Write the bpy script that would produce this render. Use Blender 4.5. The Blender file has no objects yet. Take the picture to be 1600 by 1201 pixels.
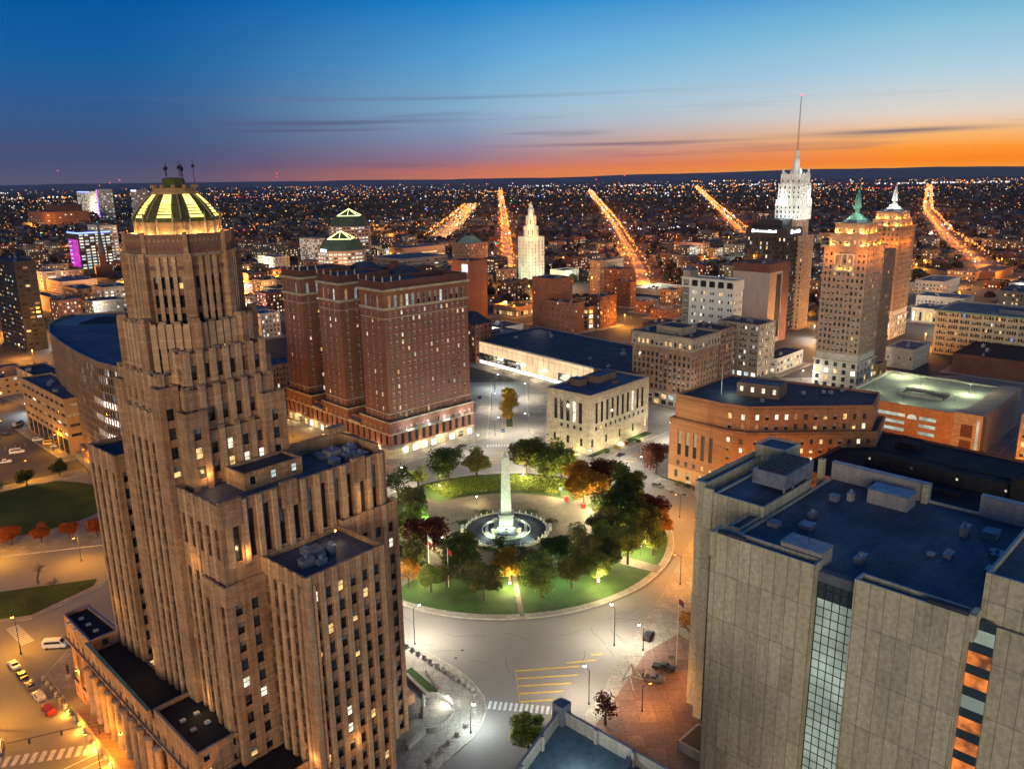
import bpy, bmesh, math, random
from mathutils import Vector, Matrix
random.seed(7)
S = bpy.context.scene
COL = S.collection
CAM = Vector((0, 0, 120))
PI = math.pi
def R(d): return math.radians(d)
def lin(c):
    return tuple(((v/255)/12.92 if v/255 <= .04045 else (((v/255)+.055)/1.055)**2.4) for v in c)

# ------------------------------------------------------------------ materials
MATS = {}
def new_mat(name):
    m = bpy.data.materials.new(name); m.use_nodes = True
    nt = m.node_tree; nt.nodes.clear()
    out = nt.nodes.new('ShaderNodeOutputMaterial')
    MATS[name] = m
    return m, nt, out
def N(nt, t, **kw):
    n = nt.nodes.new(t)
    for k, v in kw.items(): setattr(n, k, v)
    return n
def surf(name, col, col2=None, sc=.15, fine=3., rough=.85, brick=None, bump=.15, spec=.3, metal=0, stain=.5, joint=.7, streak=0., planar=False, bvar=(.78,1.12)):
    """stone, brick, roofing, paving: large blotches, fine grain and, if asked, coursed joints"""
    m, nt, out = new_mat(name); L = nt.links.new
    p = N(nt, 'ShaderNodeBsdfPrincipled'); L(p.outputs[0], out.inputs[0])
    p.inputs['Roughness'].default_value = rough; p.inputs['Metallic'].default_value = metal
    p.inputs['Specular IOR Level'].default_value = spec
    tc = N(nt, 'ShaderNodeTexCoord')
    n1 = N(nt, 'ShaderNodeTexNoise'); n1.inputs['Scale'].default_value = sc; n1.inputs['Detail'].default_value = 6; n1.inputs['Roughness'].default_value = .62
    n2 = N(nt, 'ShaderNodeTexNoise'); n2.inputs['Scale'].default_value = fine; n2.inputs['Detail'].default_value = 3
    L(tc.outputs['Object'], n1.inputs[0]); L(tc.outputs['Object'], n2.inputs[0])
    r1 = N(nt, 'ShaderNodeMapRange'); r1.inputs[1].default_value = .32; r1.inputs[2].default_value = .68
    L(n1.outputs[0], r1.inputs[0])
    mx = N(nt, 'ShaderNodeMix', data_type='RGBA')
    c2 = col2 or tuple(v*(1-stain) for v in col)
    mx.inputs[6].default_value = (*c2, 1); mx.inputs[7].default_value = (*col, 1)
    L(r1.outputs[0], mx.inputs[0])
    r2 = N(nt, 'ShaderNodeMapRange'); r2.inputs[1].default_value = .25; r2.inputs[2].default_value = .75; r2.inputs[3].default_value = .72; r2.inputs[4].default_value = 1.2
    L(n2.outputs[0], r2.inputs[0])
    mu = N(nt, 'ShaderNodeMix', data_type='RGBA', blend_type='MULTIPLY'); mu.inputs[0].default_value = 1
    L(mx.outputs[2], mu.inputs[6]); L(r2.outputs[0], mu.inputs[7])
    last = mu.outputs[2]; h = n2.outputs[0]
    if brick or streak:
        sp = N(nt, 'ShaderNodeSeparateXYZ'); L(tc.outputs['Object'], sp.inputs[0])
        ad = N(nt, 'ShaderNodeMath', operation='ADD'); L(sp.outputs[0], ad.inputs[0]); L(sp.outputs[1], ad.inputs[1])
    if brick:
        cb = N(nt, 'ShaderNodeCombineXYZ'); L(sp.outputs[0] if planar else ad.outputs[0], cb.inputs[0]); L(sp.outputs[1] if planar else sp.outputs[2], cb.inputs[1])
        b = N(nt, 'ShaderNodeTexBrick'); L(cb.outputs[0], b.inputs[0])
        b.inputs['Scale'].default_value = 1; b.inputs['Brick Width'].default_value = brick[0]; b.inputs['Row Height'].default_value = brick[1]
        b.inputs['Mortar Size'].default_value = brick[2]; b.inputs['Color1'].default_value = (*(bvar[0],)*3,1); b.inputs['Color2'].default_value = (*(bvar[1],)*3,1)
        b.inputs['Mortar'].default_value = (joint, joint, joint, 1); b.offset = brick[3] if len(brick) > 3 else .5
        m3 = N(nt, 'ShaderNodeMix', data_type='RGBA', blend_type='MULTIPLY'); m3.inputs[0].default_value = 1
        L(last, m3.inputs[6]); L(b.outputs[0], m3.inputs[7]); last = m3.outputs[2]
    if streak:
        cb2 = N(nt, 'ShaderNodeCombineXYZ'); L(ad.outputs[0], cb2.inputs[0])
        mz = N(nt, 'ShaderNodeMath', operation='MULTIPLY'); L(sp.outputs[2], mz.inputs[0]); mz.inputs[1].default_value = .06; L(mz.outputs[0], cb2.inputs[1])
        n3 = N(nt, 'ShaderNodeTexNoise'); n3.inputs['Scale'].default_value = 1.3; n3.inputs['Detail'].default_value = 5; L(cb2.outputs[0], n3.inputs[0])
        r3 = N(nt, 'ShaderNodeMapRange'); r3.inputs[1].default_value = .3; r3.inputs[2].default_value = .6; r3.inputs[3].default_value = 1-streak; r3.inputs[4].default_value = 1.08
        L(n3.outputs[0], r3.inputs[0])
        m4 = N(nt, 'ShaderNodeMix', data_type='RGBA', blend_type='MULTIPLY'); m4.inputs[0].default_value = 1
        L(last, m4.inputs[6]); L(r3.outputs[0], m4.inputs[7]); last = m4.outputs[2]
    L(last, p.inputs['Base Color'])
    if bump:
        bp = N(nt, 'ShaderNodeBump'); bp.inputs['Strength'].default_value = bump; bp.inputs['Distance'].default_value = .1
        L(h, bp.inputs['Height']); L(bp.outputs[0], p.inputs['Normal'])
    return m
def plain(name, col, rough=.6, metal=0, spec=.4):
    m, nt, out = new_mat(name)
    p = N(nt, 'ShaderNodeBsdfPrincipled'); nt.links.new(p.outputs[0], out.inputs[0])
    p.inputs['Base Color'].default_value = (*col, 1); p.inputs['Roughness'].default_value = rough
    p.inputs['Metallic'].default_value = metal; p.inputs['Specular IOR Level'].default_value = spec
    return m
def glow(name, col, st, var=0., scale=.6, base=(.05,.05,.05), sample=False, lo=.45):
    """lit glass: what is behind it varies a little from pane to pane"""
    m, nt, out = new_mat(name); L = nt.links.new
    p = N(nt, 'ShaderNodeBsdfPrincipled'); L(p.outputs[0], out.inputs[0])
    p.inputs['Base Color'].default_value = (*base, 1); p.inputs['Roughness'].default_value = .25
    p.inputs['Emission Color'].default_value = (*col, 1); p.inputs['Emission Strength'].default_value = st
    if var:
        g = N(nt, 'ShaderNodeNewGeometry')
        n = N(nt, 'ShaderNodeTexNoise'); n.inputs['Scale'].default_value = scale; n.inputs['Detail'].default_value = 4
        L(g.outputs['Position'], n.inputs[0])
        r = N(nt, 'ShaderNodeMapRange'); r.inputs[1].default_value = lo-.12; r.inputs[2].default_value = lo+.2; r.inputs[3].default_value = st*(1-var); r.inputs[4].default_value = st*(1+var*.6)
        L(n.outputs[0], r.inputs[0]); L(r.outputs[0], p.inputs['Emission Strength'])
    if not sample: m.cycles.emission_sampling = 'NONE'
    return m
surf('city_hall_stone', (.58,.32,.155), (.41,.22,.108), sc=.11, brick=(2.4,.62,.03), streak=.34, bump=.1, joint=.75, bvar=(.8,1.14))
surf('pier_stone', (.72,.44,.23), (.52,.31,.16), sc=.2, brick=(2.4,.62,.03), streak=.3, joint=.75, bvar=(.88,1.1))
surf('spandrel_shade', (.16,.085,.05), (.10,.06,.04), sc=.4, fine=3)  # recess shade put into the colour, darker than the wall stone
surf('city_hall_trim', (.50,.33,.20), (.26,.17,.11), sc=.3, fine=2, streak=.4)
surf('terracotta', (.30,.12,.07), (.2,.1,.07), sc=.8, fine=5)
surf('red_brick', (.27,.115,.068), (.20,.085,.052), sc=.12, brick=(1.1,.34,.03), bump=.05, joint=.85)
surf('dark_brick', (.16,.065,.045), (.10,.045,.035), sc=.12, brick=(1.1,.34,.03), bump=.05)
surf('orange_brick', (.42,.21,.10), (.33,.16,.075), sc=.1, brick=(1.6,.4,.03), bump=.05, streak=.15)
surf('amber_wall', (.5,.30,.14), (.38,.22,.1), sc=.12)
surf('limestone', (.50,.43,.29), (.40,.34,.23), sc=.1, brick=(2.2,.8,.03), streak=.2)
surf('pale_stone', (.60,.55,.45), (.46,.41,.33), sc=.15, brick=(2,.7,.03))
surf('white_terracotta', (.72,.74,.66), (.6,.62,.54), sc=.2)
surf('beige_stone', (.42,.35,.25), (.31,.26,.19), sc=.15, brick=(2,.7,.03), streak=.2)
surf('brown_stone', (.30,.185,.12), (.22,.14,.09), sc=.15, streak=.2)
surf('tan_stone', (.42,.30,.21), (.33,.23,.16), sc=.15, brick=(2,.7,.03))
surf('grey_panel', (.33,.30,.28), (.28,.26,.25), sc=.1, streak=.15)
surf('concrete_panel', (.50,.455,.30), (.41,.375,.25), sc=.12, fine=1.2, brick=(2.37,9.4,.07,0.), streak=.12, bump=.05, joint=.5, bvar=(.85,1.12))
surf('concrete', (.36,.34,.28), (.27,.25,.21), sc=.3, streak=.2)
surf('roof_dark', (.065,.07,.088), (.03,.034,.045), sc=.13, fine=1.2, rough=.75, brick=(9.,2.4,.07,.5), planar=True, bvar=(.75,1.2), joint=.6)
surf('roof_blue', (.11,.125,.17), (.045,.055,.085), sc=.09, fine=1.0, rough=.6, brick=(11.,2.2,.06,.5), planar=True, bvar=(.82,1.12), joint=.65)
surf('roof_black', (.022,.022,.025), (.011,.011,.014), sc=.15, fine=1.0, rough=.8, brick=(8.,1.8,.05,.5), planar=True)
surf('roof_grey', (.16,.18,.21), (.09,.1,.12), sc=.1, fine=1.)
surf('copper_green', (.16,.30,.24), (.1,.2,.16), sc=.5)
surf('metal_trim', (.35,.38,.44), sc=.5, rough=.4, metal=.4)
surf('dark_metal', (.05,.05,.055), sc=.5, rough=.5, metal=.3)
surf('asphalt', (.255,.24,.205), (.205,.192,.165), sc=.03, fine=4., rough=.8, bump=.04)
surf('parking_asphalt', (.11,.10,.095), (.075,.07,.065), sc=.06, fine=1.2, rough=.8)
surf('pavement', (.34,.31,.25), (.23,.21,.165), sc=.12, brick=(2.6,2.6,.07,0.), planar=True, bvar=(.85,1.08), fine=1.5, rough=.85)
surf('kerb', (.5,.46,.36), sc=.4)
surf('red_paving', (.22,.135,.095), (.15,.095,.07), sc=.12, brick=(4.,4.,.1,0.), planar=True, fine=1.5)
surf('plaza_paving', (.185,.15,.115), (.10,.08,.062), sc=.07, fine=1., rough=.85)
surf('grass', (.040,.085,.012), (.018,.038,.007), sc=.12, fine=2.5, rough=.95, bump=.5)
surf('white_paint', (.75,.75,.70), (.5,.5,.46), sc=1.2, fine=4)
surf('yellow_paint', (.72,.47,.06), (.45,.30,.06), sc=.9, fine=4)
surf('fountain_floor', (.085,.085,.12), (.05,.05,.07), sc=.4, fine=3)
surf('marble', (.74,.78,.66), (.6,.64,.53), sc=.5, fine=2, brick=(3,1.5,.02), bvar=(.95,1.03), joint=.85)
surf('bark', (.10,.07,.05), sc=2)
surf('far_ground_hazed', (.045,.055,.08), (.022,.028,.042), sc=.004, fine=.03, rough=1)  # haze blue put into the colour of the far plain
surf('shed_red', (.17,.06,.04), sc=.1)  # shed walls: darkened copies of wall colours, dim distance painted in
surf('shed_tan', (.17,.125,.09), sc=.1)
surf('shed_grey', (.13,.13,.13), sc=.1)
surf('shed_pale', (.22,.20,.17), sc=.1)
surf('town_ground', (.075,.07,.065), (.045,.043,.04), sc=.02, fine=.3)  # darker than the near asphalt, dimmer light farther out put into the colour
surf('dark_green_roof', (.045,.085,.065), sc=.3)
surf('far_hill_hazed', (.09,.11,.16), (.07,.09,.14), sc=.0006, fine=.01, rough=1)  # hill colour lightened and blued to stand in for haze
surf('bush', (.05,.075,.02), sc=.5, fine=4)
plain('glass_dark', (.018,.022,.028), .08, 0, .7)
plain('glass_blue', (.03,.05,.07), .06, 0, .8)
plain('glass_mid', (.06,.07,.075), .2, 0, .5)
surf('blind', (.42,.40,.34), (.25,.23,.2), sc=.5, fine=1)
plain('frame_white', (.55,.5,.42), .5)
plain('frame_dark', (.04,.035,.03), .5)
plain('rubber', (.015,.015,.015), .8)
plain('chrome', (.6,.6,.6), .2, .9)
glow('lit_warm', (1,.66,.26), 1.1, .6, .8)
glow('lit_white', (1,.93,.72), 1.15, .5, .8)
glow('lit_cool', (.78,.95,.95), .8, .5, .8)
glow('lit_dimcool', (.6,.75,.9), .3, .6, .8)
glow('lit_dim', (.9,.45,.18), .35, .6, .8)
glow('lit_blue', (.12,.35,1), 1.0, .3)
glow('lamp_orange', (1,.42,.08), 6.)
glow('lamp_white', (1,.93,.8), 14.)
glow('lamp_cool', (.75,.9,1), 12.)
glow('lamp_red', (1,.03,.03), 6.)
glow('lamp_green', (.1,1,.5), 4.)
glow('lamp_blue', (.1,.2,1), 6.)
glow('far_orange', (1,.30,.035), 1.9)
glow('far_amber', (1,.52,.16), 1.6)
glow('far_white', (1,.95,.9), 1.5)
glow('far_red', (1,.05,.05), 2.)
glow('far_purple', (.5,.15,1), 2.)
glow('dome_light', (1,.74,.15), 3.0, .4, .9)
glow('sign_white', (.85,.9,1), 3.0)
glow('purple_wall_glow', (.75,.04,.62), .8, .6, .12)  # lamp-lit magenta wall painted as a self-glowing surface
glow('blue_strip', (.2,.3,1), 3.)
glow('convention_glow', (1,.66,.36), 1.05, .25, .12)
glow('pyramid_light', (.95,1,.35), 3.)
glow('lobby_white', (1,.92,.78), 2.2, .6, .35)
glow('court_glass_lit', (.70,.84,.70), .50, .5, .12, lo=.5)
glow('court_glass_warm', (1,.26,.04), .7, .8, .45)
def leaf_mat(name, a, b, c=None):
    m, nt, out = new_mat(name); L = nt.links.new
    p = N(nt, 'ShaderNodeBsdfPrincipled'); p.inputs['Roughness'].default_value = .7; p.inputs['Specular IOR Level'].default_value = .2
    t = N(nt, 'ShaderNodeBsdfTranslucent'); ms = N(nt, 'ShaderNodeMixShader'); ms.inputs[0].default_value = .3
    L(p.outputs[0], ms.inputs[1]); L(t.outputs[0], ms.inputs[2]); L(ms.outputs[0], out.inputs[0])
    g = N(nt, 'ShaderNodeNewGeometry'); cr = N(nt, 'ShaderNodeValToRGB')
    n = N(nt, 'ShaderNodeTexNoise'); n.inputs['Scale'].default_value = .45; n.inputs['Detail'].default_value = 2; L(g.outputs['Position'], n.inputs[0])
    m1 = N(nt, 'ShaderNodeMapRange'); m1.inputs[1].default_value = .35; m1.inputs[2].default_value = .65; L(n.outputs[0], m1.inputs[0])
    m2 = N(nt, 'ShaderNodeMix'); m2.inputs[0].default_value = .55; L(g.outputs['Random Per Island'], m2.inputs[2]); L(m1.outputs[0], m2.inputs[3]); L(m2.outputs[0], cr.inputs[0])
    e = cr.color_ramp; e.elements[0].color = (*a, 1); e.elements[1].color = (*b, 1)
    if c: k = e.elements.new(.72); k.color = (*c, 1); e.elements[1].position = 1
    L(cr.outputs[0], p.inputs['Base Color']); L(cr.outputs[0], t.inputs['Color'])
    return m
leaf_mat('leaf_green', (.06,.12,.02), (.26,.28,.05))
leaf_mat('leaf_dark', (.035,.06,.014), (.20,.15,.04), (.08,.10,.025))
leaf_mat('leaf_mixed', (.06,.09,.02), (.38,.12,.04), (.17,.14,.035))
leaf_mat('leaf_red', (.07,.018,.012), (.22,.055,.03), (.12,.035,.018))
leaf_mat('leaf_orange', (.25,.08,.012), (.45,.17,.03), (.3,.07,.015))
leaf_mat('leaf_fire', (.28,.12,.01), (.30,.06,.02), (.4,.17,.015))
leaf_mat('leaf_yellow', (.35,.22,.02), (.12,.12,.02), (.30,.18,.02))

# ------------------------------------------------------------------ mesh builder
class MB:
    def __init__(s): s.v, s.f, s.m, s.slots = [], [], [], []
    def mi(s, mat):
        if mat not in s.slots: s.slots.append(mat)
        return s.slots.index(mat)
    def face(s, pts, mat):
        n = len(s.v); s.v.extend(tuple(p) for p in pts); s.f.append(tuple(range(n, n+len(pts)))); s.m.append(s.mi(mat))
    def box(s, x0, x1, y0, y1, z0, z1, mat, bottom=False):
        if x0 > x1: x0, x1 = x1, x0
        if y0 > y1: y0, y1 = y1, y0
        s.prism([(x0,y0),(x1,y0),(x1,y1),(x0,y1)], z0, z1, mat, bottom=bottom)
    def prism(s, poly, z0, z1, mat, top=None, bottom=False, notop=False, scale=1., c=None):
        """poly runs counterclockwise; scale shrinks the top about c"""
        n = len(s.v); k = len(poly)
        if c is None: c = (sum(p[0] for p in poly)/k, sum(p[1] for p in poly)/k)
        s.v.extend((p[0], p[1], z0) for p in poly)
        s.v.extend((c[0]+(p[0]-c[0])*scale, c[1]+(p[1]-c[1])*scale, z1) for p in poly)
        a = s.mi(mat)
        for i in range(k):
            j = (i+1) % k; s.f.append((n+i, n+j, n+k+j, n+k+i)); s.m.append(a)
        if not notop: s.f.append(tuple(range(n+k, n+2*k))); s.m.append(s.mi(top or mat))
        if bottom: s.f.append(tuple(range(n+k-1, n-1, -1))); s.m.append(a)
    def lathe(s, prof, c, mat, seg=12, rot=0., caps=True):
        """prof: list of (radius, z)"""
        n = len(s.v); a = s.mi(mat)
        for r, z in prof:
            for i in range(seg):
                t = rot+2*PI*i/seg; s.v.append((c[0]+r*math.cos(t), c[1]+r*math.sin(t), z))
        for q in range(len(prof)-1):
            for i in range(seg):
                j = (i+1) % seg; b = n+q*seg
                s.f.append((b+i, b+j, b+seg+j, b+seg+i)); s.m.append(a)
        if caps: s.f.append(tuple(n+(len(prof)-1)*seg+i for i in range(seg))); s.m.append(a)
    def tube(s, p, q, r0, r1, mat, seg=6):
        p, q = Vector(p), Vector(q); d = (q-p)
        if d.length < 1e-6: return
        d.normalize(); u = d.orthogonal().normalized(); w = d.cross(u); n = len(s.v); a = s.mi(mat)
        for c, r in ((p, r0), (q, r1)):
            for i in range(seg):
                t = 2*PI*i/seg; s.v.append(tuple(c+u*r*math.cos(t)+w*r*math.sin(t)))
        for i in range(seg):
            j = (i+1) % seg; s.f.append((n+i, n+j, n+seg+j, n+seg+i)); s.m.append(a)
        s.f.append(tuple(n+seg+i for i in range(seg))); s.m.append(a)
    def octa(s, c, r, mat, sz=1.):
        x, y, z = c; n = len(s.v); a = s.mi(mat)
        s.v.extend([(x+r,y,z),(x-r,y,z),(x,y+r,z),(x,y-r,z),(x,y,z+r*sz),(x,y,z-r*sz)])
        for t in ((0,2,4),(2,1,4),(1,3,4),(3,0,4),(2,0,5),(1,2,5),(3,1,5),(0,3,5)):
            s.f.append(tuple(n+i for i in t)); s.m.append(a)
    def mesh(s, name):
        me = bpy.data.meshes.new(name); me.from_pydata(s.v, [], s.f)
        for k in s.slots: me.materials.append(MATS[k])
        me.polygons.foreach_set('material_index', s.m); me.update()
        return me
    def build(s, name, parent=None, smooth=False):
        if not s.f: return None
        me = s.mesh(name)
        if smooth: me.shade_smooth()
        o = bpy.data.objects.new(name, me); COL.objects.link(o)
        if parent: o.parent = parent
        return o
def tag(o, label=None, cat=None, group=None, kind=None):
    if label: o['label'] = label
    if cat: o['category'] = cat
    if group: o['group'] = group
    if kind: o['kind'] = kind
    return o
def thing(name, label, cat, loc=(0,0,0), rz=0., group=None):
    o = bpy.data.objects.new(name, None); COL.objects.link(o)
    o.empty_display_size = .5
    o.location = loc; o.rotation_euler = (0, 0, rz)
    return tag(o, label, cat, group)
def copy_tree(o, loc, rz=0., label=None, sc=None):
    r = o.copy(); COL.objects.link(r); r.location = loc; r.rotation_euler = (0,0,rz)
    if sc: r.scale = (sc, sc, sc)
    if label: r['label'] = label
    for ch in o.children:
        c = ch.copy(); COL.objects.link(c); c.parent = r
        for g in ch.children:
            d = g.copy(); COL.objects.link(d); d.parent = c
    return r
def point(name, loc, power, col, r=.5, parent=None, spot=None, aim=None):
    l = bpy.data.lights.new(name, 'SPOT' if spot else 'POINT'); l.energy = power*(1.3 if name in ('avenue_light','district_light') else 2.6); l.color = col; l.shadow_soft_size = r
    if spot: l.spot_size = spot; l.spot_blend = .6
    o = bpy.data.objects.new(name, l); COL.objects.link(o); o.location = loc
    if aim: o.rotation_euler = (Vector(aim)-Vector(loc)).to_track_quat('-Z','Y').to_euler()
    if parent: o.parent = parent
    return o
def inset(poly, d):
    k = len(poly); out = []
    for i in range(k):
        p0, p1, p2 = poly[i-1], poly[i], poly[(i+1) % k]
        a = Vector((p1[0]-p0[0], p1[1]-p0[1])).normalized(); b = Vector((p2[0]-p1[0], p2[1]-p1[1])).normalized()
        na, nb = Vector((-a.y, a.x)), Vector((-b.y, b.x)); q = (na+nb)
        q = q/max(.3, q.dot(na)) if q.length > 1e-6 else na
        out.append((p1[0]+q.x*d, p1[1]+q.y*d))
    return out
def rect(x0, x1, y0, y1): return [(x0,y0),(x1,y0),(x1,y1),(x0,y1)]

# ------------------------------------------------------------------ building kit
PANES = {}
def pane_mesh(kind, w, h):
    k = (kind, round(w, 2), round(h, 2))
    if k in PANES: return PANES[k]
    b = MB(); W = w/2
    if kind == 'half':        # blind half down
        s = h*.45
        b.face([(-W,0,0),(W,0,0),(W,0,s),(-W,0,s)], 'glass_dark'); b.face([(-W,-.02,s),(W,-.02,s),(W,-.02,h),(-W,-.02,h)], 'blind')
    elif kind == 'halfwarm':
        s = h*.5
        b.face([(-W,0,0),(W,0,0),(W,0,s),(-W,0,s)], 'lit_warm'); b.face([(-W,-.02,s),(W,-.02,s),(W,-.02,h),(-W,-.02,h)], 'blind')
    elif kind == 'arch':
        n = 8; pts = [(-W,0,0),(W,0,0)]+[(W*math.cos(PI*i/n), 0, h-W+W*math.sin(PI*i/n)) for i in range(n+1)]
        b.face(pts, 'glass_dark')
    else:
        b.face([(-W,0,0),(W,0,0),(W,0,h),(-W,0,h)], kind)
    PANES[k] = b.mesh('window_pane'); return PANES[k]
FRM = {}
def frame_mesh(w, h, mat):
    k = (round(w,2), round(h,2), mat)
    if k in FRM: return FRM[k]
    b = MB(); W = w/2; t = .16 if mat == 'frame_white' else .09
    b.box(-W, W, -.1, -.03, h*.47, h*.47+t, mat); b.box(-W, -W+t, -.09, -.03, 0, h, mat); b.box(W-t, W, -.09, -.03, 0, h, mat)
    b.box(-W, W, -.08, -.03, h-t, h, mat); b.box(-W-.12, W+.12, -.28, -.02, -.12, .0, mat)
    FRM[k] = b.mesh('window_frame'); return FRM[k]
class Bld:
    def __init__(s, name, label, cat, loc, deg, group=None, seed=0, frames=None, cap=100, far=False):
        s.root = thing(name, label, cat, (loc[0], loc[1], 0), R(deg), group)
        s.wall, s.roof, s.trim = MB(), MB(), MB(); s.win = []; s.loc = loc; s.c, s.s = math.cos(R(deg)), math.sin(R(deg))
        s.rnd = random.Random(seed); s.frames = frames; s.cap = cap; s.far = far
    def W(s, x, y, z=0): return Vector((s.loc[0]+x*s.c-y*s.s, s.loc[1]+x*s.s+y*s.c, z))
    def sees(s, p0, p1, z=0):
        m = s.W((p0[0]+p1[0])/2, (p0[1]+p1[1])/2, z); n = s.W(p1[1]-p0[1], -(p1[0]-p0[0]))-s.W(0,0)
        n.z = 0
        return (CAM-m).dot(n) > 0
    def kind(s, lit):
        r = s.rnd.random(); mix = lit.get('mix', ('lit_warm','lit_white','halfwarm','lit_dim'))
        if r < lit.get('p', .1): return s.rnd.choice(mix)
        return s.rnd.choice(lit.get('off', ('glass_dark','half','half','glass_mid')))
    def facade(s, p0, p1, z0, z1, sp, wm):
        W = math.hypot(p1[0]-p0[0], p1[1]-p0[1]); ux, uy = (p1[0]-p0[0])/W, (p1[1]-p0[1])/W; nx, ny = uy, -ux
        dep = sp.get('dep', .35); w, h = sp['w'], sp['h']; fl = sp['fl']; mg = sp.get('mg', 1.2)
        g = sp.get('grp', 1); gg = sp.get('gap', .5)             # windows come in groups of g
        gw = g*w+(g-1)*gg
        n = max(0, int((W-2*mg+sp['pitch']-gw)/sp['pitch']))
        if 'n' in sp: n = sp['n']
        zb = z0+sp.get('zb', 1.2); rows = []
        z = zb
        while z+h <= z1-sp.get('zt', .8)+.01: rows.append(z); z += fl
        if n == 0 or not rows:
            s.wall.face([(p0[0],p0[1],z0),(p1[0],p1[1],z0),(p1[0],p1[1],z1),(p0[0],p0[1],z1)], wm); return []
        pitch = sp['pitch'] if n == 1 or not sp.get('fit', True) else (W-2*mg-gw)/(n-1)
        x0 = (W-gw-pitch*(n-1))/2
        cols = [x0+i*pitch+j*(w+gg) for i in range(n) for j in range(g)]
        P = lambda x, z, d=0.: (p0[0]+ux*x-nx*d, p0[1]+uy*x-ny*d, z)
        q = s.wall
        def quad(xa, xb, za, zb_, m=wm): q.face([P(xa,za),P(xb,za),P(xb,zb_),P(xa,zb_)], m)
        prev = 0; sm = sp.get('span', wm)
        for x in cols:
            if x-prev > .01: quad(prev, x, z0, z1)
            zp = z0
            ch_ = sp.get('chan', 0)
            if ch_ and len(rows) > 1:
                za, zz = rows[0], rows[-1]+h
                q.face([P(x,za),P(x,za,ch_),P(x,zz,ch_),P(x,zz)][::-1], wm); q.face([P(x+w,za),P(x+w,zz),P(x+w,zz,ch_),P(x+w,za,ch_)][::-1], wm)
                q.face([P(x,zz,ch_),P(x+w,zz,ch_),P(x+w,zz),P(x,zz)], wm)
            else: ch_ = 0
            for k, z in enumerate(rows):
                if k == 0 or not ch_: quad(x, x+w, zp, z, wm if k == 0 else sm)
                else: q.face([P(x,zp,ch_),P(x+w,zp,ch_),P(x+w,z,ch_),P(x,z,ch_)], sm)
                q.face([P(x,z),P(x+w,z),P(x+w,z,dep),P(x,z,dep)], wm); q.face([P(x,z+h,dep),P(x+w,z+h,dep),P(x+w,z+h),P(x,z+h)], wm)
                q.face([P(x,z,dep),P(x,z+h,dep),P(x,z+h),P(x,z)], wm); q.face([P(x+w,z),P(x+w,z+h),P(x+w,z+h,dep),P(x+w,z,dep)], wm)
                zp = z+h
                kd = sp['fn'](x, z) if 'fn' in sp else s.kind(sp.get('lit', {}))
                c = P(x+w/2, z, dep-.01); s.win.append((c, math.atan2(uy, ux), w, h, kd, (nx, ny)))
            quad(x, x+w, zp, z1); prev = x+w
        if W-prev > .01: quad(prev, W, z0, z1)
        if sp.get('rib'):
            rd, rw, rm = sp['rib'][:3]; over = sp['rib'][3] if len(sp['rib']) > 3 else 0
            xs = [(cols[i]+w+cols[i+1])/2 for i in range(len(cols)-1)]; 
            if sp.get('endrib', True): xs = [cols[0]-(pitch-w)/2]+xs+[cols[-1]+w+(pitch-w)/2]
            for x in xs:
                if x-rw/2 < .05 or x+rw/2 > W-.05: continue
                a, b_, c, d = P(x-rw/2,0,.02), P(x+rw/2,0,.02), P(x+rw/2,0,-rd), P(x-rw/2,0,-rd)
                s.wall.prism([d[:2], c[:2], b_[:2], a[:2]], z0+sp.get('ribz', 0), z1+over, rm)
        return cols
    def prism(s, poly, z0, z1, wm, sp=None, par=.9, roof='roof_dark', band=None, cop=None, hid=False):
        k = len(poly)
        for i in range(k):
            p0, p1 = poly[i], poly[(i+1) % k]
            q = sp[i] if isinstance(sp, (list, tuple)) else sp
            if q and s.sees(p0, p1, z0): s.facade(p0, p1, z0, z1, q, wm)
            else: s.wall.face([(*p0,z0),(*p1,z0),(*p1,z1),(*p0,z1)], wm)
        rf, tm = MB(), MB()
        if par > 0:
            t = .45; inn = inset(poly, t); zr = z1-par
            for i in range(k):
                j = (i+1) % k
                tm.face([(*poly[i],z1),(*poly[j],z1),(*inn[j],z1),(*inn[i],z1)], cop or wm)
                s.wall.face([(*inn[j],zr),(*inn[i],zr),(*inn[i],z1),(*inn[j],z1)], wm)
            rf.face([(*p,zr) for p in inn], roof)
        elif not hid: rf.face([(*p,z1) for p in poly], roof)
        rf.build('roof', s.root); tm.build('coping', s.root)
        for zb, hb, db, bm in (band or ()):
            out = inset(poly, -db); out2 = inset(poly, .02); tb = MB()
            for i in range(k):
                j = (i+1) % k
                tb.face([(*out[i],zb),(*out[j],zb),(*out[j],zb+hb),(*out[i],zb+hb)], bm)
                tb.face([(*out[i],zb+hb),(*out[j],zb+hb),(*out2[j],zb+hb),(*out2[i],zb+hb)], bm)
                tb.face([(*out2[i],zb),(*out2[j],zb),(*out[j],zb),(*out[i],zb)], bm)
            tb.build('cornice', s.root)
    def clutter(s, poly_box, z, n=5, seed=1):
        """plant boxes, vents and hatches standing on the roof: parts of the building"""
        r = random.Random(seed); x0, x1, y0, y1 = poly_box
        for i in range(n):
            b = MB(); x, y = r.uniform(x0+2, x1-2), r.uniform(y0+2, y1-2); w, d, h = r.uniform(1,3.2), r.uniform(1,2.6), r.uniform(.7,1.8)
            m = r.choice(('roof_grey','metal_trim','concrete'))
            b.box(x-w/2, x+w/2, y-d/2, y+d/2, z-.02, z+h, m)
            b.box(x-w/2-.1, x+w/2+.1, y-d/2-.1, y+d/2+.1, z+h, z+h+.12, 'metal_trim')
            if r.random() < .6: b.lathe([(.3,z+h),(.3,z+h+.6),(.5,z+h+.65),(.05,z+h+.9)], (x, y), 'metal_trim', 8)
            b.build('roof_unit', s.root)
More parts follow.
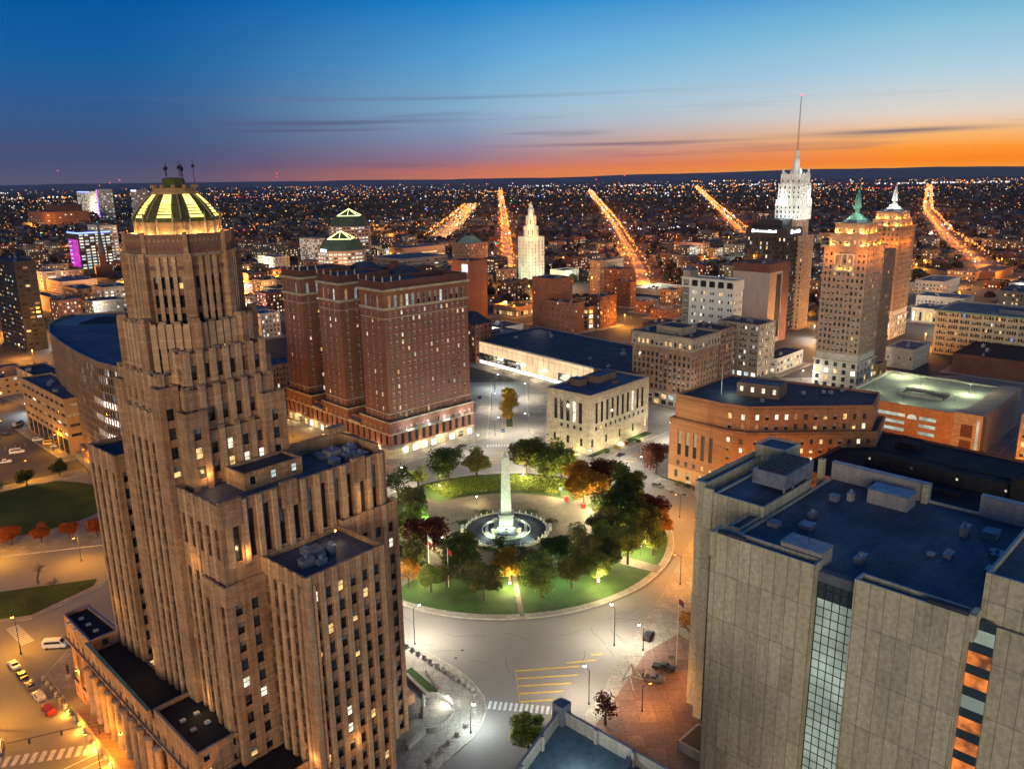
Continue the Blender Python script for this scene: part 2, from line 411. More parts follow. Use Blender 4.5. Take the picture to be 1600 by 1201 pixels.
    def finish(s, names=('wall','roof','trim')):
        for mb, nm in ((s.wall, names[0]), (s.roof, names[1])): mb.build(nm, s.root)
        par = list(range(len(s.trim.v)))                       # each loose piece of trim is a part of its own
        def fd(a):
            while par[a] != a: par[a] = par[par[a]]; a = par[a]
            return a
        for f in s.trim.f:
            for a in f[1:]: par[fd(a)] = fd(f[0])
        gr_ = {}
        for f, m in zip(s.trim.f, s.trim.m): gr_.setdefault(fd(f[0]), []).append((f, m))
        def ext(fs): vs = [s.trim.v[i] for f, _ in fs for i in f]; return max(max(c)-min(c) for c in zip(*vs))
        gl_ = sorted(gr_.values(), key=ext, reverse=True)
        for k0, fs in enumerate(gl_[:100]+([sum(gl_[100:], [])] if len(gl_) > 100 else [])):
            mb = MB(); mp = {}
            for f, m in fs:
                for i in f:
                    if i not in mp: mp[i] = len(mb.v); mb.v.append(s.trim.v[i])
                mb.f.append(tuple(mp[i] for i in f)); mb.m.append(mb.mi(s.trim.slots[m]))
            o = mb.build('stone_trim' if k0 < 100 else 'trim_pieces', s.root)
            if k0 == 100: tag(o, kind='stuff')
        def score(w):
            p = s.W(*w[0]); d = (CAM-p); n = s.W(w[5][0], w[5][1])-s.W(0,0); n.z = 0
            return w[2]*w[3]*max(0, n.dot(d)/d.length)/d.length_squared
        ws = sorted([w for w in s.win], key=score, reverse=True)
        for w in ws[:s.cap]:
            o = bpy.data.objects.new('window', pane_mesh(w[4], w[2], w[3])); COL.objects.link(o)
            o.parent = s.root; o.location = w[0]; o.rotation_euler = (0, 0, w[1])
            if s.frames and w[4] != 'arch':
                f = bpy.data.objects.new('window_frame', frame_mesh(w[2], w[3], s.frames)); COL.objects.link(f); f.parent = o
        rest = ws[s.cap:]
        if rest:
            b = MB(); b2 = MB()
            for c, a, w, h, kd, n in rest:
                ca, sa = math.cos(a), math.sin(a)
                for mb, me in ((b, pane_mesh(kd, w, h)),)+(((b, frame_mesh(w, h, s.frames)),) if s.frames and kd != 'arch' else ()):
                    vs = [(c[0]+v.co.x*ca-v.co.y*sa, c[1]+v.co.x*sa+v.co.y*ca, c[2]+v.co.z) for v in me.vertices]
                    base = len(mb.v); mb.v.extend(vs)
                    for p in me.polygons:
                        mb.f.append(tuple(base+i for i in p.vertices)); mb.m.append(mb.mi(me.materials[p.material_index].name))
            o = b.build('windows', s.root); tag(o, kind='stuff')
        return s.root
SUN = 2.3; HAZE = 6e-6
# ------------------------------------------------------------------ the art deco city hall
def octo(ap, c, rot=22.5):
    r = ap/math.cos(PI/8); return [(c[0]+r*math.cos(R(rot+45*i)), c[1]+r*math.sin(R(rot+45*i))) for i in range(8)]
def merlons(b, poly, z, pitch, w, d, h, mat):
    k = len(poly)
    for i in range(k):
        p, q = Vector(poly[i]), Vector(poly[(i+1) % k]); L = (q-p).length; n = max(1, int(L/pitch)); u = (q-p)/L; nn = Vector((u.y, -u.x))
        if not b.sees(poly[i], poly[(i+1) % k], z): continue
        for j in range(n+1):
            c = p+u*(w/2+(L-w)*j/n); a = c-u*w/2+nn*.12; e = c+u*w/2+nn*.12
            b.trim.prism([tuple(a), tuple(e), tuple(e-nn*d), tuple(a-nn*d)], z, z+h, mat)
OX, OY = -50.45, 126.82
ch = Bld('city_hall', 'towering sandstone art deco city hall with stepped shoulders and a lit yellow ribbed dome', 'city hall', (OX, OY), 49, seed=3, frames='frame_dark')
st, tr = 'city_hall_stone', 'city_hall_trim'
lt = dict(p=.12, mix=('lit_warm','lit_white','halfwarm','lit_warm'), off=('glass_dark','half','half','glass_mid'))
ltw = dict(p=.11, mix=('lit_warm','halfwarm'), off=('glass_dark','glass_dark','glass_mid'))
fS = dict(w=1.35, h=2.15, pitch=3.05, fl=3.66, rib=(.18, 1.0, 'pier_stone'), dep=.5, chan=.14, lit=lt, zb=1.6, zt=1.6, mg=1.3)
fS2 = dict(fS, rib=None, pitch=3.5, w=1.5)
fSt = dict(fS, h=2.7, rib=(.34, 1.1, 'pier_stone', .5), span='terracotta', dep=.75, chan=.5, zt=2.6)
fW = dict(w=1.05, h=2.1, pitch=2.5, fl=3.66, rib=(.16, .85, 'pier_stone', .3), dep=.85, chan=.65, span='spandrel_shade', lit=ltw, zb=1.6, zt=2., mg=1.0)
fWt = dict(fW, span='terracotta')
def CH(poly, z0, z1, sp, **k):
    k.setdefault('cop', tr); ch.prism(poly, z0, z1, st, sp, **k)
# plinth, tall order and attic on the west side, with a row of round columns
wb = [(-8.6,1),(1.,1),(1.,70.5),(-4.6,70.5)]
CH(wb, 0, 4.5, [None,None,None,dict(w=1.1,h=1.7,pitch=4.4,fl=9,zb=1.6,zt=.5,dep=.4,lit=dict(p=.3,mix=('lit_warm','lit_dim')))], par=0, roof='roof_black')
CH([(-8.2,1),(1.,1),(1.,70.2),(-4.2,70.2)], 4.5, 15, [None,None,None,dict(w=2.0,h=8.2,pitch=4.4,fl=20,zb=1,zt=1,dep=.9,rib=(.5,1.5,st),lit=dict(p=.25,mix=('lit_warm','lit_dim'),off=('glass_dark','glass_mid')))], par=0, roof='roof_black')
CH(wb, 15, 18.2, [dict(w=1.5,h=1.8,pitch=3,fl=9,zb=.8,zt=.5,lit=dict(p=.4)),None,None,dict(w=1.2,h=1.9,pitch=3.1,fl=9,zb=.7,zt=.5,dep=.4,lit=ltw)], par=0, roof='roof_black', band=[(15.0,.5,.45,tr)])
for (y0, y1, zz) in ((53.5,70.5,21.8),(19.5,53.5,19.3),(1,19.5,21.8)):
    xa = lambda y: -8.6+(y-1)*4./69.5
    CH([(xa(y0),y0),(1.,y0),(1.,y1),(xa(y1),y1)], 18.2, zz, [dict(w=1.3,h=1.5,pitch=3.4,fl=9,zb=1.2,zt=.5,lit=dict(p=.3))]+[None]*3, par=.8 if zz > 20 else .3, roof='roof_black', cop='metal_trim')
ch.trim.prism([(-8.6+.0,19.5),(-7.9,19.5),(-5.8,53.5),(-6.6,53.5)], 19.3, 21.8, st, top='copper_green')
for i in range(10):
    y = 17.5+i*4.15; x = -9.0+(y-1)*4./69.5
    b = MB(); b.lathe([(1.0,3.2),(1.0,4.4),(.82,4.6),(.85,8),(.78,13.9),(1.05,14.3),(1.05,15.)], (x-.35, y), tr, 14); b.build('column', ch.root, True)
ch.trim.prism([(-11.4,15),(-8.4,15),(-5.8,59),(-8.8,59)], 0, 3.2, st)
CH(rect(-7.5,8,-10,1), 0, 16.4, [dict(w=2.2,h=3.2,pitch=4.6,fl=6,zb=4,zt=2,lit=dict(p=.5,mix=('lit_warm','lit_dim')))]+[None]*2+[dict(w=1.6,h=5,pitch=3.6,fl=7,zb=3,lit=dict(p=.3,mix=('lit_dim','lit_warm')))], roof='roof_black', par=1.0)
for q in (8.5, 12.5, 62, 66, 58):       # skylights on the low roofs
    for dx in (-5.2, -2.4):
        b = MB(); zz = 21.0; b.box(dx-.5, dx+.5, q-.4, q+.4, zz-.05, zz+.45, 'pale_stone'); b.build('roof_hatch', ch.root)
for i in range(8):
    y = 4+i*8.6; point('column_fill', (-13.0+(y-1)*4./69.5, y, 1.2), 700, (1,.36,.04), .3, ch.root)  # added amber lights without fixtures, brighten the foot of the wall
# wings and shoulders
lowS = dict(fS, zt=3.)
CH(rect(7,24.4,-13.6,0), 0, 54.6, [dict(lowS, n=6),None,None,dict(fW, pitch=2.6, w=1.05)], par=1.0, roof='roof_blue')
CH([(7,-12.2),(8.8,-13.9),(8.8,-10),(7,-10)], 16, 52.8, None, par=.3)
CH(rect(24.4,38.4,-1.4,14), 0, 55.6, [dict(fS, zt=2.6, n=4),fS,None,None], par=.8, roof='roof_dark')
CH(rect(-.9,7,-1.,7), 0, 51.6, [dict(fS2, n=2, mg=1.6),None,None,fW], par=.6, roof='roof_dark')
arc = dict(w=1.25, h=9.2, pitch=2.9, fl=20, rib=(.5,1.0,'pier_stone'), zb=.6, zt=1.2, dep=.7, mg=1.4, lit=dict(p=.12, mix=('lit_warm',)), off=('glass_dark',))
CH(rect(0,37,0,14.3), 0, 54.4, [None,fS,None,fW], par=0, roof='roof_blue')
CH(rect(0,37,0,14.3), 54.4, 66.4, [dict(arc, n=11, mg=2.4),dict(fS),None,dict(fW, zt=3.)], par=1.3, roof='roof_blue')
for x, w in ((14,3.2),(30,3.0),(2.2,4.2)):
    ch.trim.box(x-w/2, x+w/2, -.5, .5, 62, 67.0, st)
CH(rect(22,37,14.3,41), 0, 50, None, roof='roof_dark')
ch.trim.box(22.5, 37, 13.8, 14.5, 66.2, 68.0, st); ch.trim.box(36.3, 37.1, 2, 14.5, 66.2, 67.6, st); ch.trim.box(33, 37.3, 12.8, 14.7, 68, 69.4, st)
CH(rect(8.5,21,5.5,12), 65.1, 68.4, [dict(w=1.2,h=1.5,pitch=3.6,fl=9,zb=.9,zt=.5,lit=dict(p=.5,mix=('lit_cool','lit_warm')))]+[None]*3, par=.5, roof='roof_dark')
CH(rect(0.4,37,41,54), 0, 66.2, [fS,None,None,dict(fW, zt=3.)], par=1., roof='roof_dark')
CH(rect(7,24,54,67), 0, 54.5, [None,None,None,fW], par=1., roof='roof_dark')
# the shaft and its setbacks
for poly, z0, z1 in ((rect(.2,24.6,17.5,34.2),0,79),(rect(2.6,22.4,13,38),0,75.5),(rect(.8,24,18.2,34),79,86),(rect(3.4,21.6,13.9,37),75.5,83.5),(rect(4.2,21,14.8,36.5),83.5,90)):
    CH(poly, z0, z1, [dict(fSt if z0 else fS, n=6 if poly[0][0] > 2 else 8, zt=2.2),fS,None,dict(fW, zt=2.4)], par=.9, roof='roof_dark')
    merlons(ch, poly, z1, 3.0, 1.0, .9, .8, tr)
for x0, x1, y0, zt in ((2.0,6.2,11.9,80),(17.8,22.6,11.9,80.5),(-.6,3.2,15.6,84.5),(-.2,2.8,31.0,84)):   # corner buttress piers
    CH(rect(x0,x1,y0,y0+3.2), 0, zt, [dict(fS2, n=1 if x1-x0 < 5 else 1, zt=2.5),None,None,dict(fS2, n=0)], par=.5)
surf('frieze_red', (.34,.17,.10), (.24,.11,.07), sc=.8)
oc = (12.6, 27.0)
for q in ((4,-1.2,56.4),(30,-3,58),(12,10.4,67.6),(20,10.4,67.6),(5,11,68),(-2.2,10,53),(-2.2,50,30),(-2.2,35,24),(-2.2,12,24),(15,-15,18),(6,-12,18)): point('setback_fill', q, 95, (1,.62,.25), .3, ch.root)  # added warm lights with no fixtures, brighten the stepped walls
o1 = octo(10.9, oc); CH(o1, 79, 94.6, dict(fSt, n=4, mg=1.6, h=2.6, zt=3.4), par=1., roof='roof_dark'); merlons(ch, o1, 94.6, 2.8, 1.2, 1.1, .9, tr)
o2 = octo(9.1, oc)
CH(o2, 93.6, 107.2, dict(w=.9, h=2.2, pitch=1.7, fl=3.35, n=4, zb=.9, zt=3.0, rib=(.4,.7,'pier_stone'), endrib=False, span='terracotta', dep=.6, lit=dict(p=.05, off=('glass_dark','half','glass_mid'))), par=.6, band=[(104.6,.7,.25,'terracotta'),(107.0,.55,.5,tr)])
for p in o2:
    d = Vector((p[0]-oc[0], p[1]-oc[1])).normalized(); q = (p[0]+d.x*.1, p[1]+d.y*.1); a = math.atan2(d.y, d.x)
    ch.trim.lathe([(1.0,93.6),(.95,106.9),(.8,107.6)], q, st, 4, a+PI/4)
for p in o1:
    d = Vector((p[0]-oc[0], p[1]-oc[1])).normalized(); ch.trim.lathe([(1.3,79),(1.25,95.4),(.9,96.2)], p, st, 4, math.atan2(d.y, d.x)+PI/4)
o3 = octo(8.9, oc); ch.prism(o3, 107.55, 110.9, 'frieze_red', None, par=1.1, roof='roof_dark', cop=tr)
b = MB()
for i in range(8):     # coloured arches over the top windows
    p, q = Vector(o2[i]), Vector(o2[(i+1) % 8]); L = (q-p).length; u = (q-p)/L; n = Vector((u.y, -u.x))
    for j in range(4):
        s0 = L/2+(j-1.5)*1.7; pts = [(p+u*(s0+.5*math.cos(PI*k/6))+n*.05, 103.6+.9*math.sin(PI*k/6)) for k in range(7)]
        b.face([(c.x, c.y, z) for c, z in pts], 'amber_wall')
tag(b.build('arch_tile', ch.root), kind='stuff')
b = MB()
for i in range(8):     # zigzag frieze of coloured tile on the parapet
    p, q = Vector(o3[i]), Vector(o3[(i+1) % 8]); L = (q-p).length; u = (q-p)/L; n = Vector((u.y, -u.x))
    for j in range(9):
        c = p+u*(L*(j+.5)/9)+n*.06; w = .36
        f = lambda s_, z: (c.x+u.x*s_, c.y+u.y*s_, z)
        b.face([f(-w,108.2),f(0,107.8),f(w,108.2),f(0,109.0)], 'terracotta'); b.face([f(-.3,109.6),f(.3,109.6),f(0,110.3)], 'amber_wall'); 
    c = p+n*.1; b.lathe([(.55,107.6),(.5,111.3)], (p.x, p.y), st, 4, .4)
b.build('tile_frieze', ch.root)
CH(octo(7.15, oc), 109.8, 113.1, None, par=0, roof='amber_wall')
surf('bronze_tile', (.13,.115,.04), (.07,.07,.025), sc=1.2, fine=5)
dome = MB(); prof = [(7.35,113.0),(7.3,113.5),(6.6,114.6),(5.75,115.8),(4.7,117.0),(3.7,117.9)]
dome.lathe([(r/math.cos(PI/8), z) for r, z in prof], oc, 'bronze_tile', 8, PI/8)
for i in range(8):
    a = PI/8+i*PI/4; ca, sa = math.cos(a), math.sin(a)
    for (r0, z0), (r1, z1) in zip(prof[1:], prof[2:]):
        k = 1/math.cos(PI/8); dome.tube((oc[0]+ca*r0*k, oc[1]+sa*r0*k, z0+.05), (oc[0]+ca*r1*k, oc[1]+sa*r1*k, z1+.05), .17, .15, 'amber_wall', 5)
for i in range(16):     # stone fins round the lit drum under the dome
    a = i*PI/8+PI/16; r_ = 7.4; b = MB(); b.lathe([(.24,110.2),(.2,113.3 if i % 2 else 114.2),(.08,113.6 if i % 2 else 114.7)], (oc[0]+r_*math.cos(a), oc[1]+r_*math.sin(a)), tr, 4, a); b.build('drum_fin', ch.root)
dm = dome.build('dome', ch.root)
for i in range(8):     # glowing glass strips between the ribs of the dome
    a = i*PI/4; u = Vector((math.cos(a), math.sin(a), 0)); t = Vector((-u.y, u.x, 0)); b = MB()
    def at(s_): # s_ 0..1 up the profile
        L = s_*4; k = min(3, int(L)); f = L-k; (r0,z0),(r1,z1) = prof[1+k], prof[2+k]
        return Vector((oc[0], oc[1], 0))+u*(r0+(r1-r0)*f+.12)+Vector((0,0,z0+(z1-z0)*f+.1))
    for s0, s1, w0, w1 in ((.04,.14,1.3,1.25),(.19,.27,1.2,1.15),(.31,.38,1.1,1.05),(.42,.49,1.02,.98),(.53,.98,.95,.62)):
        p, q = at(s0), at(s1); b.face([p-t*w0, p+t*w0, q+t*w1, q-t*w1], 'dome_light')
    b.build('dome_window', dm)
b = MB(); b.lathe([(4.2,117.8),(4.2,118.3),(3.8,118.35),(3.8,118.9),(4.0,119.0)], oc, 'amber_wall', 16)
for i in range(12): a = i*PI/6; b.box(oc[0]+3.8*math.cos(a)-.25, oc[0]+3.8*math.cos(a)+.25, oc[1]+3.8*math.sin(a)-.25, oc[1]+3.8*math.sin(a)+.25, 118.9, 119.5, 'amber_wall')
b.lathe([(2.0,118.9),(2.0,120.4),(1.7,120.7),(1.0,120.8)], oc, 'bronze_tile', 8, .4); b.build('lantern', dm)
b = MB()
for i, (dx, dy, h) in enumerate(((1.8,.4,3.0),(-1.6,-.5,2.1),(.4,-1.7,2.6),(-.6,1.1,2.6),(1.2,-1.2,1.9),(2.6,1.4,2.4),(3.6,-1,3.2))):
    b.tube((oc[0]+dx, oc[1]+dy, 119 if abs(dx) > 2.4 else 121), (oc[0]+dx, oc[1]+dy, 121+h), .07, .04, 'dark_metal', 4)
    b.box(oc[0]+dx-.3, oc[0]+dx+.3, oc[1]+dy-.04, oc[1]+dy+.04, 121+h*.5, 121+h*.5+.5, 'dark_metal')
b.build('antenna_mast', dm)
for i in range(16):
    a = i*PI/8+.0; point('parapet_light', (oc[0]+8.1*math.cos(a), oc[1]+8.1*math.sin(a), 110.5), 170, (1,.72,.28), .25, ch.root)
    b = MB(); b.lathe([(.22,109.8),(.26,110.2)], (oc[0]+8.1*math.cos(a), oc[1]+8.1*math.sin(a)), 'dark_metal', 8); b.build('floodlight', ch.root)
# square side portico
CH(rect(38.4,41.5,4,54), 0, 21, [None,dict(w=2,h=12,pitch=4.4,fl=30,zb=4,lit=dict(p=.7,mix=('lit_warm',)))]+[None]*2, roof='roof_black')
for i in range(8):
    b = MB(); b.lathe([(1.0,2.4),(.85,3),(.8,17),(1.05,17.6)], (43.0, 9+i*5.8), tr, 12); b.build('column', ch.root, True)
ch.trim.box(41.5, 44.4, 7, 52, 17.6, 20.5, st); ch.trim.box(41.5, 46, 5, 53, 0, 2.4, st)
ch.clutter((9,23,-12,-2), 53.6, 7, 4); ch.clutter((22,36,2,12), 65.1, 7, 5)
b = MB(); b.tube((20,-5,53.6), (20,-5,56.2), .06, .05, 'dark_metal', 5); b.octa((20,-5,56.3), .28, 'lamp_orange'); b.build('roof_lamp', ch.root)
point('roof_lamp_light', (20,-5,56.1), 120, (1,.7,.3), .2, ch.root)
ch.finish()

# ------------------------------------------------------------------ the concrete court tower (z of the roof 55)
ct = Bld('court_building', 'windowless brutalist concrete court tower with glass slots and a wide blue flat roof', 'court building', (38.0, 138.1), 45, seed=5, frames='frame_dark')
cp = 'concrete_panel'
def CT(x0, x1, b0, b1, z0, z1, sp=None, wm=cp, roof='roof_blue', par=.7, cop='metal_trim'):
    ct.prism(rect(x0, x1, -b1, -b0), z0, z1, wm, sp, par=par, roof=roof, cop=cop)
CT(3, 48, 1.2, 60, 0, 53.2, None, par=.5)                     # core with the main roof
CT(0, 3.1, 0, 19, 0, 55, par=.9)                               # left slab
CT(0, 3.1, 25.8, 42.9, 0, 55, par=.9)                         # middle slab
CT(4, 26, 43.5, 64, 0, 61, par=1.0)                            # right corner tower
for b0, b1 in ((0,5.5),(42.9-6,42.9)):
    ct.trim.box(.3, 1.0, -b1, -b0, 55, 55.45, 'roof_dark')
ct.wall.prism([(-.9,.0),(3.1,.0),(3.1,1.0),(-.9,1.0)], 50.5, 55.4, cp); ct.wall.prism([(-.0,.0),(3.1,.0),(3.1,1.0),(.0,1.0)], 0, 50.5, cp)
ct.wall.prism([(0,-43.9),(3.1,-43.9),(3.1,-42.92),(0,-42.92)], 51, 55.4, cp)
# glazed slot between the slabs: a grid of tall panes in dark bars
sl = MB()
for i in range(5):
    for j in range(29):
        y = -25.75+.04+i*1.34; z = 2+j*1.72
        r = random.Random(i*31+j).random()
        m = 'court_glass_lit' if (j < 27 and r < .985) else 'glass_blue'
        g = MB(); g.face([(1.9, y+1.22, z), (1.9, y, z), (1.9, y, z+1.6), (1.9, y+1.22, z+1.6)], m); g.build('window', ct.root)
g = MB()
for i in range(6): g.box(1.75, 2.0, -25.85+i*1.34, -25.85+i*1.34+.12, 2, 52.2, 'dark_metal')
for j in range(30): g.box(1.8, 1.98, -25.8, -19.0, 1.88+j*1.72, 2.0+j*1.72, 'dark_metal')
g.box(2.02, 3.1, -25.8, -19, 0, 53, 'dark_metal'); g.box(1.6, 3.2, -25.8, -19, 51.6, 53.4, 'roof_grey'); g.build('window_grille', ct.root)
g = MB(); 
for j in range(13):
    z = 3+j*3.9
    h = MB(); h.face([(2.6,-42.95,z),(2.6,-46.2,z),(2.6,-46.2,z+2.3),(2.6,-42.95,z+2.3)], 'court_glass_warm' if j % 4 != 1 and j < 12 else 'court_glass_lit'); h.build('window', ct.root)
    g.box(2.5, 2.9, -46.2, -42.95, z+2.3, z+3.9, 'glass_blue')
g.box(2.7, 4, -46.2, -42.95, 0, 53, 'dark_metal'); g.build('glass_strip', ct.root)
# north stair and lift towers
CT(16.5, 38, -10.5, .8, 0, 55.2, roof='roof_blue', par=.4)
CT(20, 49, -13.4, -10.5, 0, 53.5, par=.3)
CT(19, 50, -16.3, -13.4, 0, 56, par=1.2)
ct.wall.prism([(18.2,13.5),(19,13.5),(19,16.2),(18.2,16.2)], 52, 56, cp); ct.wall.prism([(15.8,10.5),(16.5,10.5),(16.5,12.6),(15.8,12.6)], 0, 56, cp)
CT(42, 49.5, -15, -7.5, 53, 58.6, par=.4)
CT(8, 16.5, -2.2, .4, 0, 53.2, par=.3)
g = MB(); g.box(26, 39, -.5, 7, 55.8, 59.0, 'metal_trim'); g.build('cooling_unit', ct.root)
g = MB()
for i in range(9): g.box(27+i*1.35, 27.75+i*1.35, .2, 6.4, 59.0, 59.5, 'dark_metal')
g.build('louvre', ct.root)
for x, y in ((26.2,-.3),(38.6,-.3),(38.6,6.6),(30,-.4)):
    g = MB(); g.box(x, x+.4, y, y+.4, 53, 55.8, 'metal_trim'); g.build('support_leg', ct.root)
# back parapet wall in two runs with the gap, and penthouses
for b0, b1, z in ((1.2,22,56.6),(31.5,60,57.0)): ct.wall.box(47.2, 48.4, -b1, -b0, 52.7, z, 'grey_panel'); ct.trim.box(47.0, 48.6, -b1, -b0, z, z+.2, 'metal_trim')
ct.wall.box(46.3, 47.2, -22, -20.8, 52.7, 56.9, cp); ct.wall.box(45.8, 47.2, 0.2, 1.4, 50, 57.2, cp)
for x0, x1, b0, b1, h in ((39,44,12.5,20.5,3.0),(3.4,8,11,18.6,3.0),(14,16,3,5,.8),(30,31.4,38,40,.6),(22,23,30,31.2,.4)):
    g = MB(); g.box(x0, x1, -b1, -b0, 52.65, 52.7+h, 'grey_panel'); g.box(x0-.12, x1+.12, -b1-.12, -b0+.12, 52.7+h, 52.86+h, 'metal_trim'); g.build('roof_unit', ct.root)
g = MB(); g.tube((6,-15,55.8),(6,-15,57.6),.05,.04,'dark_metal',4); g.tube((6.6,-15,55.8),(6.6,-15,57.2),.05,.04,'dark_metal',4); g.build('antenna', ct.root)
g = MB()
for b_ in range(3, 42, 3): g.octa((7.5+(b_ % 2)*.3, -b_, 52.78), .16, 'dark_metal')
tag(g.build('roof_vents', ct.root), kind='stuff')
ct.clutter((6,44,-56,-20), 52.7, 8, 12); ct.clutter((8,44,-18,-4), 52.7, 4, 13)
ct.finish()

# ------------------------------------------------------------------ the brick hotel with three towers
ht = Bld('brick_hotel', 'massive red brick hotel with three towers rising from an arcaded podium', 'hotel', (-54., 336.), 44, seed=8, frames='frame_white')
rb = 'red_brick'; ls = 'limestone'
lh = dict(p=.10, mix=('lit_white','lit_white','lit_cool','lit_warm','halfwarm'), off=('half','half','glass_dark','glass_mid'))
hw = dict(w=1.15, h=1.75, pitch=3.25, fl=3.25, zb=1.2, zt=.6, dep=.25, lit=lh, mg=1.8)
g1 = dict(w=3.2,h=3.0,pitch=5,fl=9,zb=.4,zt=.4,dep=.4,lit=dict(p=.85,mix=('lobby_white','lit_warm')),mg=1.2)
PW, PN = 49, 91
ht.prism(rect(0,PW,0,PN), 0, 4.2, ls, [g1,None,None,g1], par=0, roof=None or 'roof_dark')
ar = dict(w=1.9,h=5.2,pitch=3.9,fl=20,zb=.9,zt=.3,dep=.4,lit=dict(p=.2,mix=('lit_warm',)),fn=lambda x,z:'arch',mg=1.8)
ht.prism(rect(0,PW,0,PN), 4.2, 10.6, rb, [ar,None,None,dict(ar,w=1.6,pitch=4.4)], par=0, roof='roof_dark', band=[(10.3,.6,.35,ls),(4.1,.5,.3,ls)])
for y0, y1 in ((0,22),(33,55),(66,91)):   # wings rise straight from the street, lower links with balconies between them
    hp = [dict(hw,pitch=3.1,zb=.8),hw,None,dict(hw,n=5,mg=2.2,zb=.8)]
    ht.prism(rect(0,PW if y0==0 else 30,y0,y1), 10.6, 16.2, rb, hp, par=0, roof='roof_dark', band=[(15.9,.7,.6,ls)])
ht.prism(rect(3,30,22,33), 10.6, 13.5, rb, [None,None,None,dict(hw,zb=.7,n=4)], par=.5); ht.prism(rect(3,30,55,66), 10.6, 13.5, rb, [None,None,None,dict(hw,zb=.7,n=4)], par=.5)
ht.trim.box(-.5, 3, 23, 32, 10.9, 11.8, ls); ht.trim.box(-.5, 3, 56, 65, 10.9, 11.8, ls)
tw = ((1.5,19.5),(36,54),(70,88))
for k, (y0, y1) in enumerate(tw):
    x1 = 48.5 if k == 0 else 30
    x0 = 1.2; ya = y0-.0
    p = rect(x0, x1, y0, y1)
    sS = dict(hw, n=14 if k == 0 else 2, mg=2.4) if k == 0 else dict(hw, n=5, mg=3)
    sW = dict(hw, n=3, mg=3.8)
    ht.prism(p, 16.2, 19.6, rb, [dict(sS,fl=9,zb=.6,h=2.2),None,None,dict(sW,fl=9,zb=.6,h=2.2)], par=0, roof='roof_dark', band=[(19.4,.5,.4,ls)])
    ht.prism(p, 19.6, 65.8, rb, [sS,None,None,sW], par=0, roof='roof_dark', band=[(65.6,.5,.3,ls),(61.8,.4,.2,ls)])
    tl = dict(h=5.0, fl=20, zb=.8, zt=.8, w=1.6, dep=.4, lit=dict(p=.45, mix=('lit_dimcool','lit_dimcool','lit_cool','lit_dim'), off=('glass_mid','half')))
    ht.prism(p, 65.8, 74.4, rb, [dict(sS,**tl),None,None,dict(sW,**tl)], par=0, roof='roof_dark', band=[(66.1,.6,.35,ls),(73.6,1.0,.9,ls)])
    ht.prism(p, 74.4, 77.8, 'dark_brick', None, par=2.0, roof='roof_dark', cop=ls)
    for x, y in [(x0, y0+i*(y1-y0)/3) for i in range(4)]+[(x0+i*4.5, y0) for i in range(1, 3)]:
        ht.trim.lathe([(.42,77.8),(.32,78.8),(.4,79.1),(.08,80.2)], (x+.3, y+.3), ls, 6)
ht.prism(rect(30,48.5,19.5,88), 16.2, 76.0, 'dark_brick', None, par=1.2, roof='roof_dark')
for y in (28, 62):
    b = MB(); b.prism([(33,y),(46,y),(46,y+18),(33,y+18)], 75.5, 79, 'roof_dark', scale=.35); b.build('roof_hip', ht.root)
ht.trim.box(38, 41, 44, 47, 75, 81, 'dark_brick')
for k, (y0, y1) in enumerate(tw):
    b = MB(); b.prism(rect(3.5,28,y0+2.4,y1-2.4), 75.9, 77.6, 'roof_dark', scale=.72); b.build('roof_hip', ht.root)
# terrace lights, canopy and lit signs at the foot
for x in (9,20,31,42): point('terrace_light', (x, -2.4, 12.6), 420, (.75,.9,1), .3, ht.root)
for y in (10,28,46,64,80): point('shopfront_light', (-2.2, y, 3.6), 420, (1,.75,.45), .4, ht.root)
for x in (6,17,28,40): point('shopfront_light', (x, -2.2, 3.6), 420, (1,.8,.5), .4, ht.root)
b = MB(); b.box(-6.5, 0, 24, 31, 4.2, 4.7, 'dark_metal'); b.box(-6.6, -6.2, 24, 31, 4.0, 5, 'copper_green'); b.build('canopy', ht.root)
b = MB(); b.box(8, 40, -2.2, 0, 10.9, 11.3, ls); 
for i in range(9): b.box(8+i*4, 8.3+i*4, -2.2, -1.9, 11.3, 12.2, ls)
b.build('terrace', ht.root)
b = MB(); b.lathe([(5.2,0),(5.2,4.3),(5.6,4.5),(4.8,4.9),(0.3,6)], (2.6,2.2), ls, 14); b.build('entrance_pavilion', ht.root)

ht.finish()

# ------------------------------------------------------------------ generic downtown blocks with real proportions
OFF = dict(w=1.4,h=1.8,pitch=2.9,fl=3.6,dep=.3,zb=1.4,zt=.8)
def block(name, label, cat, at, z, a, b, wm, sp, roof='roof_dark', seed=0, base=None, band=None, par=.9, clutter=4, frames=None, deg=46, cap=100, fin=True, group=None):
    """at = nearest roof corner; a = length to the upper left (138 deg), b = length to the upper right (46 deg)"""
    B = Bld(name, label, cat, at, deg, seed=seed, frames=frames, cap=cap, group=group)
    p = rect(0, b, 0, a); z0 = 0
    if base:
        B.prism(p, 0, base[0], base[1], [base[2],None,None,base[2]], par=0, roof=roof, band=[(base[0]-.3,.5,.3,base[1])]); z0 = base[0]
    B.prism(p, z0, z, wm, [sp if not isinstance(sp, tuple) else sp[0],None,None,sp if not isinstance(sp, tuple) else sp[1]], par=par, roof=roof, band=band)
    if clutter: B.clutter((0,b,0,a), z-par, clutter, seed+1)
    if fin: B.finish()
    return B
shop = dict(w=2.8,h=2.6,pitch=4.2,fl=9,zb=.5,zt=.4,dep=.4,lit=dict(p=.75,mix=('lobby_white','lit_warm','lit_cool')))
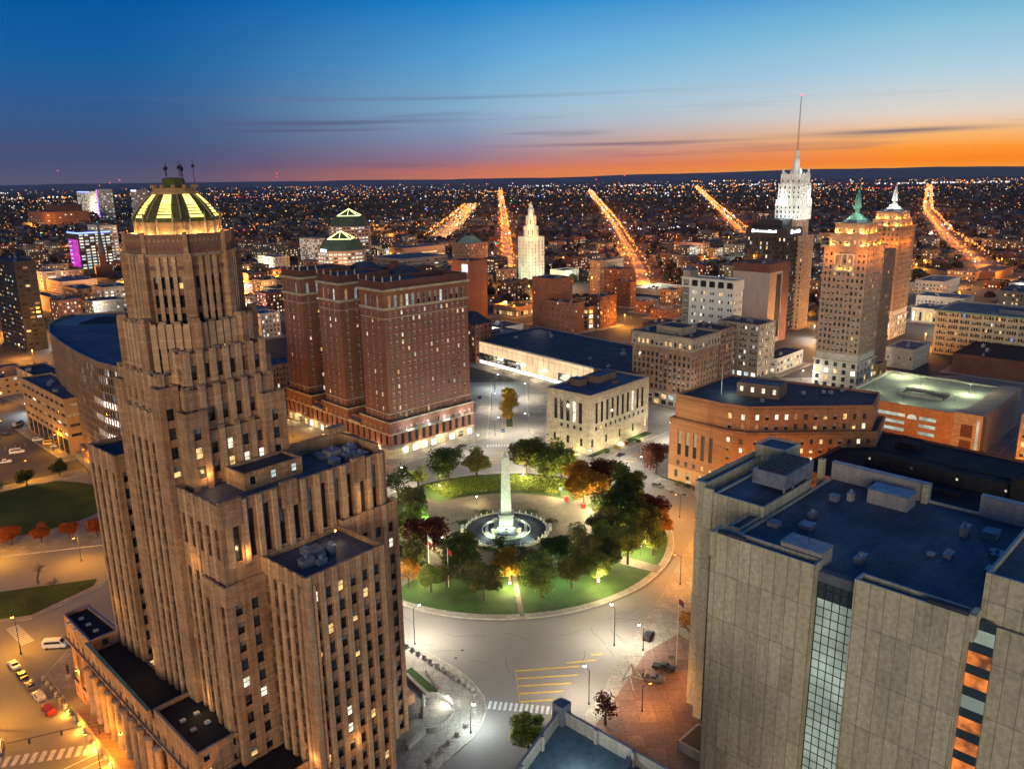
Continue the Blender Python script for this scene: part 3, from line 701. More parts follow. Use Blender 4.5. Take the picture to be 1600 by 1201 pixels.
# old post office / courthouse beside the square
dl = Bld('federal_courthouse', 'cube shaped limestone courthouse with tall dark window slots and a blue flat roof', 'courthouse', (34.,336.), 47, seed=11, frames='frame_dark')
dp = rect(0,46,0,25)
lo = dict(p=.12, mix=('lit_warm','lit_white'), off=('glass_dark',))
dl.prism(dp, 0, 9.6, ls, [dict(w=1.6,h=3.6,pitch=8.5,fl=12,zb=3.2,zt=1,dep=.5,lit=lo),None,None,dict(w=1.6,h=3.6,pitch=8,fl=12,zb=3.2,zt=1,dep=.5,n=3,mg=4,lit=lo)], par=0, band=[(9.4,.5,.2,ls)])
dl.prism(dp, 9.6, 12.9, ls, [dict(w=1.5,h=1.7,pitch=3.6,fl=9,zb=.8,zt=.4,mg=4,lit=lo),None,None,dict(w=1.5,h=1.7,pitch=3.6,fl=9,zb=.8,zt=.4,mg=4.4,n=5,lit=lo)], par=0)
dl.prism(dp, 12.9, 27.4, ls, [dict(w=2.1,h=9.6,pitch=3.6,fl=20,zb=.6,zt=2,mg=4,dep=.45,lit=lo),None,None,dict(w=2.1,h=9.6,pitch=3.6,fl=20,zb=.6,zt=2,mg=4.4,n=5,dep=.45,lit=lo)], par=.8, roof='roof_blue', cop=ls, band=[(26.6,.3,.2,ls)])
for x0,x1,y0,y1,h in ((22,36,12,19,3.2),(12,17,15,21,3),(27,30,6,8,1),(30,33,19.5,21,4.2)):
    g = MB(); g.box(x0,x1,y0,y1,26.5,26.6+h,'brown_stone'); g.box(x0-.1,x1+.1,y0-.1,y1+.1,26.6+h,26.8+h,'roof_blue'); g.build('roof_unit', dl.root)
for i in range(3): dl.trim.box(19+i*.6, 27-i*.6, -2.4+i*.6, 0, i*.4, (i+1)*.4, 'pale_stone')
for q in ((8,-3),(20,-3),(34,-3),(-3,5),(-3,18)): point('wall_wash', (*q, 1.5), 420, (1,.85,.45), .3, dl.root)
dl.finish()

# state office building: orange brick, bent front, stepped top
mh = Bld('state_office', 'orange brick state office building with a bent facade, stepped top and penthouse', 'office building', (63.2,306.9), 0, seed=12)
ob = 'orange_brick'
W2 = lambda pts: [(p[0]-63.2, p[1]-306.9) for p in pts]
lowp = W2([(63.2,306.9),(79.7,289.4),(87.6,284.2),(136,284),(148,304),(95,340)])
upp = W2([(65.2,306.0),(80.2,290.6),(88.4,285.9),(134.6,285.8),(145,304),(95,337)])
lm = dict(p=.45, mix=('lit_warm','lit_white','lit_white','halfwarm','lit_dim'), off=('half','half','glass_mid'))
tall = dict(w=1.7,h=10.2,pitch=3.5,fl=20,zb=1.5,zt=2.4,dep=.5,mg=4,n=5,lit=dict(p=0,off=('half','glass_mid')))
sm = dict(w=1.35,h=1.9,pitch=3.35,fl=3.5,zb=1.2,zt=1,dep=.35,mg=2.4,lit=lm)
mh.prism(lowp, 0, 6.6, 'amber_wall', [dict(w=1.6,h=3.1,pitch=4.3,fl=9,zb=1.8,zt=.5,mg=3,lit=lm),dict(sm,mg=1.5,n=2),dict(sm),None,None,None], par=0, band=[(6.4,.45,.25,ob)])
mh.prism(lowp, 6.6, 10, ob, [dict(sm,n=5,mg=4,pitch=3.5,zt=.5,zb=.7),dict(sm,n=2,mg=1.5,zb=.7,zt=.5),dict(sm,zb=.7,zt=.5),None,None,None], par=0, band=[(9.8,.4,.2,ob)])
ml = [('glass_mid','half')]
mh.prism(lowp, 10, 26.5, ob, [tall,dict(sm,n=2,mg=1.6),sm,None,None,None], par=.8, cop=ob, band=[(25.2,.5,.3,ob)])
mh.prism(upp, 25.6, 36.2, ob, [None,dict(sm,n=2,mg=1.6,h=2.2,fl=3.8),dict(sm,h=2.2,fl=3.8,zb=1.4),None,None,None], par=.9, roof='roof_dark', cop='tan_stone', band=[(34.6,.4,.25,ob)])
ph = W2([(89,306),(103,297.5),(109,306.5),(95,315)]); mh.prism(ph, 35.3, 40.6, 'brown_stone', [dict(w=1.3,h=2,pitch=4,fl=9,zb=1.8,zt=.5,lit=dict(p=.8,mix=('lit_warm','lit_white'))),None,None,dict(w=1.0,h=2,pitch=3,fl=9,zb=1.8,zt=.5,n=2,lit=dict(p=.9,mix=('lit_warm',)))], par=.5, roof='roof_blue')
for i in range(9):
    r = random.Random(i); x, y = 22+r.uniform(-2,48), r.uniform(-14,2)
    if 25 < x < 47 and y > -12: continue
    g = MB(); g.box(x,x+1.6,y,y+1.2,35.3,36.4,'metal_trim'); g.lathe([(.3,36.4),(.3,37)], (x+.8,y+.6), 'roof_grey', 8); g.build('roof_unit', mh.root)
g = MB(); g.tube((20.,-0.,35.3),(20.,-0.,47.5),.16,.09,'white_paint',8); g.build('flag_pole', mh.root)
point('roof_lamp_light', (24,0,39), 500, (.85,1,.85), .3, mh.root)
mh.finish()

# convention centre with its glowing eaves band and mosaic front
cv = Bld('convention_center', 'low convention hall with a huge dark roof and a glowing cream glass front', 'convention centre', (64,418), 39, seed=14)
cv.prism(rect(0,62,0,146), 0, 15.3, 'grey_panel', None, par=.6, roof='roof_dark', cop='tan_stone')
b = MB(); b.box(-.5, -.04, 1, 145, 7.4, 14.4, 'convention_glow'); b.build('glowing_front', cv.root)
b = MB(); b.box(-.5, -.04, 58, 92, 2.6, 7.3, 'convention_glow'); b.build('glowing_front', cv.root)
b = MB()
for i in range(30): b.box(-.62, -.5, 1+i*4.97, 1.12+i*4.97, 7.4, 14.4, 'tan_stone')
b.box(-.62,-.5,1,145,12.2,12.35,'tan_stone'); b.build('mullion', cv.root)
for ya, yb in ((3,57.5),(92.5,143)):
    b = MB(); r = random.Random(int(ya)); b.box(-.42,-.04,ya,yb,2.4,7.35,'glass_blue')
    for i in range(int((yb-ya)/2.1)):
        for j in range(8):
            if r.random() < .5: b.box(-.5, -.43, ya+.2+i*2.1, ya+2.1+i*2.1, 2.6+j*.59, 2.6+j*.59+.42, r.choice(('pale_stone','terracotta','tan_stone','pale_stone')))
    b.build('mosaic_panel', cv.root)
b = MB(); b.box(-.3,-.04,3,143,.3,2.3,'lobby_white'); b.build('entrance_glass', cv.root)
for i in range(7): point('canopy_light', (-3.2, 10+i*21, 5.2), 1500, (1,.82,.55), .5, cv.root)
cv.clutter((5,55,20,130), 14.7, 7, 2)
cv.finish()

brow = dict(w=1.5,h=2.4,pitch=2.75,fl=3.45,dep=.4,zb=1.2,zt=.6,mg=1.0,lit=dict(p=.06,mix=('lit_warm','lit_dim'),off=('glass_mid','half','glass_dark')),rib=(.3,.8,'brown_stone'))
br = block('office_building', 'tall brown ribbed office block with painted shopfront and lit top floor', 'office building', (93,403), 31.5, 37, 27, 'brown_stone', brow, 'roof_dark', 21, (7.6,'beige_stone',dict(shop,w=3.2,h=2.4,pitch=4.4,fl=3.3,lit=dict(p=.5,mix=('lit_cool','lit_dim','lit_warm')))), fin=False, clutter=0)
br.prism(rect(-.5,27.5,-.5,37.5), 31.5, 38.8, 'beige_stone', [dict(brow,rib=None,lit=dict(p=.35,mix=('lit_warm',),off=('half','glass_dark')))]*4, par=.9, band=[(38,.5,.5,'beige_stone'),(31.6,.4,.3,'beige_stone')])
br.prism(rect(6,20,10,26), 37.9, 42, 'beige_stone', None, par=.5); br.clutter((0,27,0,37), 37.9, 6, 4); br.finish()
block('office_building', 'narrow brown ribbed wing set back behind the brown office block', 'office building', (120,450), 34, 22, 16, 'brown_stone', brow, seed=22)
block('office_building', 'beige office block with many cool white lit windows and dark roof plant', 'office building', (148,469), 33, 28, 21, 'beige_stone', dict(w=1.25,h=2,pitch=5.6,grp=3,gap=.3,fl=3.7,dep=.3,zb=1.2,zt=.8,lit=dict(p=.35,mix=('lit_cool','lit_white','lit_warm'),off=('glass_mid','half'))), seed=23, base=(6,'beige_stone',shop), clutter=6)
wt = block('office_building', 'white terracotta block with a row of round arches below the cornice', 'office building', (146,521), 46, 39, 12, 'white_terracotta', dict(w=1.2,h=1.9,pitch=5.6,grp=2,gap=.7,fl=5,dep=.35,zb=2,zt=1,lit=dict(p=.3,mix=('lit_white','lit_warm'),off=('glass_dark','half'))), seed=24, fin=False, clutter=0)
wt.prism(rect(-.4,12.4,-.4,39.4), 46, 53, 'white_terracotta', [None,None,None,dict(w=4.6,h=4.2,pitch=6.2,fl=9,zb=1.0,zt=.8,n=6,dep=.6,fn=lambda x,z:'arch')], par=.9, roof='roof_blue', band=[(52.4,.5,.5,'pale_stone')])
wt.prism(rect(0,11,33.5,39), 0, 57, 'beige_stone', [None,None,None,dict(w=1.2,h=1.9,pitch=2.6,fl=5,n=2,mg=1.2)], par=0); b = MB(); b.prism(rect(-.3,11.3,33.2,39.3), 57, 60.5, 'roof_grey', scale=.1); b.build('gable_roof', wt.root)
wt.clutter((1,12,4,30), 52, 3, 9); wt.finish()
surf('deck_top', (.30,.32,.24), (.2,.21,.16), sc=.08, fine=1.2)
surf('roof_teal', (.11,.17,.19), (.07,.11,.13), sc=.15, fine=1.0)
glow('court_screen', (.7,.95,1), 1.4, .6, .5)
# ------------------------------------------------------------------ towers to the right
gs = block('grey_tower', 'blank grey concrete slab tower with a dark brick end and one black glass stripe', 'tower', (183,566), 58, 28, 31, 'grey_panel', (dict(w=8,h=46,pitch=12,fl=90,zb=4,zt=5,n=1,dep=.4,lit=dict(p=0,off=('glass_dark',))),None), seed=31, fin=False)
gs.wall.box(-.2,31.2,-.25,28.2,52,58.02,'dark_brick'); gs.wall.box(-.22,10,-.3,-.02,0,52,'tan_stone'); gs.wall.box(21,31.2,-.3,-.02,0,52,'dark_brick'); gs.finish()
dg = block('glass_tower', 'dark gridded glass office tower with glowing white rooftop signs', 'office tower', (208,611), 80, 33, 27, 'dark_metal', dict(w=1.25,h=2.3,pitch=1.62,fl=3.3,dep=.25,zb=1,zt=5.5,mg=.6,lit=dict(p=.06,mix=('lit_warm','lit_cool','lit_white'),off=('glass_dark','glass_blue','glass_dark','glass_mid'))), seed=32, fin=False, clutter=0)
dg.prism(rect(5,22,6,26), 79, 86, 'dark_metal', None, par=.5)
def sign_word(B, parent, origin, along, text_w, h, mat='sign_white', dot=True, seed=0):
    """a row of raised letter shapes on the wall, as unreadable at this distance as the real sign"""
    r = random.Random(seed); b = MB(); ox, oy, oz = origin; x = 0
    P = lambda u, d: (ox+along[0]*u+along[1]*d, oy+along[1]*u-along[0]*d)
    if dot:
        b.prism([P(h*.55+h*.62*math.cos(a*PI/5), .35+0*a)[:2] for a in ()] or [P(0,.1),P(h*1.1,.1),P(h*1.1,.0),P(0,.0)], oz-h*.1, oz+h*1.1, mat); x = h*1.5
    while x < text_w:
        w = r.uniform(.4,.62)*h; b.prism([P(x,.12),P(x+w,.12),P(x+w,.02),P(x,.02)], oz, oz+h*(r.choice((.75,.75,1.))), mat); x += w+h*.14
    b.build('sign', parent)
sign_word(dg, dg.root, (0,28,76.4), (0,-1), 20, 2.0)
sign_word(dg, dg.root, (8,0,75.6), (1,0), 16, 2.8, dot=True, seed=4)
for y in (20,24.5):
    b = MB(); b.lathe([(.15,86),(.15,88)], (6,y), 'metal_trim', 6); b.lathe([(.2,88),(1.6,88.9),(1.9,90.2)], (6,y), 'pale_stone', 10); b.build('satellite_dish', dg.root)
dg.finish()
rn = Bld('spire_tower', 'white floodlit art deco crown on a brown tower with a tall red lattice antenna', 'tower', (226,622), 46, seed=33, frames=None)
rw = dict(w=1.2,h=2,pitch=3.1,fl=3.5,dep=.5,zb=1.4,zt=1.6,mg=1,rib=(.6,.9,'tan_stone',.6),lit=dict(p=.05,off=('glass_dark','half')))
rn.prism(rect(0,17,0,17), 0, 73, 'tan_stone', [rw,None,None,rw]); rn.prism(rect(2,24,8,28), 0, 85, 'brown_stone', [rw,None,None,rw])
rc = (14, 17); rw2 = dict(rw, rib=(.6,.9,'white_terracotta',1.2), pitch=3.4, w=1.3)
for hw_, z0, z1 in ((10.2,85,100),(9.2,100,112),(8.2,112,119.5)):
    p = rect(rc[0]-hw_,rc[0]+hw_,rc[1]-hw_,rc[1]+hw_); rn.prism(p, z0, z1, 'white_terracotta', [rw2,None,None,rw2], par=.5, roof='pale_stone')
for r_, z0, z1 in ((4.2,119,124),(2.7,124,131),(1.6,131,137)):
    rn.trim.lathe([(r_,z0),(r_*.92,z1)], rc, 'white_terracotta', 8)
for dx, dy in ((-1,-1),(1,-1),(1,1),(-1,1)): rn.trim.lathe([(1.1,119),(.9,123),(.1,124.5)], (rc[0]+dx*7, rc[1]+dy*7), 'white_terracotta', 6)
b = MB(); x, y = rc
for i in range(20):
    z0, z1 = 137+i*2, 139+i*2; w0 = .75*(1-i/26); w1 = .75*(1-(i+1)/26)
    for dx, dy in ((1,0),(-.5,.87),(-.5,-.87)):
        b.tube((x+dx*w0,y+dy*w0,z0),(x+dx*w1,y+dy*w1,z1),.12,.12,'terracotta',3)
    b.tube((x+w0,y,z0),(x-.5*w1,y+.87*w1,z1),.07,.07,'terracotta',3); b.tube((x-.5*w0,y+.87*w0,z0),(x-.5*w1,y-.87*w1,z1),.07,.07,'terracotta',3)
b.octa((x,y,177.4), .7, 'lamp_red'); b.build('antenna_mast', rn.root)
for dx, dy, z in ((-12,0,86),(0,-12,86),(-11,-9,86),(-9,-11,101),(-6,-6,120.5),(-3.5,-3.5,125),(-9.5,3,101),(3,-9.5,101)): point('floodlight_beam', (rc[0]+dx*1.5, rc[1]+dy*1.5, z+1), 1500 if z < 110 else 260, (.9,.95,1), 1.2, rn.root)
rn.finish()
def liberty(parent, x, y, z, s, mat):
    b = MB(); b.lathe([(1.5*s,z),(1.35*s,z+2*s),(1.05*s,z+4.5*s),(1.0*s,z+6*s),(.6*s,z+6.9*s),(.35*s,z+7.2*s),(.5*s,z+7.6*s),(.5*s,z+8.1*s),(.2*s,z+8.5*s)], (x,y), mat, 10)
    b.tube((x+.8*s,y,z+6.4*s),(x+1.3*s,y,z+9.3*s),.32*s,.2*s,mat,6); b.lathe([(.15*s,z+9.2*s),(.45*s,z+9.7*s),(.3*s,z+10.4*s),(.02,z+10.8*s)], (x+1.35*s,y), mat, 6)
    b.tube((x-.8*s,y,z+6*s),(x-1.0*s,y-.7*s,z+4.6*s),.3*s,.2*s,mat,5); b.box(x-1.4*s,x-.7*s,y-1.0*s,y-.7*s,z+4.2*s,z+5.5*s,mat)
    for i in range(7): a = PI*i/6; b.tube((x+.4*s*math.cos(a),y,z+8.3*s),(x+1.0*s*math.cos(a),y,z+8.3*s+.7*s*math.sin(a)+.2),.07*s,.03*s,mat,3)
    b.v = [(x+(v[0]-x)*1.15, y+(v[1]-y)*1.15, v[2]) for v in b.v]
    b.build('statue', parent, True)
lw = dict(w=1.35,h=1.9,pitch=5.2,grp=1,fl=3.55,dep=.35,zb=1.4,zt=.7,lit=dict(p=.07,mix=('lit_warm','lit_dim'),off=('glass_dark','half','glass_mid')))
def lib(name, label, at, z, a, b_, seed, tiers, figmat, lightcol, stonem):
    B = Bld(name, label, 'office tower', at, 46, seed=seed)
    wW = dict(lw, grp=4, gap=.55, pitch=12, w=1.15, n=1 ) ; wS = dict(lw, pitch=3.2, grp=1, w=1.5)
    B.prism(rect(-.4,b_+.4,-.4,a+.4), 0, 17, 'pale_stone', [dict(w=2.2,h=2.6,pitch=4.6,fl=4.1,zb=1,zt=.8,lit=dict(p=.3,mix=('lit_warm','lobby_white'),off=('glass_dark',)))]*4, par=0, band=[(16.2,.9,.8,'pale_stone'),(8.5,.5,.4,'pale_stone')])
    B.prism(rect(0,b_,0,a), 17, 20.8, 'pale_stone', [wS,None,None,dict(lw,pitch=2.4,w=1.2)], par=0, band=[(20.5,.5,.4,'pale_stone')])
    B.prism(rect(0,b_,0,a), 20.8, z, stonem, [wS,None,None,dict(lw,w=1.2,pitch=2.35 if a > 23 else 2.7)], par=.6, band=[(z-14.5,.5,.4,stonem),(z-.6,.7,1.0,stonem)])
    c = (b_/2-1, a/2)
    for i, (ins, za, zb) in enumerate(tiers):
        B.prism(rect(ins,b_-ins-(3 if b_>26 else 0),ins,a-ins), za, zb, 'tan_stone', [dict(w=1.2,h=2.2,pitch=3.4,fl=9,zb=.9,zt=.4,mg=2,lit=dict(p=.4,mix=('lit_warm',)))]*4, par=.3, band=[(zb-.4,.5,.5,'tan_stone')])
        for t in range(5):
            u = ins+(b_-2*ins)*(t+.5)/5; v = ins+(a-2*ins)*(t+.5)/5
            if t % 2 == 0: point('cornice_light', (u, ins-.75, za+.5), 760, (1,.30,.03), .25, B.root); point('cornice_light', (ins-.75, v, za+.5), 760, (1,.42,.08), .25, B.root)
    zt = tiers[-1][2]
    B.trim.lathe([(7.6,zt),(6.2,zt+1.8)], c, 'roof_dark', 8, PI/8)
    for i in range(4): B.trim.lathe([(5.2-i*1.0,zt+1.8+i*.95),(5.2-i*1.0,zt+1.8+i*.95+.6),(4.1-i*1.0,zt+1.8+i*.95+.61),(4.1-i*1.0,zt+2.75+i*.95)], c, figmat, 12, PI/8)
    B.trim.lathe([(1.3,zt+5.5),(1.2,zt+7.4),(1.5,zt+7.6)], c, figmat, 8)
    liberty(B.root, c[0], c[1], zt+7.6, 1.2, figmat)
    for q in ((-4,-4),(4.5,-3),(-3,4)): point('statue_light', (c[0]+q[0]*1.5, c[1]+q[1]*1.5, zt+5.2), 1300, lightcol, .25, B.root)
    return B
b1 = lib('liberty_tower', 'stone tower with orange lit tiers under a green statue of a torch bearer', (193,435), 81, 24, 25, 41, ((1.6,81,87.5),(3.6,87.5,93)), 'copper_green', (.7,1,.8), 'tan_stone')
for y in (9,12,15): point('niche_light', (-.9, y, 68.6), 160, (1,.5,.1), .2, b1.root)
g = MB(); g.box(-1.0,-.05,6.5,17.5,67.2,67.9,'pale_stone'); g.box(-.95,-.1,6.5,7.3,67.9,76,'pale_stone'); g.box(-.95,-.1,16.7,17.5,67.9,76,'pale_stone'); g.box(-.95,-.1,10.2,10.8,67.9,76,'pale_stone'); g.box(-.95,-.1,13.2,13.8,67.9,76,'pale_stone'); g.box(-1.1,-.05,6.3,17.7,76,77,'pale_stone'); g.build('loggia', b1.root)
b1.prism(rect(25,58,5,24), 0, 76, 'brown_stone', [dict(lw,pitch=3.2,w=1.5)]*2+[None]*2, par=.6)
for q in ((-5,2),(-5,20),(4,-5),(20,-5)): point('crown_wash', (*q, 76), 1500, (1,.28,.02), 1, b1.root)  # added orange light with no fixture, washes the front crown
b1.finish()
b2 = lib('liberty_tower', 'rear tower with an orange lit crown under a white statue of a torch bearer', (279,580), 82, 22, 32, 42, ((1.6,82,87),(3.2,87,92)), 'white_terracotta', (.9,.95,1), 'brown_stone')
for q in ((-4,11),(-4,3),(8,-4),(20,-4)): point('crown_wash', (*q, 70), 1500, (1,.28,.02), 1, b2.root)  # added fixtureless orange wash on the rear crown
b2.finish()
# big pale stone block at the right edge
el = block('stone_office_block', 'wide pale stone office block with ranks of grouped windows and small arches', 'office building', (372,452), 30, 118, 50, 'limestone', dict(w=1.1,h=2.2,pitch=6.6,grp=4,gap=.35,fl=4.1,dep=.35,zb=1.6,zt=1.5,mg=1.5,lit=dict(p=.05,mix=('lit_cool','lit_warm','lit_blue'),off=('glass_dark','glass_mid','half'))), 'roof_grey', 45, fin=False, clutter=0, band=[(29.0,1.0,1.2,'copper_green'),(21.6,.5,.4,'limestone')])
el.prism(rect(6,30,20,50), 29, 33, 'brown_stone', None); el.prism(rect(12,30,62,84), 29, 32, 'roof_grey', None); el.clutter((5,45,5,110), 29.1, 9, 3); el.finish()
# annex with pale green lit wall beside the parking deck
block('annex', 'pale annex with a blank wall washed green by lamps above the parking deck', 'annex', (250,485), 13, 17, 30, 'pale_stone', dict(w=1.2,h=1.6,pitch=5,fl=7,zb=6,lit=dict(p=.1)), 'roof_blue', 46)
block('tavern', 'small amber lit brick house between the towers and parking deck', 'building', (213,452), 12, 16, 14, 'amber_wall', dict(w=1.5,h=2.2,pitch=2.8,fl=4,lit=dict(p=.5,mix=('lit_warm',))), seed=47)

# parking garage: open decks seen as bright slots, roof deck with ramp well and lamps
gr = Bld('parking_garage', 'salmon coloured parking garage with bright horizontal deck openings and a lamp lit top deck', 'parking garage', (193,330), 46, seed=50)
gw = 'tan_stone'; gr.wall
L_ = 52; D_ = 66
def bay(y0, y1, slots, mat='orange_brick'):
    z = 0
    for z0, z1 in slots:
        gr.wall.box(-.3, .3, y0, y1, z, z0, mat); b = MB(); b.box(.1,.26,y0,y1,z0,z1,'deck_glow'); b.build('deck_opening', gr.root); z = z1
    gr.wall.box(-.3, .3, y0, y1, z, 18.6, mat)
glow('deck_glow', (.62,.78,.68), .55, .5, .25)
sl4 = [(2.6+3.4*i, 4.2+3.4*i) for i in range(4)]
bay(2,9,[]); bay(9,16,sl4); bay(16,22,[]); bay(22,37,sl4); bay(37,43,[]); bay(43,L_,sl4[1:])
for y in (19,40):
    b = MB(); n = 10; b.face([(-.36,y+2.2,12.6),(-.36,y-2.2,12.6)]+[(-.36,y-2.2*math.cos(PI*i/n),12.6+2.2*math.sin(PI*i/n)) for i in range(n+1)], 'deck_glow'); b.build('arched_window', gr.root)
gr.wall.box(-.5,6,-9,2,0,19.5,'tan_stone')
b = MB(); b.box(-.62,-.5,-8,-7,3,17,'court_glass_lit'); b.build('stair_window', gr.root)
for z in (2,9): 
    b = MB(); b.box(-.6,-.5,-5.6,-1,z,z+5.6,'dark_brick'); b.build('window', gr.root)
for y in (-6.3,-2.4): gr.trim.lathe([(.1,0)], (0,y), 'tan_stone', 3, caps=False)
for z in (3.2,9.0): pass
gr.wall.box(.3,D_,-9,0,0,18.6,'tan_stone'); gr.wall.box(.3,D_,0,L_,0,16.6,'concrete'); gr.roof.face([(.3,0,16.7),(D_,0,16.7),(D_,L_,16.7),(.3,L_,16.7)],'deck_top')
for q in ((.3,.9,0,L_),(D_-.5,D_,0,L_),(.3,D_,0,.5),(.3,D_,L_-.5,L_)): gr.trim.box(*q, 16.6, 17.8, 'concrete')
gr.roof.box(24,36,14,34,16.72,16.76,'roof_black'); gr.trim.box(24,24.4,14,34,16.7,17.9,'concrete'); gr.trim.box(36,36.4,14,34,16.7,17.9,'concrete'); gr.trim.box(24.4,36,33.6,34,16.7,17.9,'concrete')
for i in range(13): gr.trim.box(i*5+.9,i*5+1.4,L_-.1,L_+.7,6,18.4,'concrete')
b = MB()
for i in range(14): b.box(2, 7, 2+i*3.4, 2.12+i*3.4, 16.71, 16.72, 'white_paint')
b.build('parking_marking', gr.root)
for x, y in ((20,8),(20,44),(44,8),(44,30),(60,44),(8,26)):
    b = MB(); b.tube((x,y,16.7),(x,y,22.2),.09,.07,'dark_metal',6); b.box(x-.7,x+.7,y-.15,y+.15,22.2,22.4,'dark_metal'); b.build('deck_lamp_post', gr.root)
    point('deck_lamp_light', (x,y,21.8), 3600 if x > 20 else 900, (.93,1,.62), .3, gr.root)
gr.finish()
block('brick_office', 'tall tan brick building with paired windows at the right edge beside the garage', 'building', (222,298), 24, 20, 30, 'tan_stone', dict(w=1.3,h=2.2,pitch=4.6,grp=2,gap=.3,fl=4,zb=2,lit=dict(p=.3,mix=('lit_cool','lit_warm'))), 'roof_dark', 51)
# brick building behind the court with the black roof
bk = Bld('brick_courthouse', 'old brick building with black flat roof and long penthouse behind the court tower', 'building', (104,256), 43, seed=53, frames='frame_white')
bk.prism(rect(0,62,-80,8), 0, 21, 'red_brick', [None,None,None,dict(w=1.3,h=2,pitch=4.2,fl=4,lit=dict(p=0,off=('glass_mid',)))], par=.8, roof='roof_black', cop='roof_dark')
bk.prism(rect(22,28,-52,-6), 20.2, 25, 'roof_black', [None,None,None,dict(w=.9,h=.9,pitch=14,fl=9,zb=2,lit=dict(p=.7,mix=('lit_white',)))], par=.3, roof='roof_black'); bk.prism(rect(20,29,-62,-52), 20.2, 28, 'roof_black', None, par=.3, roof='roof_black'); bk.prism(rect(48,56,-14,-6), 20.2, 22.6, 'roof_black', None, par=.3, roof='roof_black'); bk.prism(rect(12,15,-40,-20), 20.2, 21.4, 'roof_black', None, par=.3)
bk.finish()
# government building whose roof corner shows at the bottom
gv = Bld('low_office', 'pale concrete office block whose walled blue grey roof fills the bottom edge', 'office building', (7.2,115), 46.5, seed=55)
gp = [(0,0),(-2,-22),(30,-31),(34,0)]
gp = [(-24,-16),(6,-34),(22,-6)]
a1, a2 = R(-118.4-46.5), R(-43.6-46.5)
c0 = (0,0); cL = (34*math.cos(a1), 34*math.sin(a1)); cR = (34*math.cos(a2), 34*math.sin(a2)); cB = (cL[0]+cR[0], cL[1]+cR[1])
poly = [c0, cL, cB, cR]
gv.prism(poly, 0, 35, 'concrete', None, par=2.4, roof='roof_teal', cop='grey_panel')
for k in range(1, 5):
    for (cx, cy), m in ((cL, 1), (cR, 1)):
        x, y = cx*k*.22, cy*k*.22; d = Vector((cB[0]/2-x, cB[1]/2-y)).normalized()*.9
        gv.trim.box(x+d.x-.25, x+d.x+.25, y+d.y-.25, y+d.y+.25, 32.6, 35.2, 'grey_panel')
gv.trim.box(-1.3,.9,-1.6,.6,32,36.2,'roof_grey')
u = Vector(cR).normalized(); v = Vector(cL).normalized()
def uv(a, c): return tuple(u*a+v*c)
gv.trim.prism([uv(14,1.0),uv(14,9),uv(15,9),uv(15,1.0)], 32.6, 34, 'roof_grey'); 
x, y = uv(9, 10); point('roof_light', (x, y, 35.5), 700, (.85,.97,1), .3, gv.root)
b = MB(); b.box(x-.5,x+.5,y-.4,y+.4,32.6,33.2,'roof_grey'); b.build('roof_unit', gv.root)
gv.finish()

# curved glass courthouse on the left
jk = Bld('glass_courthouse', 'curved glass courthouse with vertical fins, three white lit floors and a blue sloping roof', 'courthouse', (-200,360), 0, seed=60)
jp = [(-243,440),(-243,422),(-238,407),(-226,386),(-208,362),(-187,337),(-168,317),(-148,302),(-126,296),(-112,300),(-150,400),(-205,452)]
jp = [(x+200, y-360) for x, y in jp]
def jfn(x, z): return 'x'
def jspec(i):
    def fn(x, z):
        h = jk.rnd.random()
        if i in (5,6,7) and (i > 5 or x > 15) and any(abs(z-q) < 1.6 for q in (16.6,23.6,30.6)): return 'lobby_white'
        if h < .09: return 'lit_cool'
        if h < .2: return 'lit_dimcool'
        if h < .26: return 'lit_dim'
        return 'glass_mid' if h < .3 else 'glass_dark'
    return dict(w=1.5,h=2.7,pitch=1.95,fl=3.5,zb=1.2,zt=1.2,mg=.2,dep=.3,rib=(.1,.3,'brown_stone'),fn=fn)
jk.prism(jp, 5, 50, 'brown_stone', [jspec(i) if i < 9 else None for i in range(len(jp))], par=1.0, roof='roof_blue', cop='metal_trim')
jb = inset(jp, -2.2); jc = inset(jp, 1.0)
jk.wall.prism(inset(jp,-4.5), 0, 2.0, 'concrete', scale=.985); jk.wall.prism(jb, 2.0, 5.2, 'brown_stone', scale=.975)
jk.roof.box(-26,-6,52,74,49.0,49.25,'roof_black')
for i in range(12): jk.roof.box(-40+i*1.3,-39.4+i*1.3,50,84,49.0,49.18,'metal_trim')
jk.finish()

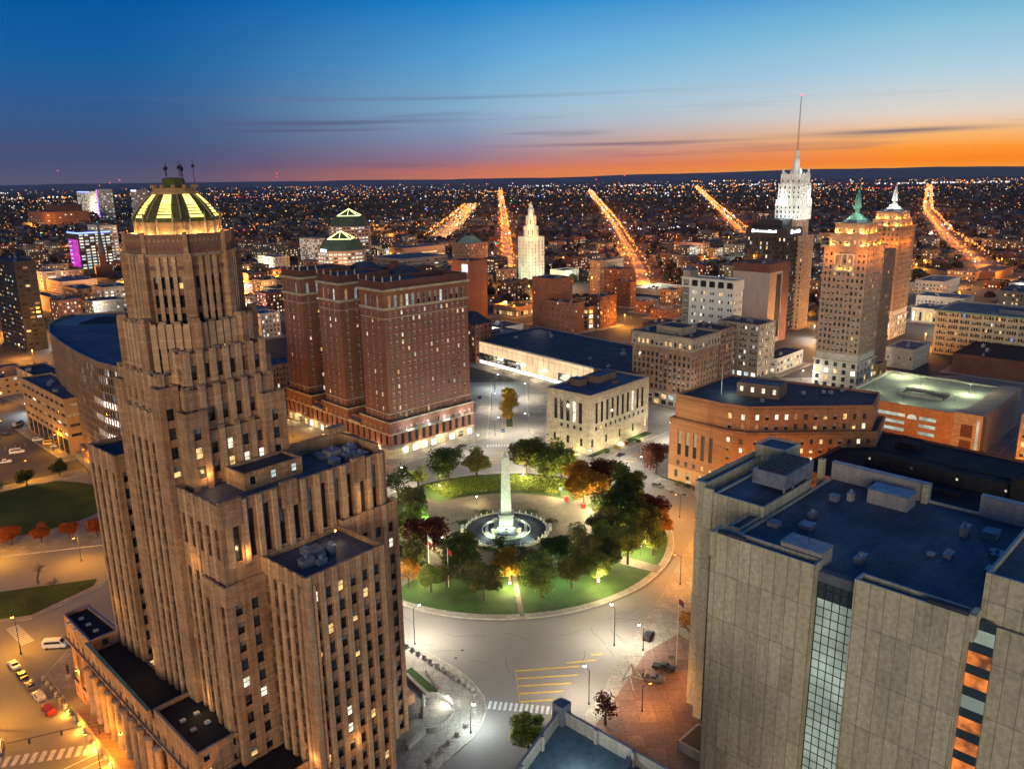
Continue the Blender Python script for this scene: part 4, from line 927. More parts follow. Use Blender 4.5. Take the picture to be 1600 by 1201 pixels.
# ------------------------------------------------------------------ the rest of downtown, one line each: x, y, z, length left, length right
wn = lambda p=.24, w=1.4, h=1.8, pt=3.2, fl=3.6, **k: dict(w=w,h=h,pitch=pt,fl=fl,dep=.3,zb=1.4,zt=.9,mg=1.4,lit=dict(p=p, **({'mix':k.pop('mix')} if 'mix' in k else {}), off=('glass_dark','glass_mid','half')),**k)
cw = ('lit_cool','lit_white')
T = [
('theatre','tall blank brick theatre fly tower left of the arched shopfronts',36,647,40,25,22,'red_brick',wn(.1,1,1.6,7,4.2),'roof_dark'),
('theatre_wing','lower brick wing in front of the theatre fly tower',50,622,24,30,12,'red_brick',wn(.1,1.2,1.6,5,5),'roof_dark'),
('warehouse','brick loft building with three amber uplit window bays',62,634,19,26,18,'orange_brick',dict(w=5,h=2.6,pitch=7,fl=3.9,dep=.5,zb=1.6,zt=.8,rib=(.5,1.2,'red_brick'),lit=dict(p=.6,mix=('lit_warm','lobby_white'))),'roof_dark'),
('brick_building','tall narrow brick block with lit stair windows beside the uplit loft',72,640,26,12,22,'dark_brick',wn(.35,1.2,1.8,4),'roof_dark'),
('office_building','slender tan office block with a steep dark roof wing, middle distance',93,834,35,13,41,'tan_stone',wn(.12),'roof_dark'),
('office_building','brick office block stepping down beside the slender tan one',115,823,27,27,21,'red_brick',wn(.2),'roof_dark'),
('brick_building','tall plain dark brick block with pale roof hatch, centre right',112,747,24,19,9,'dark_brick',wn(.2,1.2,1.4,5),'roof_blue'),
('brick_building','small brick block with one row of lit windows, centre right',122,712,10,13,14,'red_brick',wn(.6,1.4,1.2,3),'roof_dark'),
('dotted_office','squat brick office with a full grid of bright dotted windows',289,1208,21,52,18,'red_brick',wn(.75,2.2,2,5,4.2,mix=('lit_white','lit_warm')),'roof_dark'),
('brick_building','long low brick building with dark roofs beside the brown office block',133,676,8,17,49,'red_brick',wn(.3),'roof_dark'),
('brick_building','low brick building in front of the white arcaded block',118,600,9,22,26,'dark_brick',wn(.25),'roof_dark'),
('copper_roof_office','brown brick tower with dark hipped roof near the far avenue',-55,1095,34,35,35,'brown_stone',wn(.15),'copper_green'),
('brick_tower','plain brick slab tower with a bright video screen at its top corner',-36,690,51,22,22,'red_brick',None,'roof_dark'),
('flat_office','long pale office with three bright window bands and dark letters on the parapet',-156,1194,21,37,80,'tan_stone',dict(w=7,h=1.7,pitch=7.6,fl=4.6,dep=.3,zb=2,zt=4,lit=dict(p=.7,mix=('lit_warm','lit_white'))),'roof_grey'),
('curved_office','broad pale flat roofed office building behind the hotel roof',-143,1068,17,65,80,'concrete',dict(w=7,h=1.4,pitch=7.6,fl=4.6,dep=.3,zb=2,zt=4,lit=dict(p=.15)),'roof_grey'),
('office_building','pale low office building with teal lit corner, left of the hotel',-318,1090,20,46,22,'pale_stone',wn(.2,2.4,1.6,4.4),'roof_blue'),
('glass_office','teal floodlit glass office with a small gabled roof, behind the hotel',-282,1167,38,39,19,'pale_stone',wn(.4,2.6,2,3.6,mix=('lit_cool',)),'copper_green'),
('glass_low_office','low white office with blue roofed glazing just left of the hotel',-195,616,20,20,17,'pale_stone',wn(.3,1.4,2,2.6,mix=cw),'roof_blue'),
('grid_office','brown gridded office block between city hall and hotel',-136,428,21,16,22,'tan_stone',wn(.08,1.1,2.2,2,3.2),'roof_blue'),
('office_building','pale apartment block with a grid of amber windows left of the hotel',-190,520,19,26,22,'tan_stone',wn(.2,1.6,1.8,3),'roof_grey'),
('low_shop','low white roofed retail building at the foot of the dark tower',163,479,10,14,37,'pale_stone',wn(.5,2.4,2,4.2,4,mix=('lit_warm','lit_white')),'roof_dark'),
('low_shop','flat blue roofed shop block beyond the rear liberty tower',430,792,14,27,53,'pale_stone',wn(.2),'roof_blue'),
('low_shop','two storey brick row with amber arches, far right',523,899,10,30,20,'orange_brick',wn(.6,1.6,2.4,3,5,mix=('lit_warm',)),'roof_blue'),
('brick_building','long red brick hall beyond the amber arches, far right',545,900,9,25,80,'red_brick',None,'roof_dark'),
('low_shop','low pale blue roofed block nearest the stone office block',400,700,11,40,30,'pale_stone',wn(.3),'roof_blue'),
('hall','pillared white lit hall between the rear tower and stone block',345,640,12,20,30,'pale_stone',dict(w=1.6,h=7,pitch=2.6,fl=20,dep=.6,zb=1.5,zt=2,lit=dict(p=.8,mix=('lit_warm','lobby_white'))),'roof_blue'),
('black_roof_block','black roofed mechanical block behind the garage deck',300,452,12,40,62,'dark_brick',None,'roof_black'),
('glass_hotel','white gridded glass building lit cool white, left distance',-591,1183,60,60,20,'pale_stone',wn(.65,4.2,1.7,5.2,4.4,mix=cw),'roof_grey'),
('hospital','wide pale hospital block with blue roof light on the left horizon',-1660,3262,88,150,60,'pale_stone',dict(w=7,h=4,pitch=12,fl=8,dep=.4,zb=3,zt=3,lit=dict(p=.6,mix=cw)),'roof_grey'),
('hospital','twin hospital tower with purple lit edge on the left horizon',-1324,2684,100,60,30,'pale_stone',dict(w=5,h=3,pitch=9,fl=8,dep=.4,zb=3,zt=3,lit=dict(p=.3,mix=cw)),'roof_grey'),
('hospital','right hand hospital tower with a white roof light on the left horizon',-1210,2676,97,50,36,'grey_panel',dict(w=5,h=3,pitch=9,fl=8,dep=.4,zb=3,zt=3,lit=dict(p=.3,mix=cw)),'roof_grey'),
('brick_drum','dark red windowless brick block on the left horizon',-1370,2507,57,150,60,'dark_brick',None,'roof_dark'),
('brick_building','long orange lit brick building below the dark red block on the left',-1380,2441,38,182,119,'red_brick',dict(w=5,h=3,pitch=14,fl=8,dep=.4,zb=3,zt=3,lit=dict(p=.3)),'roof_dark'),
('low_block','tan windowless low block with flat roof, left middle distance',-437,759,15,60,12,'tan_stone',None,'roof_dark'),
('low_block','low tan block with a blue roof behind the left glass tower',-502,894,14,60,39,'tan_stone',wn(.1,2,1.2,6),'roof_blue'),
('low_block','brown office block right beside the blue courthouse roof',-395,775,22,30,27,'tan_stone',wn(.25,2.6,2,5,mix=cw),'roof_dark'),
('brick_building','amber and red lit brick block with arches, left middle distance',-440,812,16,44,20,'orange_brick',wn(.5,2,2,4,mix=('lit_warm','lit_dim')),'roof_dark'),
('parking_deck','white parking deck with open floors beside the left glass tower',-540,926,22,30,20,'pale_stone',dict(w=9,h=1.8,pitch=12,fl=4,dep=.8,zb=2,zt=1,lit=dict(p=.5,mix=cw)),'roof_grey'),
('low_shop','orange lit low building with dark roof behind the amber offices',-255,424,16,52,16,'amber_wall',wn(.3,1.6,1.6,3.2,4,mix=cw),'roof_dark'),
('low_shop','stepped dark roofed building above the first parking lot',-300,450,11,40,22,'amber_wall',wn(.25,1.6,1.4,3.6,mix=cw),'roof_dark'),
('low_shop','square dark roofed building highest of the amber group on the left',-262,466,17,40,30,'amber_wall',None,'roof_dark'),
('amber_offices','four storey orange lit office wing with dark ribbon windows, next to the curved courthouse',-200,344,27,62,14,'amber_wall',dict(w=5.2,h=1.5,pitch=6.2,fl=4.6,dep=.4,zb=9,zt=2,lit=dict(p=.2,mix=('lit_white','lit_dim'),off=('glass_dark','glass_mid'))),'roof_blue'),
('glass_tower','dark glass tower with scattered amber windows at the left edge',-358,581,66,60,14,'dark_metal',dict(w=3.0,h=1.5,pitch=3.3,fl=3.3,dep=.2,zb=1,zt=2,lit=dict(p=.16,mix=('lit_dim','lit_warm','lit_cool'),off=('glass_dark','glass_mid','glass_blue'))),'roof_dark'),
('office_building','dark office block with two lit floors beside the long avenue',-20,1010,22,20,24,'dark_brick',dict(w=5,h=1.6,pitch=6,fl=4,dep=.3,zb=2,zt=1,lit=dict(p=.5,mix=('lit_warm',))),'roof_dark'),
('screen_pavilion','low brown pavilion with an amber lit panel front near the avenue',4,700,9,28,24,'brown_stone',dict(w=2.6,h=3.4,pitch=3,fl=9,zb=1,zt=1,lit=dict(p=.8,mix=('lit_dim','lit_warm'))),'roof_black'),
('low_white_block','low white block with a round roof dish and three bright wall lamps',-8,612,7,22,26,'pale_stone',None,'roof_dark'),
('gabled_brick_block','old gabled brick building directly behind the hotel',-24,520,26,22,16,'red_brick',wn(.05),'roof_dark'),
('pale_roof_block','pale green lit roof deck among the brick blocks, centre right',153,819,6,34,45,'pale_stone',None,'deck_top'),
]
for i, (nm, lb, x, y, z, a, b_, m, sp, rf) in enumerate(T):
    cat = nm.replace('_', ' ') if nm in ('theatre','theatre_wing','warehouse','hospital','hall','parking_deck') else 'building'
    B = block(nm, lb, cat, (x, y), z, a, b_, m, sp, rf, 100+i, par=.8 if z > 12 else .5, clutter=3 if y < 1300 else 0, cap=60 if y < 1000 else 40, fin=False)
    if nm == 'copper_roof_office': g = MB(); g.prism(rect(4,31,4,31), 33, 43, 'copper_green', scale=.3); g.build('hipped_roof', B.root)
    if nm == 'flat_office':
        g = MB(); r = random.Random(2)
        for k in range(4): g.box(-.6,-.1,20-k*4.2,23-k*4.2,16.5,20.5,'dark_metal')
        g.build('letter', B.root)
    if nm == 'brick_tower':
        g = MB(); g.box(-.5,0,1,8,41,48,'court_screen'); g.build('video_screen', B.root)
        for k in range(9): g = MB(); g.box(-.5,0,8.6,9.6,38-k*3.2,39-k*3.2,'lit_white'); g.build('wall_lamp', B.root)
    if nm == 'gabled_brick_block': g = MB(); g.prism(rect(0,16,0,22), 26, 33, 'roof_dark', scale=.25); g.build('gable_roof', B.root)
    if nm == 'low_white_block':
        g = MB(); g.lathe([(1.8,6.8),(2.3,8.6),(1.2,10.2),(.1,10.6)], (8,12), 'white_terracotta', 12); g.build('roof_dish', B.root)
        for k in range(3): point('wall_lamp_light', (-1.2, 5+k*5, 5), 900, (1,1,.95), .3, B.root)
    if nm == 'amber_offices':
        for k in range(8): g = MB(); g.box(-.32,-.02,3+k*7.2,7.6+k*7.2,.8,7.4,'glass_dark'); g.build('window', B.root)
    if nm == 'hospital' and x < -1500: g = MB(); g.box(-1,-.2,10,140,84,88,'blue_strip'); g.build('roof_light', B.root)
    if nm == 'hospital' and x > -1250: g = MB(); g.box(-1,-.2,5,45,92,96,'sign_white'); g.build('roof_light', B.root)
    if nm == 'hospital' and -1400 < x < -1300: g = MB(); g.box(-1,-.2,50,58,10,98,'far_purple'); g.build('corner_light', B.root)
    B.finish()
# ------------------------------------------------------------------ landmark towers farther off
et = Bld('terraced_tower', 'white floodlit tower stepping up to an amber lit lantern, beside the long avenue', 'tower', (24,948), 40, seed=70)
ew = dict(w=1.5,h=2.3,pitch=4.6,fl=3.9,dep=.6,zb=2,zt=2,mg=2,rib=(.6,1.1,'white_terracotta',.5),lit=dict(p=.25,mix=('lit_dim','lit_warm'),off=('glass_mid',)))
ec = (9,9)
et.prism(rect(-2,20,-2,20), 0, 52, 'white_terracotta', [ew,None,None,ew], par=1)
for ap, z0, z1 in ((8.6,52,64),(6.0,64,76)): et.prism(octo(ap, ec), z0, z1, 'white_terracotta', dict(w=1.2,h=6,pitch=2.6,fl=20,dep=.6,zb=2,zt=2,mg=.6,lit=dict(p=.3,mix=('lit_warm',),off=('glass_mid',))), par=.6)
et.trim.lathe([(3.8,76),(3.6,83),(4.1,83.4),(3.2,84.5),(2.3,85),(2.2,88),(1.2,89.5),(.3,92)], ec, 'white_terracotta', 8)
et.prism(rect(20,46,-34,-12), 0, 14, 'white_terracotta', [ew,None,None,ew], par=1)
for q, z, p, c in (((-12,9),4,3600,(.9,1,.6)),((9,-12),4,3600,(.9,1,.6)),((-11,-8),24,3000,(.9,1,.6)),((-5,2),53,1000,(1,.6,.2)),((3,-5),53,1000,(1,.6,.2)),((0,3),65,700,(1,.52,.12)),((5,0),65,700,(1,.52,.12)),((4,3),77,420,(1,.5,.1)),((28,-40),6,1600,(.9,1,.65))): point('floodlight_beam', (*q, z), p, c, .5, et.root)
et.finish()
for i, (x, y, r0, zb, zp, lb) in enumerate(((-205,985,27,38,50,'front green glass tower with a glowing yellow pyramid outline and lit office floors'),(-222,1130,27,58,71,'rear green glass tower with a glowing yellow pyramid outline'))):
    B = Bld('pyramid_tower', lb, 'office tower', (x,y), 46, seed=72+i); p = octo(r0, (0,0))
    B.prism(p, 0, zb, 'tan_stone', dict(w=4.2,h=1.9,pitch=5.0,fl=4.4,dep=.4,zb=2,zt=1,mg=.8,lit=dict(p=.85 if i == 0 else .3,mix=('lit_white','lit_cool'),off=('glass_dark',))), par=0, roof='copper_green')
    B.trim.prism(octo(r0*.93,(0,0)), zb, zb+6, 'dark_green_roof', scale=.94); B.trim.prism(octo(r0*.86,(0,0)), zb+6, zp, 'dark_green_roof', scale=.86); B.trim.prism([(r0*.69*math.cos(R(a)), r0*.69*math.sin(R(a))) for a in (-180,-90,0,90)], zp, zp+9.4, 'dark_green_roof', scale=.03)
    g = MB(); R0 = r0*.72; q = [(R0*math.cos(R(a)), R0*math.sin(R(a)), zp+.4) for a in (-180,-90,0,90)]; q = [(x_, y_, zp+1.) for x_, y_, _ in q]; t = (0,0,zp+10)
    for k in range(4): g.tube(q[k], q[(k+1) % 4], .55, .55, 'pyramid_light', 4); g.tube(q[k], t, .5, .5, 'pyramid_light', 4)
    g.tube(tuple((q[0][k]+q[1][k])/2 for k in range(3)), t, .35, .35, 'pyramid_light', 4); g.build('pyramid_outline', B.root); g = MB(); g.tube(t, (0,0,zp+20), .25, .1, 'dark_metal', 4); g.build('mast', B.root)
    if i == 0: g = MB(); g.box(-r0-.5,-r0-.1,-8,4,zb-1.5,zb+2,'sign_white'); g.build('sign', B.root)
    B.finish()
pp = block('purple_glass_tower', 'glass tower with a magenta lit brick side and blue lit roof edge, left distance', 'tower', (-612,1152), 52, 42, 44, 'dark_metal', (dict(w=5.2,h=2.3,pitch=6.2,fl=4.2,dep=.3,zb=1,zt=1,lit=dict(p=.8,mix=('lit_cool','lit_white'))),dict(w=3,h=2,pitch=5,fl=4.2,dep=.3,zb=1,zt=1,lit=dict(p=0))), seed=77, fin=False, cap=60)
g = MB(); g.box(-.9,-.4,2,40,3,42,'purple_wall_glow'); g.build('lit_wall', pp.root); g = MB(); g.box(-.6,44,-.8,-.3,50.5,52.5,'blue_strip'); g.box(-.9,-.3,-.5,42,50.5,52.5,'blue_strip'); g.build('roof_light', pp.root)
for k in range(6): g = MB(); g.box(-1.4,-.4,28,36,8+k*6,9+k*6,'blue_strip'); g.build('wall_lamp', pp.root)
pp.finish()
t = thing('church_steeple', 'slim dark church steeple in the left distance', 'steeple', (-535,1060,0), R(30)); g = MB(); g.prism(rect(-4,4,-4,4), 0, 30, 'dark_brick'); g.prism(rect(-10,10,-3,26), 0, 14, 'dark_brick'); g.build('wall', t)
g = MB(); g.lathe([(5,30),(3,42),(.1,76)], (0,0), 'roof_dark', 8); g.build('spire', t)

# ------------------------------------------------------------------ ground, roads and paving
ZL = [0.02]
def sheet(name, poly, mat, z=None, kind='structure'):
    if z is None: ZL[0] += .004; z = ZL[0]
    b = MB(); b.face([(*p, z) for p in poly], mat); o = b.build(name); tag(o, kind=kind); return o
def slab(name, poly, mat, h=.13, kerb='kerb'):
    ZL[0] += .004; z = h+ZL[0]; b = MB(); b.prism(poly, 0, z, kerb, top=kerb); i = inset(poly, .35); b.face([(*p, z+.004) for p in i], mat)
    o = b.build(name); tag(o, kind='structure'); return z+.004
def circ(c, r, n=64, a0=0, a1=360, ry=None): return [(c[0]+r*math.cos(R(a0+(a1-a0)*i/n)), c[1]+(ry or r)*math.sin(R(a0+(a1-a0)*i/n))) for i in range(n+(0 if a1-a0 == 360 else 1))]
sheet('ground', [(-30000,-2000),(30000,-2000),(30000,40000),(-30000,40000)], 'far_ground_hazed', 0)
sheet('street_ground', [(-900,20),(900,20),(1300,1500),(-1500,1500)], 'town_ground', .012)
sheet('road', [(-420,20),(330,20),(330,470),(-420,470)], 'asphalt', .022)
C = (-3, 258.5)
def frame_rect(loc, deg, x0, x1, y0, y1):
    c, s = math.cos(R(deg)), math.sin(R(deg)); return [(loc[0]+x*c-y*s, loc[1]+x*s+y*c) for x, y in rect(x0,x1,y0,y1)]
bl = [(-16.6,142.7),(-13.5,146.8),(-9.9,151.5),(-8.0,155.6),(-6.9,161.2),(-7.6,166.4),(-10.5,172.3),(-15.3,178.2),(-20.9,183.4),(-26.5,188.5),(-34,197),(-46,212),(-62,232),(-78,240),(-95,232),(-112,206),(-119,190),(-119,178),(-102,161),(-84,143),(-60,112),(-45,92),(-35,100)]
bl = bl[::1]
slab('pavement', bl, 'pavement')
slab('pavement', frame_rect((-51.5,336.),44,-9,56,-8,100), 'pavement')
slab('pavement', frame_rect((34.,336.),47,-7,60,-8,40), 'pavement')
slab('pavement', [(-20,368),(-12,360),(-12,465),(-60,420)], 'pavement')
slab('pavement', [(8,372),(16,358),(40,385),(20,465),(8,465)], 'pavement')
slab('median', [(-3.6,379),(.6,379),(-.4,434),(-3.6,434)], 'grass')
slab('pavement', [(55,301),(72,283),(90,272),(145,270),(160,300),(130,345),(100,360)], 'pavement')
slab('pavement', [(8.8,150),(20.5,165.5),(25,177),(29,185),(35,196),(44,214),(56,240),(72,272),(88,268),(150,250),(120,120),(40,110),(8,120)], 'pavement')
sheet('brick_plaza', [(12,146),(24,166),(34,184),(44,192),(52,180),(46,140),(30,128)], 'red_paving', .20)
slab('pavement', frame_rect((64,418),39,-12,70,-12,150), 'pavement')
sheet('lawn_strip', [(-28,177),(-26.5,178.5),(-18.9,169),(-19.7,166.5)], 'grass', .22)
for i, row in enumerate(T):
    if row[3] < 780 and row[2] > -300: slab('pavement', frame_rect((row[2],row[3]),46,-5,row[6]+5,-5,row[5]+5), 'pavement')
for loc, a, b_ in (((93,403),37,27),((148,469),28,21),((146,521),39,12),((193,435),24,60),((222,298),20,30)): slab('pavement', frame_rect(loc,46,-5,b_+5,-5,a+5), 'pavement')
slab('pavement', frame_rect((193,330),46,-4,70,-14,56), 'pavement')
# the round island
slab('island_path', circ(C, 58, 96), 'pavement')
gz = .40
sheet('island_lawn', circ(C, 55.6, 96), 'grass', gz)
for a, w, r0 in ((-132,5,28),(-32,5,28),(40,6,28),(140,7,28),(-85,1.4,28)):
    u = (math.cos(R(a)), math.sin(R(a))); n = (-u[1], u[0]); sheet('path', [(C[0]+u[0]*r0-n[0]*w/2, C[1]+u[1]*r0-n[1]*w/2),(C[0]+u[0]*57-n[0]*w/2, C[1]+u[1]*57-n[1]*w/2),(C[0]+u[0]*57+n[0]*w/2, C[1]+u[1]*57+n[1]*w/2),(C[0]+u[0]*r0+n[0]*w/2, C[1]+u[1]*r0+n[1]*w/2)], 'plaza_paving', gz+.01+abs(a)*.00005)
sheet('plaza', circ((-3,259.5), 37, 96, ry=33), 'plaza_paving', gz+.03)
# parks and lots west
sheet('lawn', circ((-196,285), 40, 48, ry=29), 'grass', .10)
sheet('lawn', [(-200,235),(-156.6,220.5),(-131,228),(-129,223),(-139,206.5),(-147,204),(-200,208)], 'grass', .11)
slab('pavement', [(-230,262),(-172,243.5),(-140,252),(-138,259),(-150,272),(-156,262),(-172,252),(-226,268)][::1], 'pavement')
slab('pavement', [(-190,203),(-147,202),(-138,204.5),(-127,222),(-127,228),(-130.5,228.2),(-129.5,223),(-139,206.3),(-147,204.2),(-190,205.5)], 'pavement', kerb='pavement')
sheet('parking_lot', [(-330,390),(-244,400),(-180,322),(-212,300),(-300,310)], 'parking_asphalt', .09)
sheet('parking_lot', [(-330,470),(-240,410),(-214,372),(-250,388),(-330,398)], 'parking_asphalt', .10)
slab('pavement', [(-225,300),(-212,299),(-181,321),(-186,328),(-213,306),(-225,307)], 'pavement')
# painted markings
def stripes(name, p, q, w, n, mat, frac=.55, z=.06):
    """n bars side by side from p to q, each w long across"""
    p, q = Vector(p), Vector(q); L = (q-p).length; u = (q-p)/L; v = Vector((-u.y, u.x)); b = MB()
    for i in range(n):
        a = p+u*(L*i/n); c = a+u*(L/n*frac); b.face([(*(a-v*w/2),z),(*(c-v*w/2),z),(*(c+v*w/2),z),(*(a+v*w/2),z)], mat)
    o = b.build(name); tag(o, kind='structure')
stripes('crosswalk', (-6.6,163.4), (10.6,160.6), 2.9, 14, 'white_paint')
stripes('crosswalk', (-12,351), (5,351.5), 3.6, 13, 'white_paint')
stripes('crosswalk', (-141.,200.5), (-131.5,192), 3.2, 12, 'white_paint')
stripes('crosswalk', (-112,146), (-91,150.5), 3.4, 12, 'white_paint')
stripes('crosswalk', (-30.5,213), (-33.5,219), 3, 5, 'white_paint')
stripes('crosswalk', (-47,318), (-38,309), 3.4, 8, 'white_paint')
def bars(name, segs, w, mat, z=.062):
    b = MB()
    for p, q in segs:
        p, q = Vector(p), Vector(q); u = (q-p).normalized(); v = Vector((-u.y, u.x))*w/2
        b.face([(*(p-v),z),(*(q-v),z),(*(q+v),z),(*(p+v),z)], mat)
    o = b.build(name); tag(o, kind='structure')
bars('hatched_marking', [((0,176.5),(17.6,178.3)),((.2,173.3),(15.6,174.6)),((.5,170.3),(13.6,171.3)),((.7,167.4),(11.4,168.2)),((.9,164.3),(8.6,164.9)),((12.9,179.6),(20.6,180.8)),((19.5,183),(22.5,183.4)),((-.1,158.3),(4,158.8)),((-.7,155.3),(1.7,155.6)),((-1.6,152.3),(.2,152.5))], .55, 'yellow_paint')
bars('lane_line', [((-.2,177.5),(.8,164.2)),((-.3,160),(-1.9,151))], .14, 'yellow_paint', .058)
bars('hatched_marking', [((42+i*3.1,321+i*3.5),(46.5+i*3.1,320.5+i*3.5)) for i in range(7)], .5, 'yellow_paint')
bars('lane_line', [((39.5,319),(66,351)),((44,317),(68,348)),((66,351),(110,400)),((67.5,349.5),(111,398.5))], .16, 'yellow_paint', .058)
bars('hatched_marking', [((-8,340),(2,343.5)),((-8.5,335),(2,338.5)),((-20,329),(-2,333)),((-22,325),(-4,329))], .4, 'yellow_paint')
bars('lane_line', [((-65,306),(-160,408)),((-64,306.8),(-159,408.8)),((-101,130),(-150,186)),((-5,360),(-5,470)),((-118,148),(-110,139))], .2, 'yellow_paint', .058)
bars('lane_line', [((-58,300),(-150,398)),((-72,313),(-166,416))], .14, 'white_paint', .058)
bars('lane_line', [((-92,143),(-112,141)),((-87,153),(-97,143)),((-85,151),(-95,141))], .35, 'white_paint', .058)
bars('lot_marking', [((-240+i*3.1,352+i*2.6),(-243+i*3.1,357+i*2.6)) for i in range(9)], .14, 'white_paint', .11)
def arc_line(name, r, a0, a1, w, mat, z=.06):
    b = MB(); n = int(abs(a1-a0)/2)
    for i in range(n):
        if i % 3 == 2: continue
        t0, t1 = R(a0+(a1-a0)*i/n), R(a0+(a1-a0)*(i+1)/n)
        b.face([(C[0]+r*math.cos(t0),C[1]+r*math.sin(t0),z),(C[0]+(r+w)*math.cos(t0),C[1]+(r+w)*math.sin(t0),z),(C[0]+(r+w)*math.cos(t1),C[1]+(r+w)*math.sin(t1),z),(C[0]+r*math.cos(t1),C[1]+r*math.sin(t1),z)][::1], mat)
    o = b.build(name); tag(o, kind='structure')
surf('tar', (.10,.095,.085), sc=1.)
b = MB(); r = random.Random(4)            # tar seams on the circular roadway
for i in range(34):
    a = r.uniform(-150,-10); rr = r.uniform(61,78); x, y = C[0]+rr*math.cos(R(a)), C[1]+rr*math.sin(R(a)); h = R(a)+(PI/2 if r.random() < .5 else 0)+r.uniform(-.2,.2)
    for k in range(r.randint(3,8)):
        x2, y2 = x+1.5*math.cos(h), y+1.5*math.sin(h); h += r.uniform(-.35,.35); v = (-math.sin(h)*.06, math.cos(h)*.06)
        b.face([(x-v[0],y-v[1],.055),(x2-v[0],y2-v[1],.055),(x2+v[0],y2+v[1],.055),(x+v[0],y+v[1],.055)], 'tar'); x, y = x2, y2
tag(b.build('tar_seams'), kind='structure')
b = MB()
for x, y in ((-14,186),(-15.5,182.5),(-34,196),(20,150),(48,219),(-20,160),(4,154)): b.lathe([(.42,.05),(.42,.056)], (x,y), 'dark_metal', 12)
for x, y in ((62,292),(66,289),(70,286),(40,181),(38,176),(17,331),(20,330)): b.face([(x-.8,y-.8,.33),(x+.8,y-.8,.33),(x+.8,y+.8,.33),(x-.8,y+.8,.33)], 'bark')
tag(b.build('manhole_covers'), kind='structure')

# ------------------------------------------------------------------ the obelisk and its basin
ob_ = thing('obelisk_monument', 'tall white marble obelisk on a stepped octagonal base with carved animals', 'monument', (-2.7,259,gz), R(0))
mz = 'marble'
b = MB(); b.prism(rect(-1.9,1.9,-1.9,1.9), 5.4, 27, mz, scale=.66); b.prism(rect(-1.255,1.255,-1.255,1.255), 27, 29.6, mz, scale=.02); b.build('shaft', ob_)
b = MB(); b.prism(rect(-2.5,2.5,-2.5,2.5), 2.4, 6.2, mz, scale=.95); b.prism(rect(-2.7,2.7,-2.7,2.7), 6.2, 6.6, mz); b.prism(rect(-3.1,3.1,-3.1,3.1), 1.6, 2.5, mz); b.build('pedestal', ob_)
b = MB(); b.prism(octo(7.3,(0,0)), 0, .8, mz); b.prism(octo(6.3,(0,0)), .8, 1.2, 'fountain_floor'); b.prism(rect(-4.2,4.2,-4.2,4.2), .6, 1.9, mz)
for a in range(4):
    ca, sa = math.cos(a*PI/2), math.sin(a*PI/2)
    for d in (-3.6, 3.6): b.lathe([(.5,1.9),(.75,2.1),(.8,2.5),(.2,2.6)], (4*ca-d*sa, 4*sa+d*ca), mz, 8)
b.build('stepped_base', ob_)
for a in range(4):
    t_ = R(45+a*90); b = MB(); x, y = 5.9*math.cos(t_), 5.9*math.sin(t_); u = (-math.sin(t_), math.cos(t_))
    b.lathe([(.9,.8),(.9,1.5)], (x,y), mz, 8); b.tube((x-u[0]*1.1,y-u[1]*1.1,1.8),(x+u[0]*.8,y+u[1]*.8,1.95),.5,.42,mz,8); b.tube((x+u[0]*.8,y+u[1]*.8,2.05),(x+u[0]*1.35,y+u[1]*1.35,2.2),.42,.28,mz,8); b.tube((x+u[0]*.7,y+u[1]*.7,1.5),(x+u[0]*1.5,y+u[1]*1.5,1.45),.18,.15,mz,6)
    b.build('carved_lion', ob_, True)
fb = thing('fountain_basin', 'round fountain basin with dark bluish floor, marble steps and ring of small posts', 'fountain', (-2.7,259,gz+.02))
b = MB(); b.lathe([(15.2,.0),(15.2,.35),(14.6,.35),(14.6,.55),(14.0,.55),(14.0,.2)], (0,0), 'pale_stone', 64, caps=False); b.build('basin_rim', fb)
b = MB(); b.face([(14.05*math.cos(2*PI*i/64),14.05*math.sin(2*PI*i/64),.2) for i in range(64)], 'fountain_floor'); b.build('basin_floor', fb)
b = MB(); b.lathe([(8.6,.2),(8.6,.5),(8.2,.5),(8.2,.21)], (0,0), 'marble', 48, caps=False); b.build('inner_kerb', fb)
for i in range(36):
    a = 2*PI*i/36
    if abs(math.sin(a-(-PI/2))) < .2 and math.sin(a) < 0: continue
    b = MB(); b.lathe([(.24,.5),(.2,1.3),(.28,1.4),(.05,1.6)], (14.25*math.cos(a), 14.25*math.sin(a)), mz, 6); b.build('post', fb)
b = MB(); b.box(-2.8,2.8,-16.9,-15.3,0,1.6,mz); b.box(-2.4,2.4,-17.4,-16.9,0,.5,mz); b.box(-15.9,-14.9,-1.6,1.6,0,1.5,mz); b.box(14.9,15.9,-1.6,1.6,0,1.5,mz); b.build('marble_bench', fb)
for i, a in enumerate((20,160,250,290,60,120)):
    b = MB(); x, y = 16.6*math.cos(R(a)), 16.6*math.sin(R(a)); r = random.Random(i)
    for k in range(60):
        q = (x+r.gauss(0,1.3), y+r.gauss(0,.7), .3+abs(r.gauss(0,.4))); b.octa(q, .32, 'leaf_dark')
    tag(b.build('shrub'), 'low dark shrub clipped round the fountain rim', 'shrub', 'shrubs at the fountain rim').location = (-2.7,259,gz)
for a, rr, p in ((45,8,200),(135,8,200),(225,9,160),(315,9,160),(-70,4.6,200),(-110,4.6,200),(-90,13,110),(-50,13,100),(-130,13,100)):
    point('floodlight_beam', (rr*math.cos(R(a)), rr*math.sin(R(a)), 1.2 if rr > 5 else 2.2), p, (.72,1,.72), .25, fb)

for a in (-130,-90,-50,0,180): point('obelisk_spot', (12.6*math.cos(R(a)), 12.6*math.sin(R(a)), .9), 2500, (.74,1,.66), .3, fb, R(46), (0,0,17))
